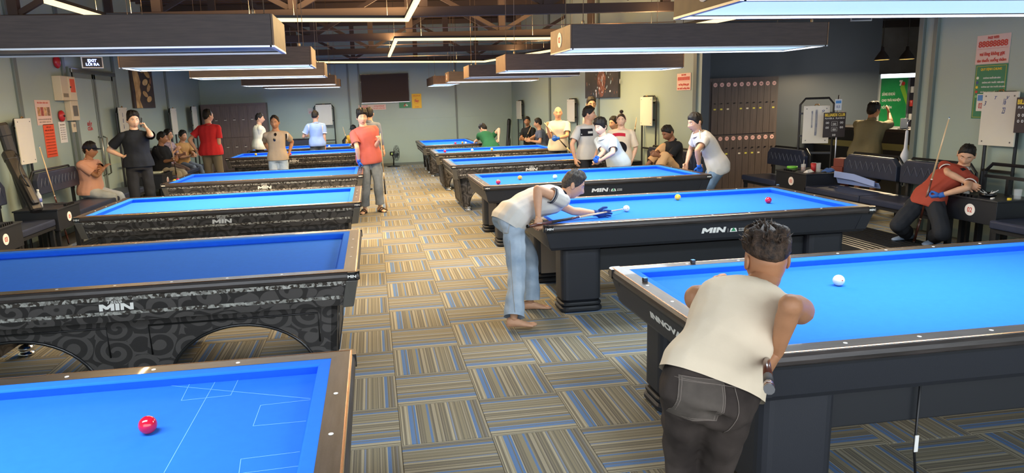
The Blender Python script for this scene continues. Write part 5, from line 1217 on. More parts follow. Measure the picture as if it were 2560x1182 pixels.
for s, nm in ((-.05, 'rear_grille'), (.05, 'front_grille')):
    b = MB()
    for rr, ss in ((.225, 0), (.15, s * .5), (.08, s * .8)): b.tube([tuple(c0 + (u_ * math.cos(t) + v_ * math.sin(t)) * rr + ax * (s * .4 + ss)) for t in np.linspace(0, 2 * PI, 25)], .004, 5)
    for k in range(20): t = 2 * PI * k / 20; b.tube([tuple(c0 + (u_ * math.cos(t) + v_ * math.sin(t)) * .03 + ax * s * 1.3), tuple(c0 + (u_ * math.cos(t) + v_ * math.sin(t)) * .225 + ax * s * .4)], .002, 4)
    b.build(nm, M_BLACK, r)
M_CASE = mat('case_black', '1D1B1B', .5, var=.2, scale=12, bump=.1, bscale=120)
def cue_case(label, p0, p1, w=.055, strap=True):
    p0, p1 = Vector(p0), Vector(p1); r = empty('cue_case', p0, 0, label, 'cue case'); a = Vector((0, 0, 0)); c = p1 - p0; d = c.normalized(); n = d.orthogonal().normalized(); q = d.cross(n); b = MB()
    b.loft([ell_ring(a + d * t * c.length, n, q, w * k, w * .75 * k, 12, .7) for t, k in ((0, .7), (.02, 1), (.85, 1), (.86, 1.08), (.97, 1.05), (1.0, .75))]); b.build('tube', M_CASE, r)
    b = MB(); b.loft([ell_ring(a + d * t * c.length + q * -w * .9, n, q, w * .7 * k, w * .5 * k, 10, .7) for t, k in ((.08, .7), (.12, 1), (.48, 1), (.55, .5))]); b.build('pocket', M_CASE, r)
    if strap: b = MB(); b.tube([tuple(a + d * c.length * t + q * -w * (1 + 1.8 * math.sin(PI * (t - .3) / .6)) + n * .05 * math.sin(9 * t)) for t in np.linspace(.3, .9, 10)], .009, 5); b.build('strap', M_BLACK, r)
cue_case('black cue case leaning on the bench at the left edge', (-4.16, 9.1, 0.69), (-4.56, 9.45, 1.42), .075); cue_case('second black cue case leaning against the left wall', (-4.6, 9.85, .62), (-4.74, 9.78, 1.78), .07, False)
cue_case('black cue case leaning in the far right corner', (3.95, 20.5, .02), (4.12, 20.8, 1.27), .06, False)
# ------------------------------------------------------------------ cues
M_MAPLE = mat('cue_maple', 'D9B88A', .3, coat=.3); M_BUTTW = mat('cue_butt', '5A2E20', .3, var=.4, scale=20, coat=.4); M_WRAP = mat('cue_wrap', '26221F', .7, bump=.3, bscale=300); M_FERR = mat('cue_ferrule', 'EFEBE0', .3); M_TIPB = mat('cue_tip', '2F6FB0', .8)
def cue(label, butt, tip, butt_m=None, length=1.40, split=.5, wrap=(.22, .42), r0=.0145, r1=.006):
    p0, p1 = Vector(butt), Vector(tip); d = (p1 - p0).normalized(); L_ = length or (p1 - p0).length; r = empty('cue', p0, 0, label, 'cue', 'billiard cues'); f = lambda t: tuple(d * L_ * t); rr = lambda t: lerp(r0, r1, t)
    for nm, a, c, m in (('butt_cap', 0, .012, M_CAPB), ('butt', .012, wrap[0], butt_m or M_BUTTW), ('wrap', wrap[0], wrap[1], M_WRAP if wrap[1] - wrap[0] > .05 else M_MAPLE), ('forearm', wrap[1], split, butt_m or M_BUTTW), ('joint', split, split + .008, M_FERR), ('shaft', split + .008, .985, M_MAPLE), ('ferrule', .985, .995, M_FERR), ('tip', .995, 1.0, M_TIPB)):
        if c - a < .002: continue
        b = MB(); b.tube([f(a), f(c)], [rr(a), rr(c)], 10); b.build(nm, m, r)
    return r
cue('cue leaning at the left benches, tip up against the orange notice', (-4.43, 10.48, 0.02), (-4.55, 10.3, 1.43), None, 1.44)
cue('cue resting across the shot of the barefoot person', (1.18, 5.33, 0.83), (2.27, 6.13, 0.79), None, None)
cue('cue held upright by the rust polo person', (5.91, 6.84, 0.1), (5.92, 6.55, 1.37), None, 1.42, .52, (.20, .205))
cue('cue gripped low by the front player, butt towards the viewer', (1.06, 1.7, 1.0), (1.88, 3.1, 0.68), None, 1.42, .5, (.05, .14), .0155)
cue('cue standing beside the coral red polo person', (0.17, 12.07, 0.01), (0.13, 11.6, 1.44), M_MAPLE, 1.44)
cue('cue held across the body of the bald person', (3.86, 13.2, 0.74), (3.28, 13.15, 1.38), M_MAPLE, None)
cue('cue held by the seated black polo person at the far right', (3.94, 17.9, 0.77), (4.14, 17.9, 1.17), M_MAPLE, None)
cue('cue under the hand of the leaning white polo person', (4.43, 8.92, 0.75), (4.34, 8.86, 1.34), None, None)
cue('cue held by the khaki trousers person on the left bench', (-4.03, 14.9, 0.35), (-4.1, 14.95, 1.4), None, None)
cue('cue beside the yellow shirt person at the back wall', (-0.71, 20.2, 0.8), (-0.83, 20.5, 1.25), M_MAPLE, None)
cue('cue leaning behind the woman with the hair bun', (4.87, 12.6, 1.04), (4.96, 12.7, 1.42), M_MAPLE, None)
# ------------------------------------------------------------------ balls and chalk
BM = {'red': mat('ball_red', 'D21834', .1, coat=.5), 'white': mat('ball_white', 'ECE4C2', .1, coat=.5), 'yellow': mat('ball_yellow', 'F2B21C', .1, coat=.5), 'orange': mat('ball_orange', 'EE9A22', .1, coat=.5), 'pale': mat('ball_pale', 'D4E2BC', .1, coat=.5)}
def ball(label, x, y, c, spot=True):
    r = empty('ball', (x, y, .7512), 0, label, 'ball', 'carom balls'); b = MB(); b.sphere((0, 0, .0307), .0307, 28, 18); b.build('sphere', BM[c], r)
    if spot: disc('spot', mat('spot_red', 'A03A2A', .3) if c in ('white', 'pale') else mat('spot_dark', '7A2A1A', .3), r, (.0, -.0292, .0365), (0, -.98, .19), .0036, .0016, 10)
for lab, q, c in (('large red ball alone on the nearest left table', (-0.82, 2.33, 0.78), 'red'), ('white ball on the nearest right table', (2.5, 3.4, 0.78), 'white'), ('yellow ball on the second right table', (3.07, 6.71, 0.78), 'yellow'), ('red ball at the right end of the second right table', (3.76, 6.2, 0.78), 'red'), ('white cue ball before the tip of the barefoot person', (2.33, 6.2, 0.78), 'white'),
    ('red ball near the left corner of the third right table', (1.59, 8.87, 0.78), 'red'), ('orange ball on the third right table', (1.96, 9.25, 0.78), 'orange'), ('pale ball beyond the back of the barefoot person', (2.42, 9.13, 0.78), 'pale'), ('red ball at the left of the fifth right table', (1.55, 15.14, 0.78), 'red'), ('white ball on the fifth right table', (2.15, 15.11, 0.78), 'white'), ('yellow ball on the fifth right table', (2.58, 15.08, 0.78), 'yellow'),
    ('red ball on the far crosswise table', (2.12, 17.95, 0.78), 'red'), ('orange ball in the far cluster before the green tee', (2.32, 18.08, 0.78), 'orange'), ('white ball of the far cluster by the bridge hand', (2.39, 17.92, 0.78), 'white'), ('yellow ball in the left corner of the fourth left table', (-3.08, 11.22, 0.78), 'yellow'), ('red ball touching the yellow one in the left corner', (-3.06, 11.33, 0.78), 'red'), ('yellow ball left of the taupe tee person', (-2.77, 17.04, 0.78), 'yellow'), ('red ball right of the taupe tee person', (-1.92, 16.6, 0.78), 'red'), ('pale ball on the last left table by the light blue tee', (-1.17, 19.09, 0.78), 'pale'), ('white ball at the right end of the last left table', (-0.59, 19.3, 0.78), 'white')):
    ball(lab, q[0], q[1], c, q[1] < 8 and c != 'red')
def chalk(label, x, y, z=.8012):
    r = empty('chalk', (x, y, z), .1, label, 'chalk', 'cue chalks'); part('cube', mat('chalk_dark', '2A2E36', .6), r, (-.012, .012, -.012, .012, 0, .021), bev=.002); part('chalk_top', mat('chalk_blue', '6FA6D8', .9), r, (-.010, .010, -.010, .010, .021, .0225))
for lab, q in (('dark cue chalk on the back rail of the nearest right table', (1.9, 3.92, 0.81)), ('dark cue chalk on the left rail of the nearest right table', (1.46, 3.59, 0.81)), ('cue chalk on the far corner of the second right table', (4.31, 6.94, 0.81)), ('cue chalk by the coral polo person', (-0.21, 11.78, 0.81))): chalk(lab, q[0], q[1])
# chalk lines and a mark on the nearest left cloth
M_LINE = mat('cloth_line', '7FC0F4', .9)
r = empty('cloth_lines', (-.6, 2.0, .7512), 0, 'thin pale layout lines drawn on the nearest left cloth', 'markings')
for a, c in (((-0.88, 2.76, 0.75), (-0.29, 2.5, 0.75)), ((-0.69, 2.77, 0.75), (-0.69, 2.04, 0.75)), ((-0.79, 2.76, 0.75), (-0.78, 2.59, 0.75)), ((-0.78, 2.59, 0.75), (-0.6, 2.6, 0.75)), ((-0.6, 2.6, 0.75), (-0.6, 2.77, 0.75)), ((-0.47, 2.48, 0.75), (-0.29, 2.49, 0.75)), ((-0.47, 2.48, 0.75), (-0.47, 2.31, 0.75)), ((-0.47, 2.31, 0.75), (-0.29, 2.31, 0.75)), ((-0.47, 2.08, 0.75), (-0.29, 2.09, 0.75)), ((-0.47, 2.08, 0.75), (-0.46, 1.99, 0.75)), ((-0.45, 1.99, 0.75), (-0.28, 2.0, 0.75))):
    a, c = Vector(a) - Vector((-.6, 2.0, .751)), Vector(c) - Vector((-.6, 2.0, .751)); a.z = c.z = 0; n = (c - a).normalized().cross(Vector((0, 0, 1))) * .0009; b = MB(); b.hexa([tuple(a - n), tuple(a + n), tuple(c + n), tuple(c - n)], [tuple(v + Vector((0, 0, .0004))) for v in (a - n, a + n, c + n, c - n)]); b.build('line', M_LINE, r)
# ------------------------------------------------------------------ things on the side tables
M_GLASS = mat('clear_glass', 'F4F8F8', .05, alpha=.22); M_DRINK = mat('drink_amber', '8A4A2A', .15)
def tumbler(label, loc, h=.09, r0=.034, drink=None, straw=False):
    r = empty('glass', loc, 0, label, 'glass', 'drinking glasses'); b = MB(); b.lathe([(r0 * .85, 0), (r0, h), (r0 - .003, h), (r0 * .82 - .003, .008), (.001, .008)], n=18); b.build('tumbler', M_GLASS, r)
    if drink: b = MB(); b.lathe([(r0 * .80 - .003, .009), (r0 * .93 - .004, h * .6), (.001, h * .6)], n=16); b.build('drink', M_DRINK, r)
    if straw: b = MB(); b.tube([(.0, .0, .012), (.012, .008, h + .06)], .003, 6); b.build('straw', M_PAPER, r)
tz = .656
tumbler('glass under the hand of the rust polo person', (6.20, 6.52, tz), .085); tumbler('empty glass at the right of side table 02', (6.40, 6.12, tz), .10, .036)
r = empty('ashtray', (6.30, 6.36, tz), 0, 'black ashtray full of stubs on side table 02', 'ashtray'); b = MB(); b.lathe([(.045, 0), (.075, .012), (.078, .04), (.066, .04), (.058, .016), (.001, .014)], n=22); b.build('bowl', M_CAPB, r)
for k in range(6): a = k * 1.05; b = MB(); b.tube([(.03 * math.cos(a), .03 * math.sin(a), .03), (.085 * math.cos(a + .4), .085 * math.sin(a + .4), .055 + .008 * (k % 3))], .004, 6); b.build('stub', M_PAPER, r)
r = empty('lighter', (6.22, 6.22, tz), .5, 'small white lighter on side table 02', 'lighter'); part('body', M_PAPER, r, (-.035, .025, -.011, .011, 0, .014), bev=.003); part('tip', M_ALU, r, (.025, .038, -.010, .010, 0, .013))
r = empty('chalk', (6.28, 6.09, tz), .2, 'yellow cube at the near edge of side table 02', 'chalk'); part('cube', mat('cube_yellow', 'E8C63A', .6), r, (-.014, .014, -.014, .014, 0, .024), bev=.003)
t3 = .651
r = empty('tin', (6.13, 9.52, t3), 0, 'bright green round tin on side table 03', 'tin'); b = MB(); b.lathe([(.07, 0), (.072, .006), (.072, .036)], n=26); b.build('can', mat('tin_dark', '3A5A2A', .4), r); b = MB(); b.lathe([(.075, .034), (.075, .058), (.068, .064)], n=26); b.build('lid', mat('tin_green', '6CBF3C', .35), r)
tumbler('red iced drink with a straw on side table 03', (6.16, 9.30, t3), .11, .034, True, True); tumbler('half full glass behind the red carton on side table 03', (6.34, 9.33, t3), .12, .034, True); tumbler('clear glass beside the napkins on side table 03', (6.30, 9.16, t3), .13, .033)
r = empty('carton', (6.28, 9.24, t3), .6, 'red cardboard cup on side table 03', 'cup'); b = MB(); b.lathe([(.03, 0), (.042, .12), (.040, .12), (.028, .004)], n=18); b.build('cup', mat('carton_red', 'B02A2E', .5), r)
r = empty('napkins', (6.17, 9.18, t3), .3, 'crumpled white napkins on side table 03', 'napkin'); b = MB(); rs = random.Random(2)
for k in range(3): b.loft([[(.05 * (1 - q * .8) * math.cos(t) * (1 + .3 * math.sin(3 * t + k)) + .03 * k - .03, .04 * (1 - q * .8) * math.sin(t) * (1 + .3 * math.cos(2 * t + k)), .035 * q + .003 * k) for t in np.linspace(0, 2 * PI, 12, endpoint=False)] for q in (0, .5, 1)])
b.build('paper', M_PAPER, r)
r = empty('towel', (6.42, 9.10, t3), 0, 'blue towel bunched at the back of side table 03', 'towel'); b = MB(); b.loft([[(.09 * k * math.cos(t) * (1 + .2 * math.sin(5 * t)), .07 * k * math.sin(t), z + .008 * math.sin(4 * t)) for t in np.linspace(0, 2 * PI, 20, endpoint=False)] for k, z in ((1, .008), (.9, .03), (.5, .05), (.1, .05))], smooth=True); b.build('cloth', cloth_mat('towel_blue', '4A68A0'), r)
for k, (w, z0, z1) in enumerate(((.12, 0, .60), (.13, .601, .70), (.11, .701, .82))):
    r = empty('storage_box', (6.78, 9.30, 0), .2 + .1 * k, ('tall dark red box, lowest of the stack behind side table 03', 'flat dark red box in the middle of the stack behind side table 03', 'small dark red box topmost of the stack behind side table 03')[k], 'box', 'dark red boxes behind side table 03'); part('carton', mat('box_maroon', '7A3A2E', .5), r, (-w, w * .6, -w * .7, w * .7, z0, z1), bev=.005)
r = empty('folded_board', (6.30, 8.55, .52), 0, 'folded pale blue sleeve lying behind the right bench', 'sleeve'); b = MB(); b.hexa([(.15, -.42, .06), (.15, -.42, .075), (.15, .42, .085), (.15, .42, .07)], [(.18, -.42, .0), (.18, -.42, .015), (.18, .42, .0), (.18, .42, -.015)]); b.prism([(.10, -.40, .03), (.10, .0, .07), (.10, .40, .075), (.10, .40, .16), (.10, .0, .155), (.10, -.40, .10)], (0, 0, 0), (.012, 0, 0)); b.build('sheet', mat('sleeve_blue', '8FA4D8', .5), r)
r = empty('water_bottle', (-4.33, 9.57, .681), 0, 'clear water bottle with blue label on the left side table', 'bottle'); b = MB(); b.lathe([(.03, 0), (.034, .01), (.034, .15), (.014, .20), (.014, .215)], n=18); b.build('bottle_body', mat('pet_clear', 'DCE6EC', .1, alpha=.55), r); b = MB(); b.lathe([(.0145, .213), (.0145, .235)], n=14); b.build('bottle_cap', M_WHITE, r); b = MB(); b.lathe([(.0345, .07), (.0345, .12)], n=18); b.build('label_band', mat('label_blue', '5A6AB0', .5), r)
r = empty('phone_wallet', (-4.22, 9.85, .681), .4, 'black wallet lying by the water bottle', 'wallet'); part('cover', M_CASE, r, (-.06, .06, -.04, .04, 0, .018), bev=.004)
r = empty('tray', (-4.28, 14.2, .681), 0, 'pale tray on the side table by the khaki trousers person', 'tray'); part('base', mat('tray_pale', 'D4D8B8', .4), r, (-.16, .16, -.12, .12, 0, .03), bev=.01)
r = empty('umbrella', (6.88, 8.235, .52), 0, 'white wrapped umbrella hanging at the end of the right wall', 'umbrella'); b = MB(); b.loft([ell_ring(Vector((0, 0, z)), Vector((1, 0, 0)), Vector((0, 1, 0)), a, a * .6, 12) for z, a in ((.0, .01), (.1, .05), (.30, .075), (.42, .06), (.50, .025), (.72, .02), (.74, .004))], smooth=True); b.build('canopy', mat('nylon_white', 'E6E6EA', .5), r); b = MB(); b.tube([(0, 0, .72), (0, 0, .84), (.02, 0, .86)], .008, 6); b.build('handle', M_ALU, r)
# cord under the nearest right table
r = empty('tag_cord', (2.34, 2.60, 0), 0, 'dark cord with a white tag hanging under the nearest right table', 'cord'); b = MB(); b.tube([(0, 0, .56), (.0, .0, .20), (.02, 0, .06)], .006, 6); b.build('cord', M_BLACK, r); part('tag', M_WHITE, r, (-.009, .009, -.010, -.006, .20, .28))

# ------------------------------------------------------------------ the people in the room
PEOPLE = {
    'front': {'s': 0.9529,'pe': (1.108,2.15,0.787),'ch': (1.417,2.404,1.071),'upp': (0.39,0.319,0.864),'upc': (0.672,0.551,0.495),'hl': (1.033,2.166,0.814),'hr': (1.182,2.134,0.759),'sl': (1.214,2.457,1.041),'sr': (1.517,2.266,1.025),'hd': (1.498,2.47,1.168),'hf': (0.173,0.982,-0.07),'hu': (0.012,0.069,0.998),'el': (1.376,2.667,0.982),'wl': (1.488,2.871,0.96),'fdl': (0.478,0.874,-0.092),'pnl': (-0.698,0.694,0.176),'er': (1.352,2.07,1.115),'wr': (1.375,2.17,0.905),'fdr': (-0.289,0.227,-0.93),'pnr': (0.564,-0.82,0.102),'kl': (1.1,2.332,0.451),'al': (1.155,2.3,0.075),'ftl': (0.07,0.998,0.0),'kr': (1.224,2.295,0.39),'ar': (1.235,2.08,0.075),'ftr': (0.07,0.998,0.0),'base': (1.108,2.15,0.0)},
    'jeans': {'s': 0.9882,'pe': (1.114,5.72,0.815),'ch': (1.601,5.842,0.981),'upp': (0.568,0.142,0.81),'upc': (0.955,0.238,0.179),'hl': (1.101,5.81,0.808),'hr': (1.127,5.63,0.822),'sl': (1.488,5.999,0.959),'sr': (1.573,5.649,0.975),'hd': (1.715,5.87,1.071),'hf': (0.924,-0.081,-0.375),'hu': (0.373,-0.033,0.927),'el': (1.73,5.931,0.831),'wl': (1.965,5.97,0.793),'fdl': (0.974,0.163,-0.158),'pnl': (-0.234,0.971,-0.044),'er': (1.327,5.577,1.092),'wr': (1.313,5.5,0.863),'fdr': (-0.057,-0.318,-0.947),'pnr': (0.234,-0.971,0.044),'kl': (1.316,5.888,0.456),'al': (1.296,5.787,0.074),'ftl': (0.996,-0.087,0.0),'kr': (1.107,5.473,0.433),'ar': (1.042,5.27,0.1),'ftr': (0.985,-0.174,0.0),'base': (1.114,5.72,0.0)},
    'redseat': {'s': 0.9765,'pe': (5.993,6.795,0.57),'ch': (6.363,6.762,0.91),'upp': (0.401,-0.035,0.915),'upc': (0.797,-0.07,0.6),'hl': (6.003,6.706,0.563),'hr': (5.984,6.884,0.577),'sl': (6.338,6.605,0.802),'sr': (6.27,6.93,0.93),'hd': (6.374,6.75,1.055),'hf': (-0.679,-0.611,-0.407),'hu': (-0.181,-0.397,0.9),'el': (6.122,6.438,0.749),'wl': (5.983,6.61,0.657),'fdl': (-0.579,0.718,-0.387),'pnl': (0.191,-0.913,-0.36),'er': (6.126,6.697,0.879),'wr': (6.214,6.5,0.777),'fdr': (0.369,-0.825,-0.427),'pnr': (-0.191,0.913,0.36),'kl': (5.873,6.421,0.289),'al': (6.069,6.738,0.173),'ftl': (-0.94,-0.342,0.0),'kr': (5.673,6.808,0.314),'ar': (5.971,7.018,0.173),'ftr': (-0.996,-0.087,0.0),'base': (5.993,6.795,0.1)},
    'bar': {'s': 1.0,'pe': (7.43,9.713,0.823),'ch': (7.561,9.778,1.317),'upp': (0.128,0.063,0.99),'upc': (0.284,0.14,0.948),'hl': (7.384,9.793,0.824),'hr': (7.476,9.633,0.822),'sl': (7.426,9.909,1.259),'sr': (7.653,9.625,1.233),'hd': (7.597,9.8,1.461),'hf': (0.966,0.259,0.0),'hu': (0.0,0.0,1.0),'el': (7.663,10.058,1.207),'wl': (7.883,10.167,1.204),'fdl': (0.895,0.445,-0.009),'pnl': (-0.623,0.779,0.071),'er': (7.888,9.784,1.256),'wr': (7.974,9.95,1.414),'fdr': (0.351,0.676,0.648),'pnr': (0.623,-0.779,-0.071),'kl': (7.526,9.892,0.436),'al': (7.369,9.819,0.075),'ftl': (0.866,0.5,0.0),'kr': (7.635,9.707,0.435),'ar': (7.491,9.607,0.075),'ftr': (0.866,0.5,0.0),'base': (7.43,9.713,0.0)},
    'lean': {'s': 1.0118,'pe': (4.743,9.1,0.817),'ch': (4.422,9.082,1.281),'upp': (-0.298,-0.017,0.954),'upc': (-0.628,-0.035,0.778),'hl': (4.717,9.011,0.808),'hr': (4.769,9.189,0.827),'sl': (4.445,8.905,1.193),'sr': (4.496,9.265,1.25),'hd': (4.382,9.08,1.427),'hf': (-0.981,-0.138,-0.139),'hu': (-0.138,-0.019,0.99),'el': (4.249,8.724,1.083),'wl': (4.32,8.8,0.858),'fdl': (0.285,0.308,-0.908),'pnl': (-0.138,-0.978,-0.155),'er': (4.505,9.458,1.036),'wr': (4.396,9.35,0.841),'fdr': (-0.437,-0.436,-0.787),'pnr': (0.138,0.978,0.155),'kl': (4.523,9.058,0.427),'al': (4.709,8.982,0.076),'ftl': (-0.951,0.309,0.0),'kr': (4.601,9.26,0.438),'ar': (4.778,9.218,0.076),'ftr': (-0.951,0.309,0.0),'base': (4.743,9.1,0.0)},
    'knees': {'s': 0.9765,'pe': (4.859,10.756,0.583),'ch': (4.809,10.754,1.084),'upp': (-0.05,-0.002,0.999),'upc': (-0.112,-0.004,0.994),'hl': (4.862,10.666,0.583),'hr': (4.856,10.846,0.583),'sl': (4.841,10.579,1.013),'sr': (4.792,10.931,1.009),'hd': (4.73,10.75,1.207),'hf': (-0.875,-0.235,-0.423),'hu': (-0.408,-0.109,0.906),'el': (4.656,10.567,0.806),'wl': (4.44,10.5,0.884),'fdl': (-0.903,-0.28,0.326),'pnl': (0.138,-0.99,0.012),'er': (4.833,10.719,0.833),'wr': (4.6,10.75,0.878),'fdr': (-0.973,0.131,0.188),'pnr': (-0.138,0.99,-0.012),'kl': (4.585,10.533,0.862),'al': (4.398,10.45,0.529),'ftl': (-0.999,-0.035,0.0),'kr': (4.71,10.847,0.972),'ar': (4.426,10.85,0.703),'ftr': (-0.999,-0.035,0.0),'base': (4.859,10.756,0.1)},
    'woman': {'s': 0.9207,'pe': (4.04,11.015,0.822),'ch': (4.04,11.015,1.296),'upp': (0.0,0.0,1.0),'upc': (0.0,0.0,1.0),'hl': (4.12,10.986,0.822),'hr': (3.961,11.044,0.822),'sl': (4.198,10.958,1.227),'sr': (3.883,11.073,1.227),'hd': (4.035,11.0,1.433),'hf': (-0.423,-0.906,0.0),'hu': (0.0,0.0,1.0),'el': (4.271,10.962,0.975),'wl': (4.186,10.9,0.776),'fdl': (-0.38,-0.274,-0.884),'pnl': (0.94,-0.342,-0.0),'er': (3.887,11.006,0.974),'wr': (3.912,10.912,0.77),'fdr': (0.107,-0.42,-0.901),'pnr': (-0.94,0.342,0.0),'kl': (4.118,10.937,0.434),'al': (4.148,10.976,0.069),'ftl': (-0.342,-0.94,0.0),'kr': (3.93,11.006,0.434),'ar': (3.932,11.055,0.069),'ftr': (-0.342,-0.94,0.0),'base': (4.04,11.015,0.0)},
    'bendblue': {'s': 0.9882,'pe': (3.755,10.35,0.802),'ch': (3.475,10.262,1.228),'upp': (-0.283,-0.09,0.955),'upc': (-0.597,-0.189,0.78),'hl': (3.786,10.264,0.803),'hr': (3.724,10.436,0.801),'sl': (3.587,10.109,1.182),'sr': (3.452,10.442,1.159),'hd': (3.438,10.25,1.371),'hf': (-0.853,-0.492,-0.174),'hu': (-0.15,-0.087,0.985),'el': (3.508,9.905,1.005),'wl': (3.359,10.05,0.882),'fdl': (-0.616,0.601,-0.51),'pnl': (0.375,-0.925,0.064),'er': (3.472,10.21,1.0),'wr': (3.309,10.05,0.92),'fdr': (-0.673,-0.661,-0.331),'pnr': (-0.375,0.925,-0.064),'kl': (3.62,10.188,0.425),'al': (3.796,10.236,0.074),'ftl': (-0.94,-0.342,0.0),'kr': (3.546,10.387,0.424),'ar': (3.714,10.464,0.074),'ftr': (-0.94,-0.342,0.0),'base': (3.755,10.35,0.0)},
    'greytee': {'s': 0.9922,'pe': (3.484,11.017,0.886),'ch': (3.484,11.017,1.397),'upp': (0.0,0.0,1.0),'upc': (0.0,0.0,1.0),'hl': (3.573,11.041,0.886),'hr': (3.396,10.994,0.886),'sl': (3.659,11.064,1.323),'sr': (3.31,10.97,1.323),'hd': (3.489,11.0,1.545),'hf': (0.966,-0.259,0.0),'hu': (0.0,0.0,1.0),'el': (3.611,10.974,1.059),'wl': (3.55,10.858,0.854),'fdl': (-0.25,-0.478,-0.842),'pnl': (0.966,0.259,-0.0),'er': (3.174,10.901,1.085),'wr': (3.228,10.9,0.848),'fdr': (0.221,-0.003,-0.975),'pnr': (-0.966,-0.259,0.0),'kl': (3.601,10.996,0.468),'al': (3.602,11.049,0.074),'ftl': (0.259,-0.966,0.0),'kr': (3.394,10.94,0.468),'ar': (3.367,10.986,0.074),'ftr': (0.259,-0.966,0.0),'base': (3.484,11.017,0.0)},
    'glassman': {'s': 1.0793,'pe': (4.154,13.008,0.964),'ch': (4.154,13.008,1.52),'upp': (0.0,0.0,1.0),'upc': (0.0,0.0,1.0),'hl': (4.196,13.098,0.964),'hr': (4.112,12.918,0.964),'sl': (4.237,13.186,1.439),'sr': (4.071,12.83,1.439),'hd': (4.171,13.0,1.68),'hf': (-0.087,-0.996,0.0),'hu': (0.0,0.0,1.0),'el': (4.251,13.242,1.137),'wl': (4.327,13.227,0.884),'fdl': (0.289,-0.055,-0.956),'pnl': (0.423,0.906,-0.0),'er': (4.037,12.783,1.137),'wr': (4.098,12.734,0.884),'fdr': (0.228,-0.186,-0.956),'pnr': (-0.423,-0.906,0.0),'kl': (4.253,13.089,0.509),'al': (4.208,13.125,0.081),'ftl': (0.906,-0.423,0.0),'kr': (4.156,12.881,0.509),'ar': (4.099,12.891,0.081),'ftr': (0.906,-0.423,0.0),'base': (4.154,13.008,0.0)},
    'bald': {'s': 0.9879,'pe': (3.645,13.467,0.882),'ch': (3.645,13.467,1.391),'upp': (0.0,0.0,1.0),'upc': (0.0,0.0,1.0),'hl': (3.733,13.444,0.882),'hr': (3.558,13.491,0.882),'sl': (3.819,13.421,1.317),'sr': (3.472,13.514,1.317),'hd': (3.641,13.45,1.538),'hf': (-0.174,-0.985,0.0),'hu': (0.0,0.0,1.0),'el': (3.764,13.247,1.102),'wl': (3.546,13.15,1.064),'fdl': (-0.903,-0.401,-0.155),'pnl': (0.966,-0.259,-0.0),'er': (3.456,13.356,1.084),'wr': (3.368,13.25,1.283),'fdr': (-0.364,-0.438,0.822),'pnr': (-0.966,0.259,0.0),'kl': (3.735,13.391,0.466),'al': (3.762,13.436,0.074),'ftl': (-0.259,-0.966,0.0),'kr': (3.53,13.446,0.466),'ar': (3.529,13.498,0.074),'ftr': (-0.259,-0.966,0.0),'base': (3.645,13.467,0.0)},
    'seatblue': {'s': 0.9882,'pe': (4.249,17.295,0.568),'ch': (4.198,17.296,1.074),'upp': (-0.05,0.002,0.999),'upc': (-0.112,0.004,0.994),'hl': (4.246,17.204,0.568),'hr': (4.252,17.385,0.568),'sl': (4.176,17.119,0.998),'sr': (4.238,17.473,1.003),'hd': (4.161,17.3,1.218),'hf': (-0.866,0.5,0.0),'hu': (0.0,0.0,1.0),'el': (4.123,16.959,0.772),'wl': (3.888,17.0,0.813),'fdl': (-0.971,0.169,0.171),'pnl': (-0.172,-0.985,-0.016),'er': (4.055,17.286,0.899),'wr': (3.887,17.117,0.856),'fdr': (-0.692,-0.7,-0.179),'pnr': (0.172,0.985,0.016),'kl': (3.84,17.207,0.46),'al': (3.76,17.171,0.074),'ftl': (-0.999,0.035,0.0),'kr': (3.845,17.41,0.467),'ar': (3.849,17.45,0.074),'ftr': (-0.999,0.035,0.0),'base': (4.249,17.295,0.0)},
    'seatblack': {'s': 1.0,'pe': (4.206,18.432,0.585),'ch': (4.158,18.415,1.097),'upp': (-0.047,-0.017,0.999),'upc': (-0.106,-0.038,0.994),'hl': (4.237,18.346,0.585),'hr': (4.174,18.519,0.585),'sl': (4.269,18.268,1.028),'sr': (4.062,18.567,1.017),'hd': (4.131,18.4,1.244),'hf': (-0.342,-0.94,0.0),'hu': (0.0,0.0,1.0),'el': (4.229,18.145,0.774),'wl': (3.989,18.1,0.796),'fdl': (-0.979,-0.183,0.091),'pnl': (0.571,-0.821,0.029),'er': (3.958,18.432,0.788),'wr': (3.881,18.2,0.796),'fdr': (-0.315,-0.949,0.034),'pnr': (-0.571,0.821,-0.029),'kl': (3.858,18.195,0.465),'al': (3.794,18.131,0.075),'ftl': (-0.94,-0.342,0.0),'kr': (3.785,18.389,0.473),'ar': (3.772,18.425,0.075),'ftr': (-0.94,-0.342,0.0),'base': (4.206,18.432,0.0)},
    'green': {'s': 1.0118,'pe': (2.808,16.5,0.694),'ch': (2.723,16.871,1.038),'upp': (-0.091,0.396,0.914),'upc': (-0.18,0.785,0.593),'hl': (2.717,16.483,0.693),'hr': (2.9,16.517,0.696),'sl': (2.565,16.752,1.019),'sr': (2.909,16.871,0.966),'hd': (2.703,16.96,1.159),'hf': (-0.557,0.663,-0.5),'hu': (-0.321,0.383,0.866),'el': (2.59,17.019,0.914),'wl': (2.536,17.25,0.84),'fdl': (-0.214,0.931,-0.296),'pnl': (-0.935,-0.324,0.144),'er': (3.044,16.692,1.147),'wr': (3.009,16.6,0.919),'fdr': (-0.141,-0.37,-0.918),'pnr': (0.935,0.324,-0.144),'kl': (2.653,16.757,0.367),'al': (2.687,16.478,0.076),'ftl': (-0.174,0.985,0.0),'kr': (2.867,16.794,0.369),'ar': (2.93,16.522,0.076),'ftr': (-0.174,0.985,0.0),'base': (2.808,16.5,0.0)},
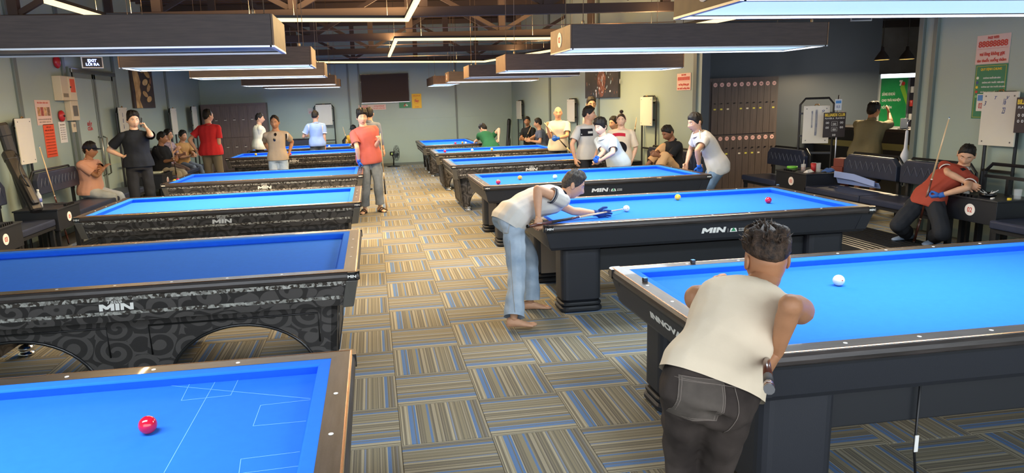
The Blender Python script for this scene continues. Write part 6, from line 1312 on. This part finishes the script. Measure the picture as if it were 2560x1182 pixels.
    'redpolo': {'s': 1.0493,'pe': (-0.074,12.041,0.936),'ch': (-0.147,12.022,1.471),'upp': (-0.067,-0.018,0.998),'upc': (-0.151,-0.04,0.988),'hl': (0.019,12.066,0.943),'hr': (-0.167,12.016,0.929),'sl': (0.047,12.074,1.423),'sr': (-0.317,11.976,1.364),'hd': (-0.155,12.0,1.627),'hf': (0.208,-0.978,0.0),'hu': (0.0,0.0,1.0),'el': (0.05,11.975,1.141),'wl': (0.109,11.75,1.252),'fdl': (0.229,-0.874,0.429),'pnl': (0.954,0.256,0.156),'er': (-0.265,11.785,1.14),'wr': (-0.254,11.9,0.91),'fdr': (0.043,0.448,-0.893),'pnr': (-0.954,-0.256,-0.156),'kl': (0.05,12.029,0.499),'al': (0.057,12.076,0.082),'ftl': (0.5,-0.866,0.0),'kr': (-0.167,11.936,0.491),'ar': (-0.206,12.006,0.079),'ftr': (-0.342,-0.94,0.0),'base': (-0.074,12.041,0.0)},
    'backdark': {'s': 1.0508,'pe': (-0.046,15.182,0.938),'ch': (-0.046,15.182,1.48),'upp': (0.0,0.0,1.0),'upc': (0.0,0.0,1.0),'hl': (-0.137,15.215,0.938),'hr': (0.045,15.149,0.938),'sl': (-0.225,15.248,1.401),'sr': (0.134,15.117,1.401),'hd': (-0.039,15.2,1.636),'hf': (-0.174,0.985,0.0),'hu': (0.0,0.0,1.0),'el': (-0.281,15.257,1.107),'wl': (-0.273,15.332,0.861),'fdl': (0.03,0.293,-0.956),'pnl': (-0.94,0.342,-0.0),'er': (0.182,15.088,1.107),'wr': (0.225,15.151,0.861),'fdr': (0.165,0.244,-0.956),'pnr': (0.94,-0.342,0.0),'kl': (-0.133,15.271,0.495),'al': (-0.165,15.226,0.079),'ftl': (0.342,0.94,0.0),'kr': (0.078,15.195,0.495),'ar': (0.073,15.139,0.079),'ftr': (0.342,0.94,0.0),'base': (-0.046,15.182,0.0)},
    'lightblue': {'s': 1.0316,'pe': (-1.378,17.832,0.921),'ch': (-1.378,17.832,1.453),'upp': (0.0,0.0,1.0),'upc': (0.0,0.0,1.0),'hl': (-1.472,17.815,0.921),'hr': (-1.285,17.848,0.921),'sl': (-1.563,17.799,1.375),'sr': (-1.193,17.864,1.375),'hd': (-1.382,17.85,1.606),'hf': (0.259,0.966,0.0),'hu': (0.0,0.0,1.0),'el': (-1.707,17.801,1.119),'wl': (-1.662,18.05,1.125),'fdl': (0.176,0.984,0.026),'pnl': (-0.985,-0.174,0.0),'er': (-1.193,17.818,1.085),'wr': (-1.193,17.85,0.834),'fdr': (-0.001,0.126,-0.992),'pnr': (0.985,0.174,-0.0),'kl': (-1.496,17.865,0.486),'al': (-1.501,17.81,0.077),'ftl': (-0.174,0.985,0.0),'kr': (-1.279,17.903,0.486),'ar': (-1.255,17.854,0.077),'ftr': (-0.174,0.985,0.0),'base': (-1.378,17.832,0.0)},
    'capyellow': {'s': 0.9706,'pe': (-0.494,20.522,0.56),'ch': (-0.528,20.329,1.02),'upp': (-0.035,-0.196,0.98),'upc': (-0.076,-0.429,0.9),'hl': (-0.406,20.506,0.56),'hr': (-0.582,20.537,0.56),'sl': (-0.348,20.33,0.955),'sr': (-0.696,20.391,0.955),'hd': (-0.533,20.3,1.163),'hf': (-0.5,-0.866,0.0),'hu': (0.0,0.0,1.0),'el': (-0.297,20.33,0.683),'wl': (-0.292,20.261,0.456),'fdl': (0.021,-0.294,-0.956),'pnl': (0.985,-0.174,-0.0),'er': (-0.745,20.409,0.683),'wr': (-0.773,20.346,0.456),'fdr': (-0.121,-0.269,-0.956),'pnr': (-0.985,0.174,0.0),'kl': (-0.464,20.112,0.451),'al': (-0.439,20.029,0.073),'ftl': (-0.174,-0.985,0.0),'kr': (-0.661,20.145,0.459),'ar': (-0.7,20.154,0.073),'ftr': (-0.174,-0.985,0.0),'base': (-0.494,20.522,0.0)},
    'greystripe': {'s': 1.0073,'pe': (-1.81,13.618,0.9),'ch': (-1.81,13.618,1.418),'upp': (0.0,0.0,1.0),'upc': (0.0,0.0,1.0),'hl': (-1.717,13.621,0.9),'hr': (-1.902,13.615,0.9),'sl': (-1.626,13.624,1.343),'sr': (-1.993,13.612,1.343),'hd': (-1.809,13.6,1.568),'hf': (-0.087,-0.992,-0.087),'hu': (-0.008,-0.087,0.996),'el': (-1.547,13.852,1.188),'wl': (-1.624,13.8,0.959),'fdl': (-0.312,-0.213,-0.926),'pnl': (0.999,0.035,-0.0),'er': (-2.062,13.846,1.192),'wr': (-1.955,13.8,0.975),'fdr': (0.437,-0.185,-0.88),'pnr': (-0.999,-0.035,0.0),'kl': (-1.7,13.57,0.475),'al': (-1.687,13.622,0.076),'ftl': (0.035,-0.999,0.0),'kr': (-1.916,13.563,0.475),'ar': (-1.932,13.614,0.076),'ftr': (0.035,-0.999,0.0),'base': (-1.81,13.618,0.0)},
    'cream': {'s': 1.0293,'pe': (-2.808,17.881,0.92),'ch': (-2.764,17.893,1.448),'upp': (0.042,0.011,0.999),'upc': (0.095,0.025,0.995),'hl': (-2.833,17.973,0.92),'hr': (-2.784,17.79,0.92),'sl': (-2.819,18.072,1.371),'sr': (-2.723,17.71,1.371),'hd': (-2.738,17.9,1.6),'hf': (0.985,0.174,0.0),'hu': (0.0,0.0,1.0),'el': (-2.859,18.214,1.117),'wl': (-2.615,18.2,1.18),'fdl': (0.967,-0.056,0.248),'pnl': (-0.259,0.966,-0.0),'er': (-2.788,17.828,1.11),'wr': (-2.675,18.05,1.149),'fdr': (0.449,0.881,0.152),'pnr': (0.259,-0.966,0.0),'kl': (-2.788,18.001,0.486),'al': (-2.841,18.002,0.077),'ftl': (0.966,0.259,0.0),'kr': (-2.731,17.788,0.486),'ar': (-2.776,17.761,0.077),'ftr': (0.966,0.259,0.0),'base': (-2.808,17.881,0.0)},
    'redback': {'s': 1.1073,'pe': (-3.367,15.181,0.989),'ch': (-3.367,15.181,1.559),'upp': (0.0,0.0,1.0),'upc': (0.0,0.0,1.0),'hl': (-3.467,15.199,0.989),'hr': (-3.267,15.163,0.989),'sl': (-3.562,15.233,1.476),'sr': (-3.172,15.129,1.476),'hd': (-3.362,15.2,1.724),'hf': (0.643,0.766,0.0),'hu': (0.0,0.0,1.0),'el': (-3.772,15.149,1.257),'wl': (-3.641,15.15,1.019),'fdl': (0.483,0.003,-0.875),'pnl': (-0.966,0.259,-0.0),'er': (-3.177,15.102,1.162),'wr': (-3.277,15.35,1.209),'fdr': (-0.368,0.914,0.174),'pnr': (0.966,-0.259,0.0),'kl': (-3.473,15.258,0.522),'al': (-3.497,15.204,0.083),'ftl': (0.174,0.985,0.0),'kr': (-3.242,15.217,0.522),'ar': (-3.237,15.158,0.083),'ftr': (0.174,0.985,0.0),'base': (-3.367,15.181,0.0)},
    'tan': {'s': 0.9765,'pe': (-4.449,17.047,0.636),'ch': (-4.406,17.022,1.137),'upp': (0.043,-0.025,0.999),'upc': (0.097,-0.056,0.994),'hl': (-4.405,17.125,0.636),'hr': (-4.494,16.969,0.636),'sl': (-4.311,17.172,1.062),'sr': (-4.515,16.88,1.066),'hd': (-4.371,17.0,1.277),'hf': (0.866,-0.5,0.0),'hu': (0.0,0.0,1.0),'el': (-4.192,17.023,0.859),'wl': (-4.107,16.8,0.87),'fdl': (0.355,-0.934,0.046),'pnl': (0.573,0.82,-0.01),'er': (-4.442,16.858,0.798),'wr': (-4.208,16.9,0.822),'fdr': (0.979,0.176,0.099),'pnr': (-0.573,-0.82,0.01),'kl': (-4.048,16.929,0.555),'al': (-3.965,16.929,0.173),'ftl': (0.866,-0.5,0.0),'kr': (-4.145,16.758,0.561),'ar': (-4.173,16.726,0.173),'ftr': (0.866,-0.5,0.0),'base': (-4.449,17.047,0.1)},
    'seatpolo': {'s': 1.0,'pe': (-4.415,15.226,0.655),'ch': (-4.366,15.212,1.168),'upp': (0.048,-0.013,0.999),'upc': (0.108,-0.029,0.994),'hl': (-4.391,15.315,0.655),'hr': (-4.439,15.137,0.655),'sl': (-4.312,15.386,1.092),'sr': (-4.436,15.044,1.095),'hd': (-4.325,15.2,1.312),'hf': (0.966,0.259,0.0),'hu': (0.0,0.0,1.0),'el': (-4.268,15.485,0.828),'wl': (-4.12,15.3,0.889),'fdl': (0.606,-0.756,0.249),'pnl': (0.341,0.94,-0.01),'er': (-4.327,15.103,0.839),'wr': (-4.106,15.0,0.869),'fdr': (0.899,-0.42,0.126),'pnr': (-0.341,-0.94,0.01),'kl': (-3.988,15.216,0.566),'al': (-3.905,15.236,0.175),'ftl': (0.966,-0.259,0.0),'kr': (-4.039,15.021,0.573),'ar': (-4.056,14.982,0.175),'ftr': (0.966,-0.259,0.0),'base': (-4.415,15.226,0.1)},
    'plaid': {'s': 0.9882,'pe': (-4.564,16.225,0.694),'ch': (-4.515,16.212,1.2),'upp': (0.048,-0.013,0.999),'upc': (0.108,-0.029,0.994),'hl': (-4.541,16.313,0.694),'hr': (-4.588,16.138,0.694),'sl': (-4.462,16.384,1.125),'sr': (-4.585,16.045,1.128),'hd': (-4.475,16.2,1.342),'hf': (0.985,-0.174,0.0),'hu': (0.0,0.0,1.0),'el': (-4.379,16.466,0.869),'wl': (-4.208,16.3,0.909),'fdl': (0.708,-0.687,0.166),'pnl': (0.341,0.94,-0.01),'er': (-4.504,16.095,0.863),'wr': (-4.342,16.2,1.011),'fdr': (0.666,0.432,0.608),'pnr': (-0.341,-0.94,0.01),'kl': (-4.154,16.223,0.558),'al': (-4.06,16.236,0.174),'ftl': (0.966,-0.259,0.0),'kr': (-4.204,16.022,0.568),'ar': (-4.209,15.984,0.174),'ftr': (0.966,-0.259,0.0),'base': (-4.564,16.225,0.1)},
    'phone': {'s': 1.0481,'pe': (-3.644,11.416,1.036),'ch': (-3.644,11.416,1.576),'upp': (0.0,0.0,1.0),'upc': (0.0,0.0,1.0),'hl': (-3.557,11.457,1.036),'hr': (-3.732,11.375,1.036),'sl': (-3.479,11.512,1.497),'sr': (-3.809,11.321,1.497),'hd': (-3.635,11.4,1.732),'hf': (0.528,-0.845,-0.087),'hu': (0.046,-0.074,0.996),'el': (-3.352,11.241,1.503),'wl': (-3.465,11.45,1.601),'fdl': (-0.382,0.0,0.924),'pnl': (0.935,0.295,0.197),'er': (-4.03,11.352,1.298),'wr': (-3.804,11.3,1.188),'fdr': (0.88,-0.203,-0.43),'pnr': (-0.866,-0.5,0.0),'kl': (-3.52,11.415,0.594),'al': (-3.53,11.47,0.179),'ftl': (0.423,-0.906,0.0),'kr': (-3.723,11.32,0.594),'ar': (-3.759,11.363,0.179),'ftr': (0.423,-0.906,0.0),'base': (-3.644,11.416,0.1)},
    'cap': {'s': 0.9765,'pe': (-4.486,11.619,0.653),'ch': (-4.436,11.61,1.153),'upp': (0.049,-0.009,0.999),'upc': (0.111,-0.02,0.994),'hl': (-4.47,11.707,0.653),'hr': (-4.501,11.53,0.653),'sl': (-4.384,11.779,1.077),'sr': (-4.505,11.444,1.084),'hd': (-4.396,11.6,1.294),'hf': (0.999,0.035,0.0),'hu': (0.0,0.0,1.0),'el': (-4.26,11.541,1.003),'wl': (-4.178,11.318,0.976),'fdl': (0.345,-0.932,-0.113),'pnl': (0.34,0.94,-0.019),'er': (-4.296,11.452,0.901),'wr': (-4.23,11.65,1.018),'fdr': (0.276,0.826,0.491),'pnr': (-0.34,-0.94,0.019),'kl': (-4.071,11.647,0.554),'al': (-3.99,11.673,0.173),'ftl': (0.985,-0.174,0.0),'kr': (-4.104,11.451,0.562),'ar': (-4.116,11.412,0.173),'ftr': (0.985,-0.174,0.0),'base': (-4.486,11.619,0.1)},
    'smoker': {'s': 0.9882,'pe': (4.669,12.91,0.66),'ch': (4.618,12.906,1.166),'upp': (-0.05,-0.004,0.999),'upc': (-0.112,-0.01,0.994),'hl': (4.677,12.819,0.66),'hr': (4.661,13.001,0.66),'sl': (4.673,12.733,1.096),'sr': (4.58,13.08,1.089),'hd': (4.589,12.9,1.311),'hf': (-0.94,-0.342,0.0),'hu': (0.0,0.0,1.0),'el': (4.699,12.685,0.82),'wl': (4.633,12.65,0.589),'fdl': (-0.272,-0.142,-0.952),'pnl': (0.257,-0.966,0.019),'er': (4.573,13.13,0.812),'wr': (4.505,13.132,0.58),'fdr': (-0.281,0.005,-0.96),'pnr': (-0.257,0.966,-0.019),'kl': (4.317,12.77,0.449),'al': (4.199,12.727,0.074),'ftl': (-0.996,-0.087,0.0),'kr': (4.288,12.985,0.467),'ar': (4.253,13.015,0.074),'ftr': (-0.996,-0.087,0.0),'base': (4.669,12.91,0.0)},
}
tee_w = cloth_mat('cotton_cream', 'DACBB2'); polo_w = cloth_mat('cotton_white', 'CFCDC7'); polo_g = cloth_mat('cotton_light_grey', 'B9B7B0')
def P_(k, label, **o): return human(PEOPLE[k], label, o)
LOOK = {}
# front player
LOOK['front'] = P_('front', 'person in cream sleeveless top and black jeans bent over the near right table', near=2, skin='brown', hair='fade', thick=.026, spiky=190, haircol='brown', seed=5, fat=.06, arm=1.14,
   shirt=dict(m=tee_w, sleeve=0, loose=.014, hem=.06, collar=0, amp=.008, flare=.006, hip=.010), trousers=dict(m=denim('denim_black', '2B2624', '4A423D'), loose=.010, amp=.006, cuff=.06, len=.97, rise=.34), curlr=1.0, thr=.9, feet='shoe')
LOOK['jeans'] = P_('jeans', 'barefoot person in white polo and pale blue jeans bent over a shot', near=2, skin='tan', hair='short', haircol='grey', thick=.014, seed=8,
   shirt=dict(m=polo_w, sleeve=.50, wide=.068, loose=.016, hem=-.08, collar=2, amp=.006, band=cloth_mat('band_navy', '2A3040'), cm=cloth_mat('collar_navy', '2A3040')), trousers=dict(m=denim('denim_pale', '8FA5BC', 'B9C8D6'), loose=.022, amp=.008, cuff=.085, len=.99),
   glove='l', glovecol='26437E', curll=.5, thl=.2, curlr=1.15, thr=.9, feet='bare')
LOOK['redseat'] = P_('redseat', 'person in rust red polo and black trousers seated on the bench with a cue', near=2, skin='tan', hair='crop', thick=.010, seed=3,
   shirt=dict(m=cloth_mat('polo_rust', '9C4332', .8), sleeve=.62, wide=.066, loose=.006, hem=-.14, collar=2, amp=.007, flare=.012, hip=.006, band=cloth_mat('band_white', 'E4E2DC'), cm=cloth_mat('collar_rust', '3A2A2E', .8, var=.6, scale=60, col2='D8D2C8')), trousers=dict(m=cloth_mat('trousers_black', '26282C'), loose=.028, cuff=.085, len=.95, amp=.008),
   glove='l', glovecol='3A68B4', curll=1.0, thl=.8, curlr=.55, thr=.3, shoecol='6E7D90')
LOOK['bar'] = P_('bar', 'person in olive brown polo leaning on the bar with a hand raised', near=1, skin='brown', hair='short', seed=4, fat=.3,
   shirt=dict(m=cloth_mat('polo_olive', '857A5A'), sleeve=.75, wide=.072, loose=.024, hem=-.14, collar=2), trousers=dict(m=cloth_mat('shorts_dark', '3A3A3C'), len=.5, loose=.03), curlr=.15, thr=.0)
LOOK['lean'] = P_('lean', 'person in white polo and jeans leaning with both hands on a table end', near=1, skin='tan', hair='fringe', thick=.014, seed=6,
   shirt=dict(m=polo_w, sleeve=.6, wide=.07, loose=.018, hem=-.16, collar=2, flare=.014, amp=.007), trousers=dict(m=denim('denim_mid', '566E88', '7E95AB'), loose=.02), glove='l', glovecol='2F6BD0', curll=.3, curlr=.3)
LOOK['knees'] = P_('knees', 'person in black tee and tan trousers seated with a knee drawn up', near=1, skin='dark', hair='crop', thick=.016, seed=9,
   shirt=dict(m=cloth_mat('tee_black', '1E1F21'), sleeve=.7, wide=.072, loose=.02, hem=-.02, collar=1), trousers=dict(m=cloth_mat('trousers_tan', 'C29A6C'), loose=.03, cuff=.08, len=.9), feet='bare', curlr=.8, curll=.8)
LOOK['woman'] = P_('woman', 'woman with hair bun in cream printed tee standing behind a table', near=1, skin='fair', hair='woman', thick=.012, bun=1, haircol='brown', seed=2, hs=1.03,
   shirt=dict(m=tee_w, sleeve=.85, wide=.074, loose=.020, hem=-.16, collar=1, flare=.014), trousers=dict(m=cloth_mat('trousers_grey', '50535A'), loose=.02))
LOOK['bendblue'] = P_('bendblue', 'young person in pale blue polo bent over the table behind the white player', near=1, skin='fair', hair='fringe', thick=.026, seed=12,
   shirt=dict(m=cloth_mat('polo_pale_blue', 'C3D0D4'), sleeve=.75, wide=.074, loose=.018, hem=-.12, collar=2, flare=.014), trousers=dict(m=cloth_mat('trousers_navy', '2C3140')), glove='r', curlr=.9, curll=.5)
LOOK['greytee'] = P_('greytee', 'person in light grey tee with dark chest print looking aside', near=1, skin='tan', hair='crop', thick=.018, seed=13,
   shirt=dict(m=polo_g, sleeve=.7, wide=.074, loose=.024, hem=-.1, collar=1), trousers=dict(m=cloth_mat('trousers_black', '26282C'), loose=.024))
P_('glassman', 'person with glasses standing by the right wall behind others', skin='tan', hair='short', seed=14, glasses=1, shirt=dict(m=polo_g, loose=.02, collar=2), trousers=dict(m=cloth_mat('trousers_black', '26282C')))
LOOK['bald'] = P_('bald', 'bald person in pale grey polo holding a cue across the body', near=1, skin='tan', hair='bald', seed=15,
   shirt=dict(m=cloth_mat('polo_stone', 'CFCDBF'), sleeve=.7, wide=.074, loose=.020, hem=-.14, collar=2), trousers=dict(m=cloth_mat('trousers_navy', '2C3140')), glove='l', curll=.9, curlr=.9)
P_('smoker', 'person in grey shirt seated behind the woman with the hair bun', skin='tan', hair='short', seed=31, shirt=dict(m=cloth_mat('shirt_grey_blue', '8C98A4'), sleeve=.7, loose=.02, collar=2), trousers=dict(m=cloth_mat('trousers_grey', '50535A')))
P_('seatblue', 'person in slate blue tee seated by the right wall facing away', skin='tan', hair='crop', seed=16, shirt=dict(m=cloth_mat('tee_slate', '5C6478'), sleeve=.65, loose=.02, collar=1), trousers=dict(m=cloth_mat('trousers_grey', '50535A')))
P_('seatblack', 'person in black polo seated by the right wall holding a cue', skin='brown', hair='crop', seed=17, shirt=dict(m=cloth_mat('tee_black', '1E1F21'), sleeve=.65, loose=.02, collar=2), trousers=dict(m=cloth_mat('trousers_grey', '50535A')), curll=.9)
P_('green', 'person in green tee bent low over the farthest right table', near=1, skin='fair', hair='short', seed=18, shirt=dict(m=cloth_mat('tee_green', '2F6B47'), sleeve=.6, wide=.07, loose=.022, hem=-.04, collar=1), trousers=dict(m=cloth_mat('trousers_stone', 'CFC8B8'), loose=.02), curlr=.9)
LOOK['redpolo'] = P_('redpolo', 'person in coral red polo and grey jeans standing at a table corner with a cue', near=1, skin='fair', hair='fringe', thick=.024, seed=19, fat=.15,
   shirt=dict(m=cloth_mat('polo_coral', 'BE655C', .8), sleeve=.75, wide=.074, loose=.022, hem=-.16, collar=2), trousers=dict(m=denim('denim_grey', '6A7684', '8D99A6'), loose=.024, cuff=.08), glove='r', curlr=.6, curll=.95, thl=.8, feet='sandal', shoecol='2A211E')
P_('backdark', 'person in slate blue long sleeved shirt and black trousers seen from behind', skin='tan', hair='short', seed=20, shirt=dict(m=cloth_mat('shirt_slate', '6E7788'), sleeve=1.5, loose=.024, hem=-.14, collar=2), trousers=dict(m=cloth_mat('trousers_black', '26282C'), loose=.02))
LOOK['lightblue'] = P_('lightblue', 'person in light blue tee with white sleeve stripes seen from behind', near=1, skin='tan', hair='crop', thick=.016, seed=21, shirt=dict(m=cloth_mat('tee_light_blue', '94ABD2'), sleeve=.7, wide=.072, loose=.02, hem=-.08, collar=1, band=cloth_mat('band_white', 'E4E2DC')), trousers=dict(m=denim('denim_slate', '5A6676', '74808E'), loose=.02), curlr=.5)
P_('capyellow', 'person in yellow shirt and dark cap seated against the back wall', skin='tan', hair='short', cap='2A2C30', seed=22, shirt=dict(m=cloth_mat('shirt_yellow', 'D3A23C'), sleeve=.7, loose=.02, collar=1), trousers=dict(m=cloth_mat('trousers_grey', '50535A')))
LOOK['greystripe'] = P_('greystripe', 'person in taupe tee and pale jeans with hands behind the back', near=1, skin='brown', hair='receding', thick=.014, seed=23, shirt=dict(m=cloth_mat('tee_taupe', 'A2937F'), sleeve=.62, wide=.066, loose=.012, hem=-.06, collar=1, flare=.004), trousers=dict(m=denim('denim_pale', '8FA5BC', 'B9C8D6'), loose=.018))
P_('cream', 'person in loose cream tee standing by the cue lockers', near=1, skin='tan', hair='crop', thick=.014, seed=24, fat=.2, belly=.03, shirt=dict(m=cloth_mat('tee_ivory', 'DDD3B4'), sleeve=.8, wide=.074, loose=.022, hem=-.12, collar=1), trousers=dict(m=cloth_mat('trousers_navy', '2C3140')))
P_('redback', 'person in bright red tee and olive trousers seen from behind', near=1, skin='tan', hair='thin', thick=.014, seed=25, fat=.2, shirt=dict(m=cloth_mat('tee_red', 'C22C2E', .8), sleeve=.65, wide=.072, loose=.022, hem=-.1, collar=1), trousers=dict(m=cloth_mat('trousers_olive', '6D6555'), loose=.020), curlr=.7)
P_('tan', 'person in tan shirt seated at the left wall bench', skin='tan', hair='short', thick=.02, seed=26, shirt=dict(m=cloth_mat('shirt_tan', 'B08A58'), sleeve=.8, wide=.08, loose=.020, hem=-.08, collar=2), trousers=dict(m=denim('denim_slate', '5A6676', '74808E')))
P_('seatpolo', 'person in black polo and khaki trousers seated at the left wall bench', near=1, skin='brown', hair='crop', thick=.014, seed=27, fat=.25, belly=.03, shirt=dict(m=cloth_mat('tee_black', '1E1F21'), sleeve=.7, wide=.074, loose=.022, hem=-.06, collar=2), trousers=dict(m=cloth_mat('trousers_khaki', '9A9078'), loose=.03), curlr=.9)
P_('plaid', 'person in mauve shirt and glasses seated between two others at the left', skin='tan', hair='short', seed=28, glasses=1, shirt=dict(m=cloth_mat('shirt_mauve', '8B7A88', var=.5, scale=30, col2='B9A6AE'), sleeve=.7, loose=.022, collar=2), trousers=dict(m=cloth_mat('trousers_brown', '5A4A42')))
LOOK['phone'] = P_('phone', 'person in black polo and black trousers standing with a phone at the ear', near=1, skin='fair', hair='short', thick=.02, seed=29, fat=.1, shirt=dict(m=cloth_mat('polo_ink', '20242A'), sleeve=.7, wide=.074, loose=.02, hem=-.02, collar=2), trousers=dict(m=cloth_mat('trousers_black', '26282C'), loose=.020, cuff=.09), curll=.8, curlr=.4)
P_('cap', 'person in navy cap and pink polo seated with folded arms', near=1, skin='brown', hair='short', cap='262A38', seed=30, fat=.2, belly=.04, shirt=dict(m=cloth_mat('polo_pink', 'C99A84'), sleeve=.75, wide=.074, loose=.024, hem=-.08, collar=2), trousers=dict(m=denim('denim_washed', 'A3AFB4', 'C6CCCB'), loose=.024))

# ------------------------------------------------------------------ pockets, prints, small things people wear or hold
def seam_line(name, m, H, o, d, r, pts, rad=.0013, lift=.0035, n=14):
    """a thread laid on the trousers through points given in the plane (r, up) about o"""
    t = H['trousers']; me = t.data; bv = BVHTree.FromPolygons([tuple(v.co) for v in me.vertices], [tuple(q.vertices) for q in me.polygons])
    d = Vector(d).normalized(); r = Vector(r); r = (r - d * r.dot(d)).normalized(); u = r.cross(d).normalized(); o0 = Vector(o) - H['base']; out = []
    for (a, b), (c, e) in zip(pts[:-1], pts[1:]):
        for k in range(n):
            s_ = k / n; q = o0 + r * lerp(a, c, s_) + u * lerp(b, e, s_); hit = bv.ray_cast(q - d * .3, d, .6)
            if hit[0] is not None: out.append(tuple(hit[0] - d * lift))
    if len(out) > 3:
        b = MB(); b.tube(out, rad, 5); return link(name, b.mesh(name), m, t.parent, True)
def pocket(H, o, d, r, w, h, m, line):
    f = lambda a, b: (a, b * (1 - .16 * abs(a)) if b < 0 else b)
    patch('pocket', m, H, H['trousers'], o, d, r, w, h, .003, 14, shape=f)
    for k in (1.0, .9): seam_line('stitching', line, H, o, d, r, [(-w / 2 * k, h / 2), (-w / 2 * k, -h * .42), (0, -h / 2 * k), (w / 2 * k, -h * .42), (w / 2 * k, h / 2)])
    for z in (h / 2, h / 2 - .014): seam_line('stitching', line, H, o, d, r, [(-w / 2, z), (w / 2, z)])
H = LOOK['front'][1]; jl = denim('denim_black_light', '3A3532', '6A625A'); st = cloth_mat('thread_grey', '7A7068')
fw = Vector((.10, .97, -.20)); rt = Vector((.98, -.06, -.16))
pocket(H, (1.03, 2.0, 0.82), fw, rt, .145, .155, jl, st)
o_ = (1.03, 2.0, 0.86)
for pts in ([(-.17, .035), (.15, .02)], [(-.135, .03), (-.15, -.05), (-.13, -.12)], [(.115, .02), (.13, -.06), (.125, -.16)]): seam_line('seam', st, H, o_, fw, rt, pts)
H = LOOK['jeans'][1]; jl = denim('denim_pale_worn', '9FB2C6', 'C9D4DE'); st = cloth_mat('thread_tan', 'A79C88')
pocket(H, (0.98, 5.5, 0.81), (.55, .8, 0), (.8, -.55, -.1), .12, .14, jl, st)
seam_line('seam', st, H, (1.07, 5.5, 0.39), (.1, 1, 0), (1, 0, 0), [(0, .30), (0, .1), (-.004, -.1), (0, -.32)], .0014, .004)
H = LOOK['greytee'][1]; ink = cloth_mat('print_black', '1B1B20')
patch('chest_print', ink, H, H['shirt'], (3.47, 10.7, 1.27), -H['fwc'], -H['lats'], .19, .115, .004, 10)
patch('print_block', polo_g, H, H['shirt'], (3.52, 10.7, 1.27), -H['fwc'], -H['lats'], .08, .035, .007, 6)
H = LOOK['woman'][1]; redp = cloth_mat('print_red', 'B8283C')
patch('chest_print', redp, H, H['shirt'], (3.89, 10.7, 1.2), -H['fwc'], -H['lats'], .20, .05, .004, 12, shape=lambda a, b: (a, b + .5 * (1 - a * a)))
patch('chest_print', ink, H, H['shirt'], (3.91, 10.7, 0.99), -H['fwc'], -H['lats'], .21, .22, .004, 14, shape=lambda a, b: (a * math.sqrt(max(0, 1 - .5 * b * b)), b * math.sqrt(max(0, 1 - .5 * a * a))))
patch('print_block', tee_w, H, H['shirt'], (3.91, 10.7, 0.92), -H['fwc'], -H['lats'], .13, .10, .007, 10, shape=lambda a, b: (a * math.sqrt(max(0, 1 - .5 * b * b)), b * math.sqrt(max(0, 1 - .5 * a * a))))
patch('print_block', redp, H, H['shirt'], (3.89, 10.7, 1.0), -H['fwc'], -H['lats'], .09, .035, .007, 8)
H = LOOK['greystripe'][1]
for x, z in ((686, 338), (685, 349)): patch('sunglass_lens', mat('lens_dark', '1A1716', .15), H, H['shirt'], (-1.8, 13.3, 1.35) if z == 338 else (-1.82, 13.3, 1.26), -H['fwc'], -H['lats'], .045, .06, .012, 8, shape=lambda a, b: (a * math.sqrt(max(0, 1 - .5 * b * b)), b * math.sqrt(max(0, 1 - .5 * a * a))))
patch('sleeve_stripe', ink, H, H['shirt'], (-1.57, 13.4, 1.31), (-.25, .9, -.2), (1, .2, 0), .03, .16, .004, 10)
patch('sleeve_stripe', polo_w, H, H['shirt'], (-1.53, 13.4, 1.33), (-.3, .9, -.2), (1, .2, 0), .02, .15, .004, 10)
H = LOOK['redseat'][1]; patch('chest_emblem', ink, H, H['shirt'], (6.32, 6.7, 0.85), -H['fwc'], -H['lats'], .035, .045, .004, 5)
H = LOOK['lightblue'][1]
for o_ in ((-1.22, 17.6, 1.3), (-1.55, 17.6, 1.32)): patch('sleeve_stripe', polo_w, H, H['shirt'], o_, (0, 1, 0), (1, 0, 0), .025, .16, .004, 8)
# held things
J = LOOK['phone'][1]['J']; q = LOOK['phone'][1]['HT'] @ Vector((-.094, .02, -.03)); r = empty('mobile_phone', q, 0, 'dark mobile phone held to the ear', 'phone'); o = part('body', M_CAPB, r, (-.036, .036, -.004, .004, -.075, .075), bev=.003); o.rotation_euler = (.15, -.1, math.radians(120))
_p = PEOPLE['redback']; r = empty('cup', Vector(_p['wr']) + Vector(_p['fdr']) * .075 + Vector(_p['pnr']) * -.035, 0, 'small white cup in the hand of the red tee person', 'cup'); b = MB(); b.lathe([(.022, -.04), (.03, .04), (.028, .04), (.02, -.036)], n=16); b.build('paper_cup', M_PAPER, r)
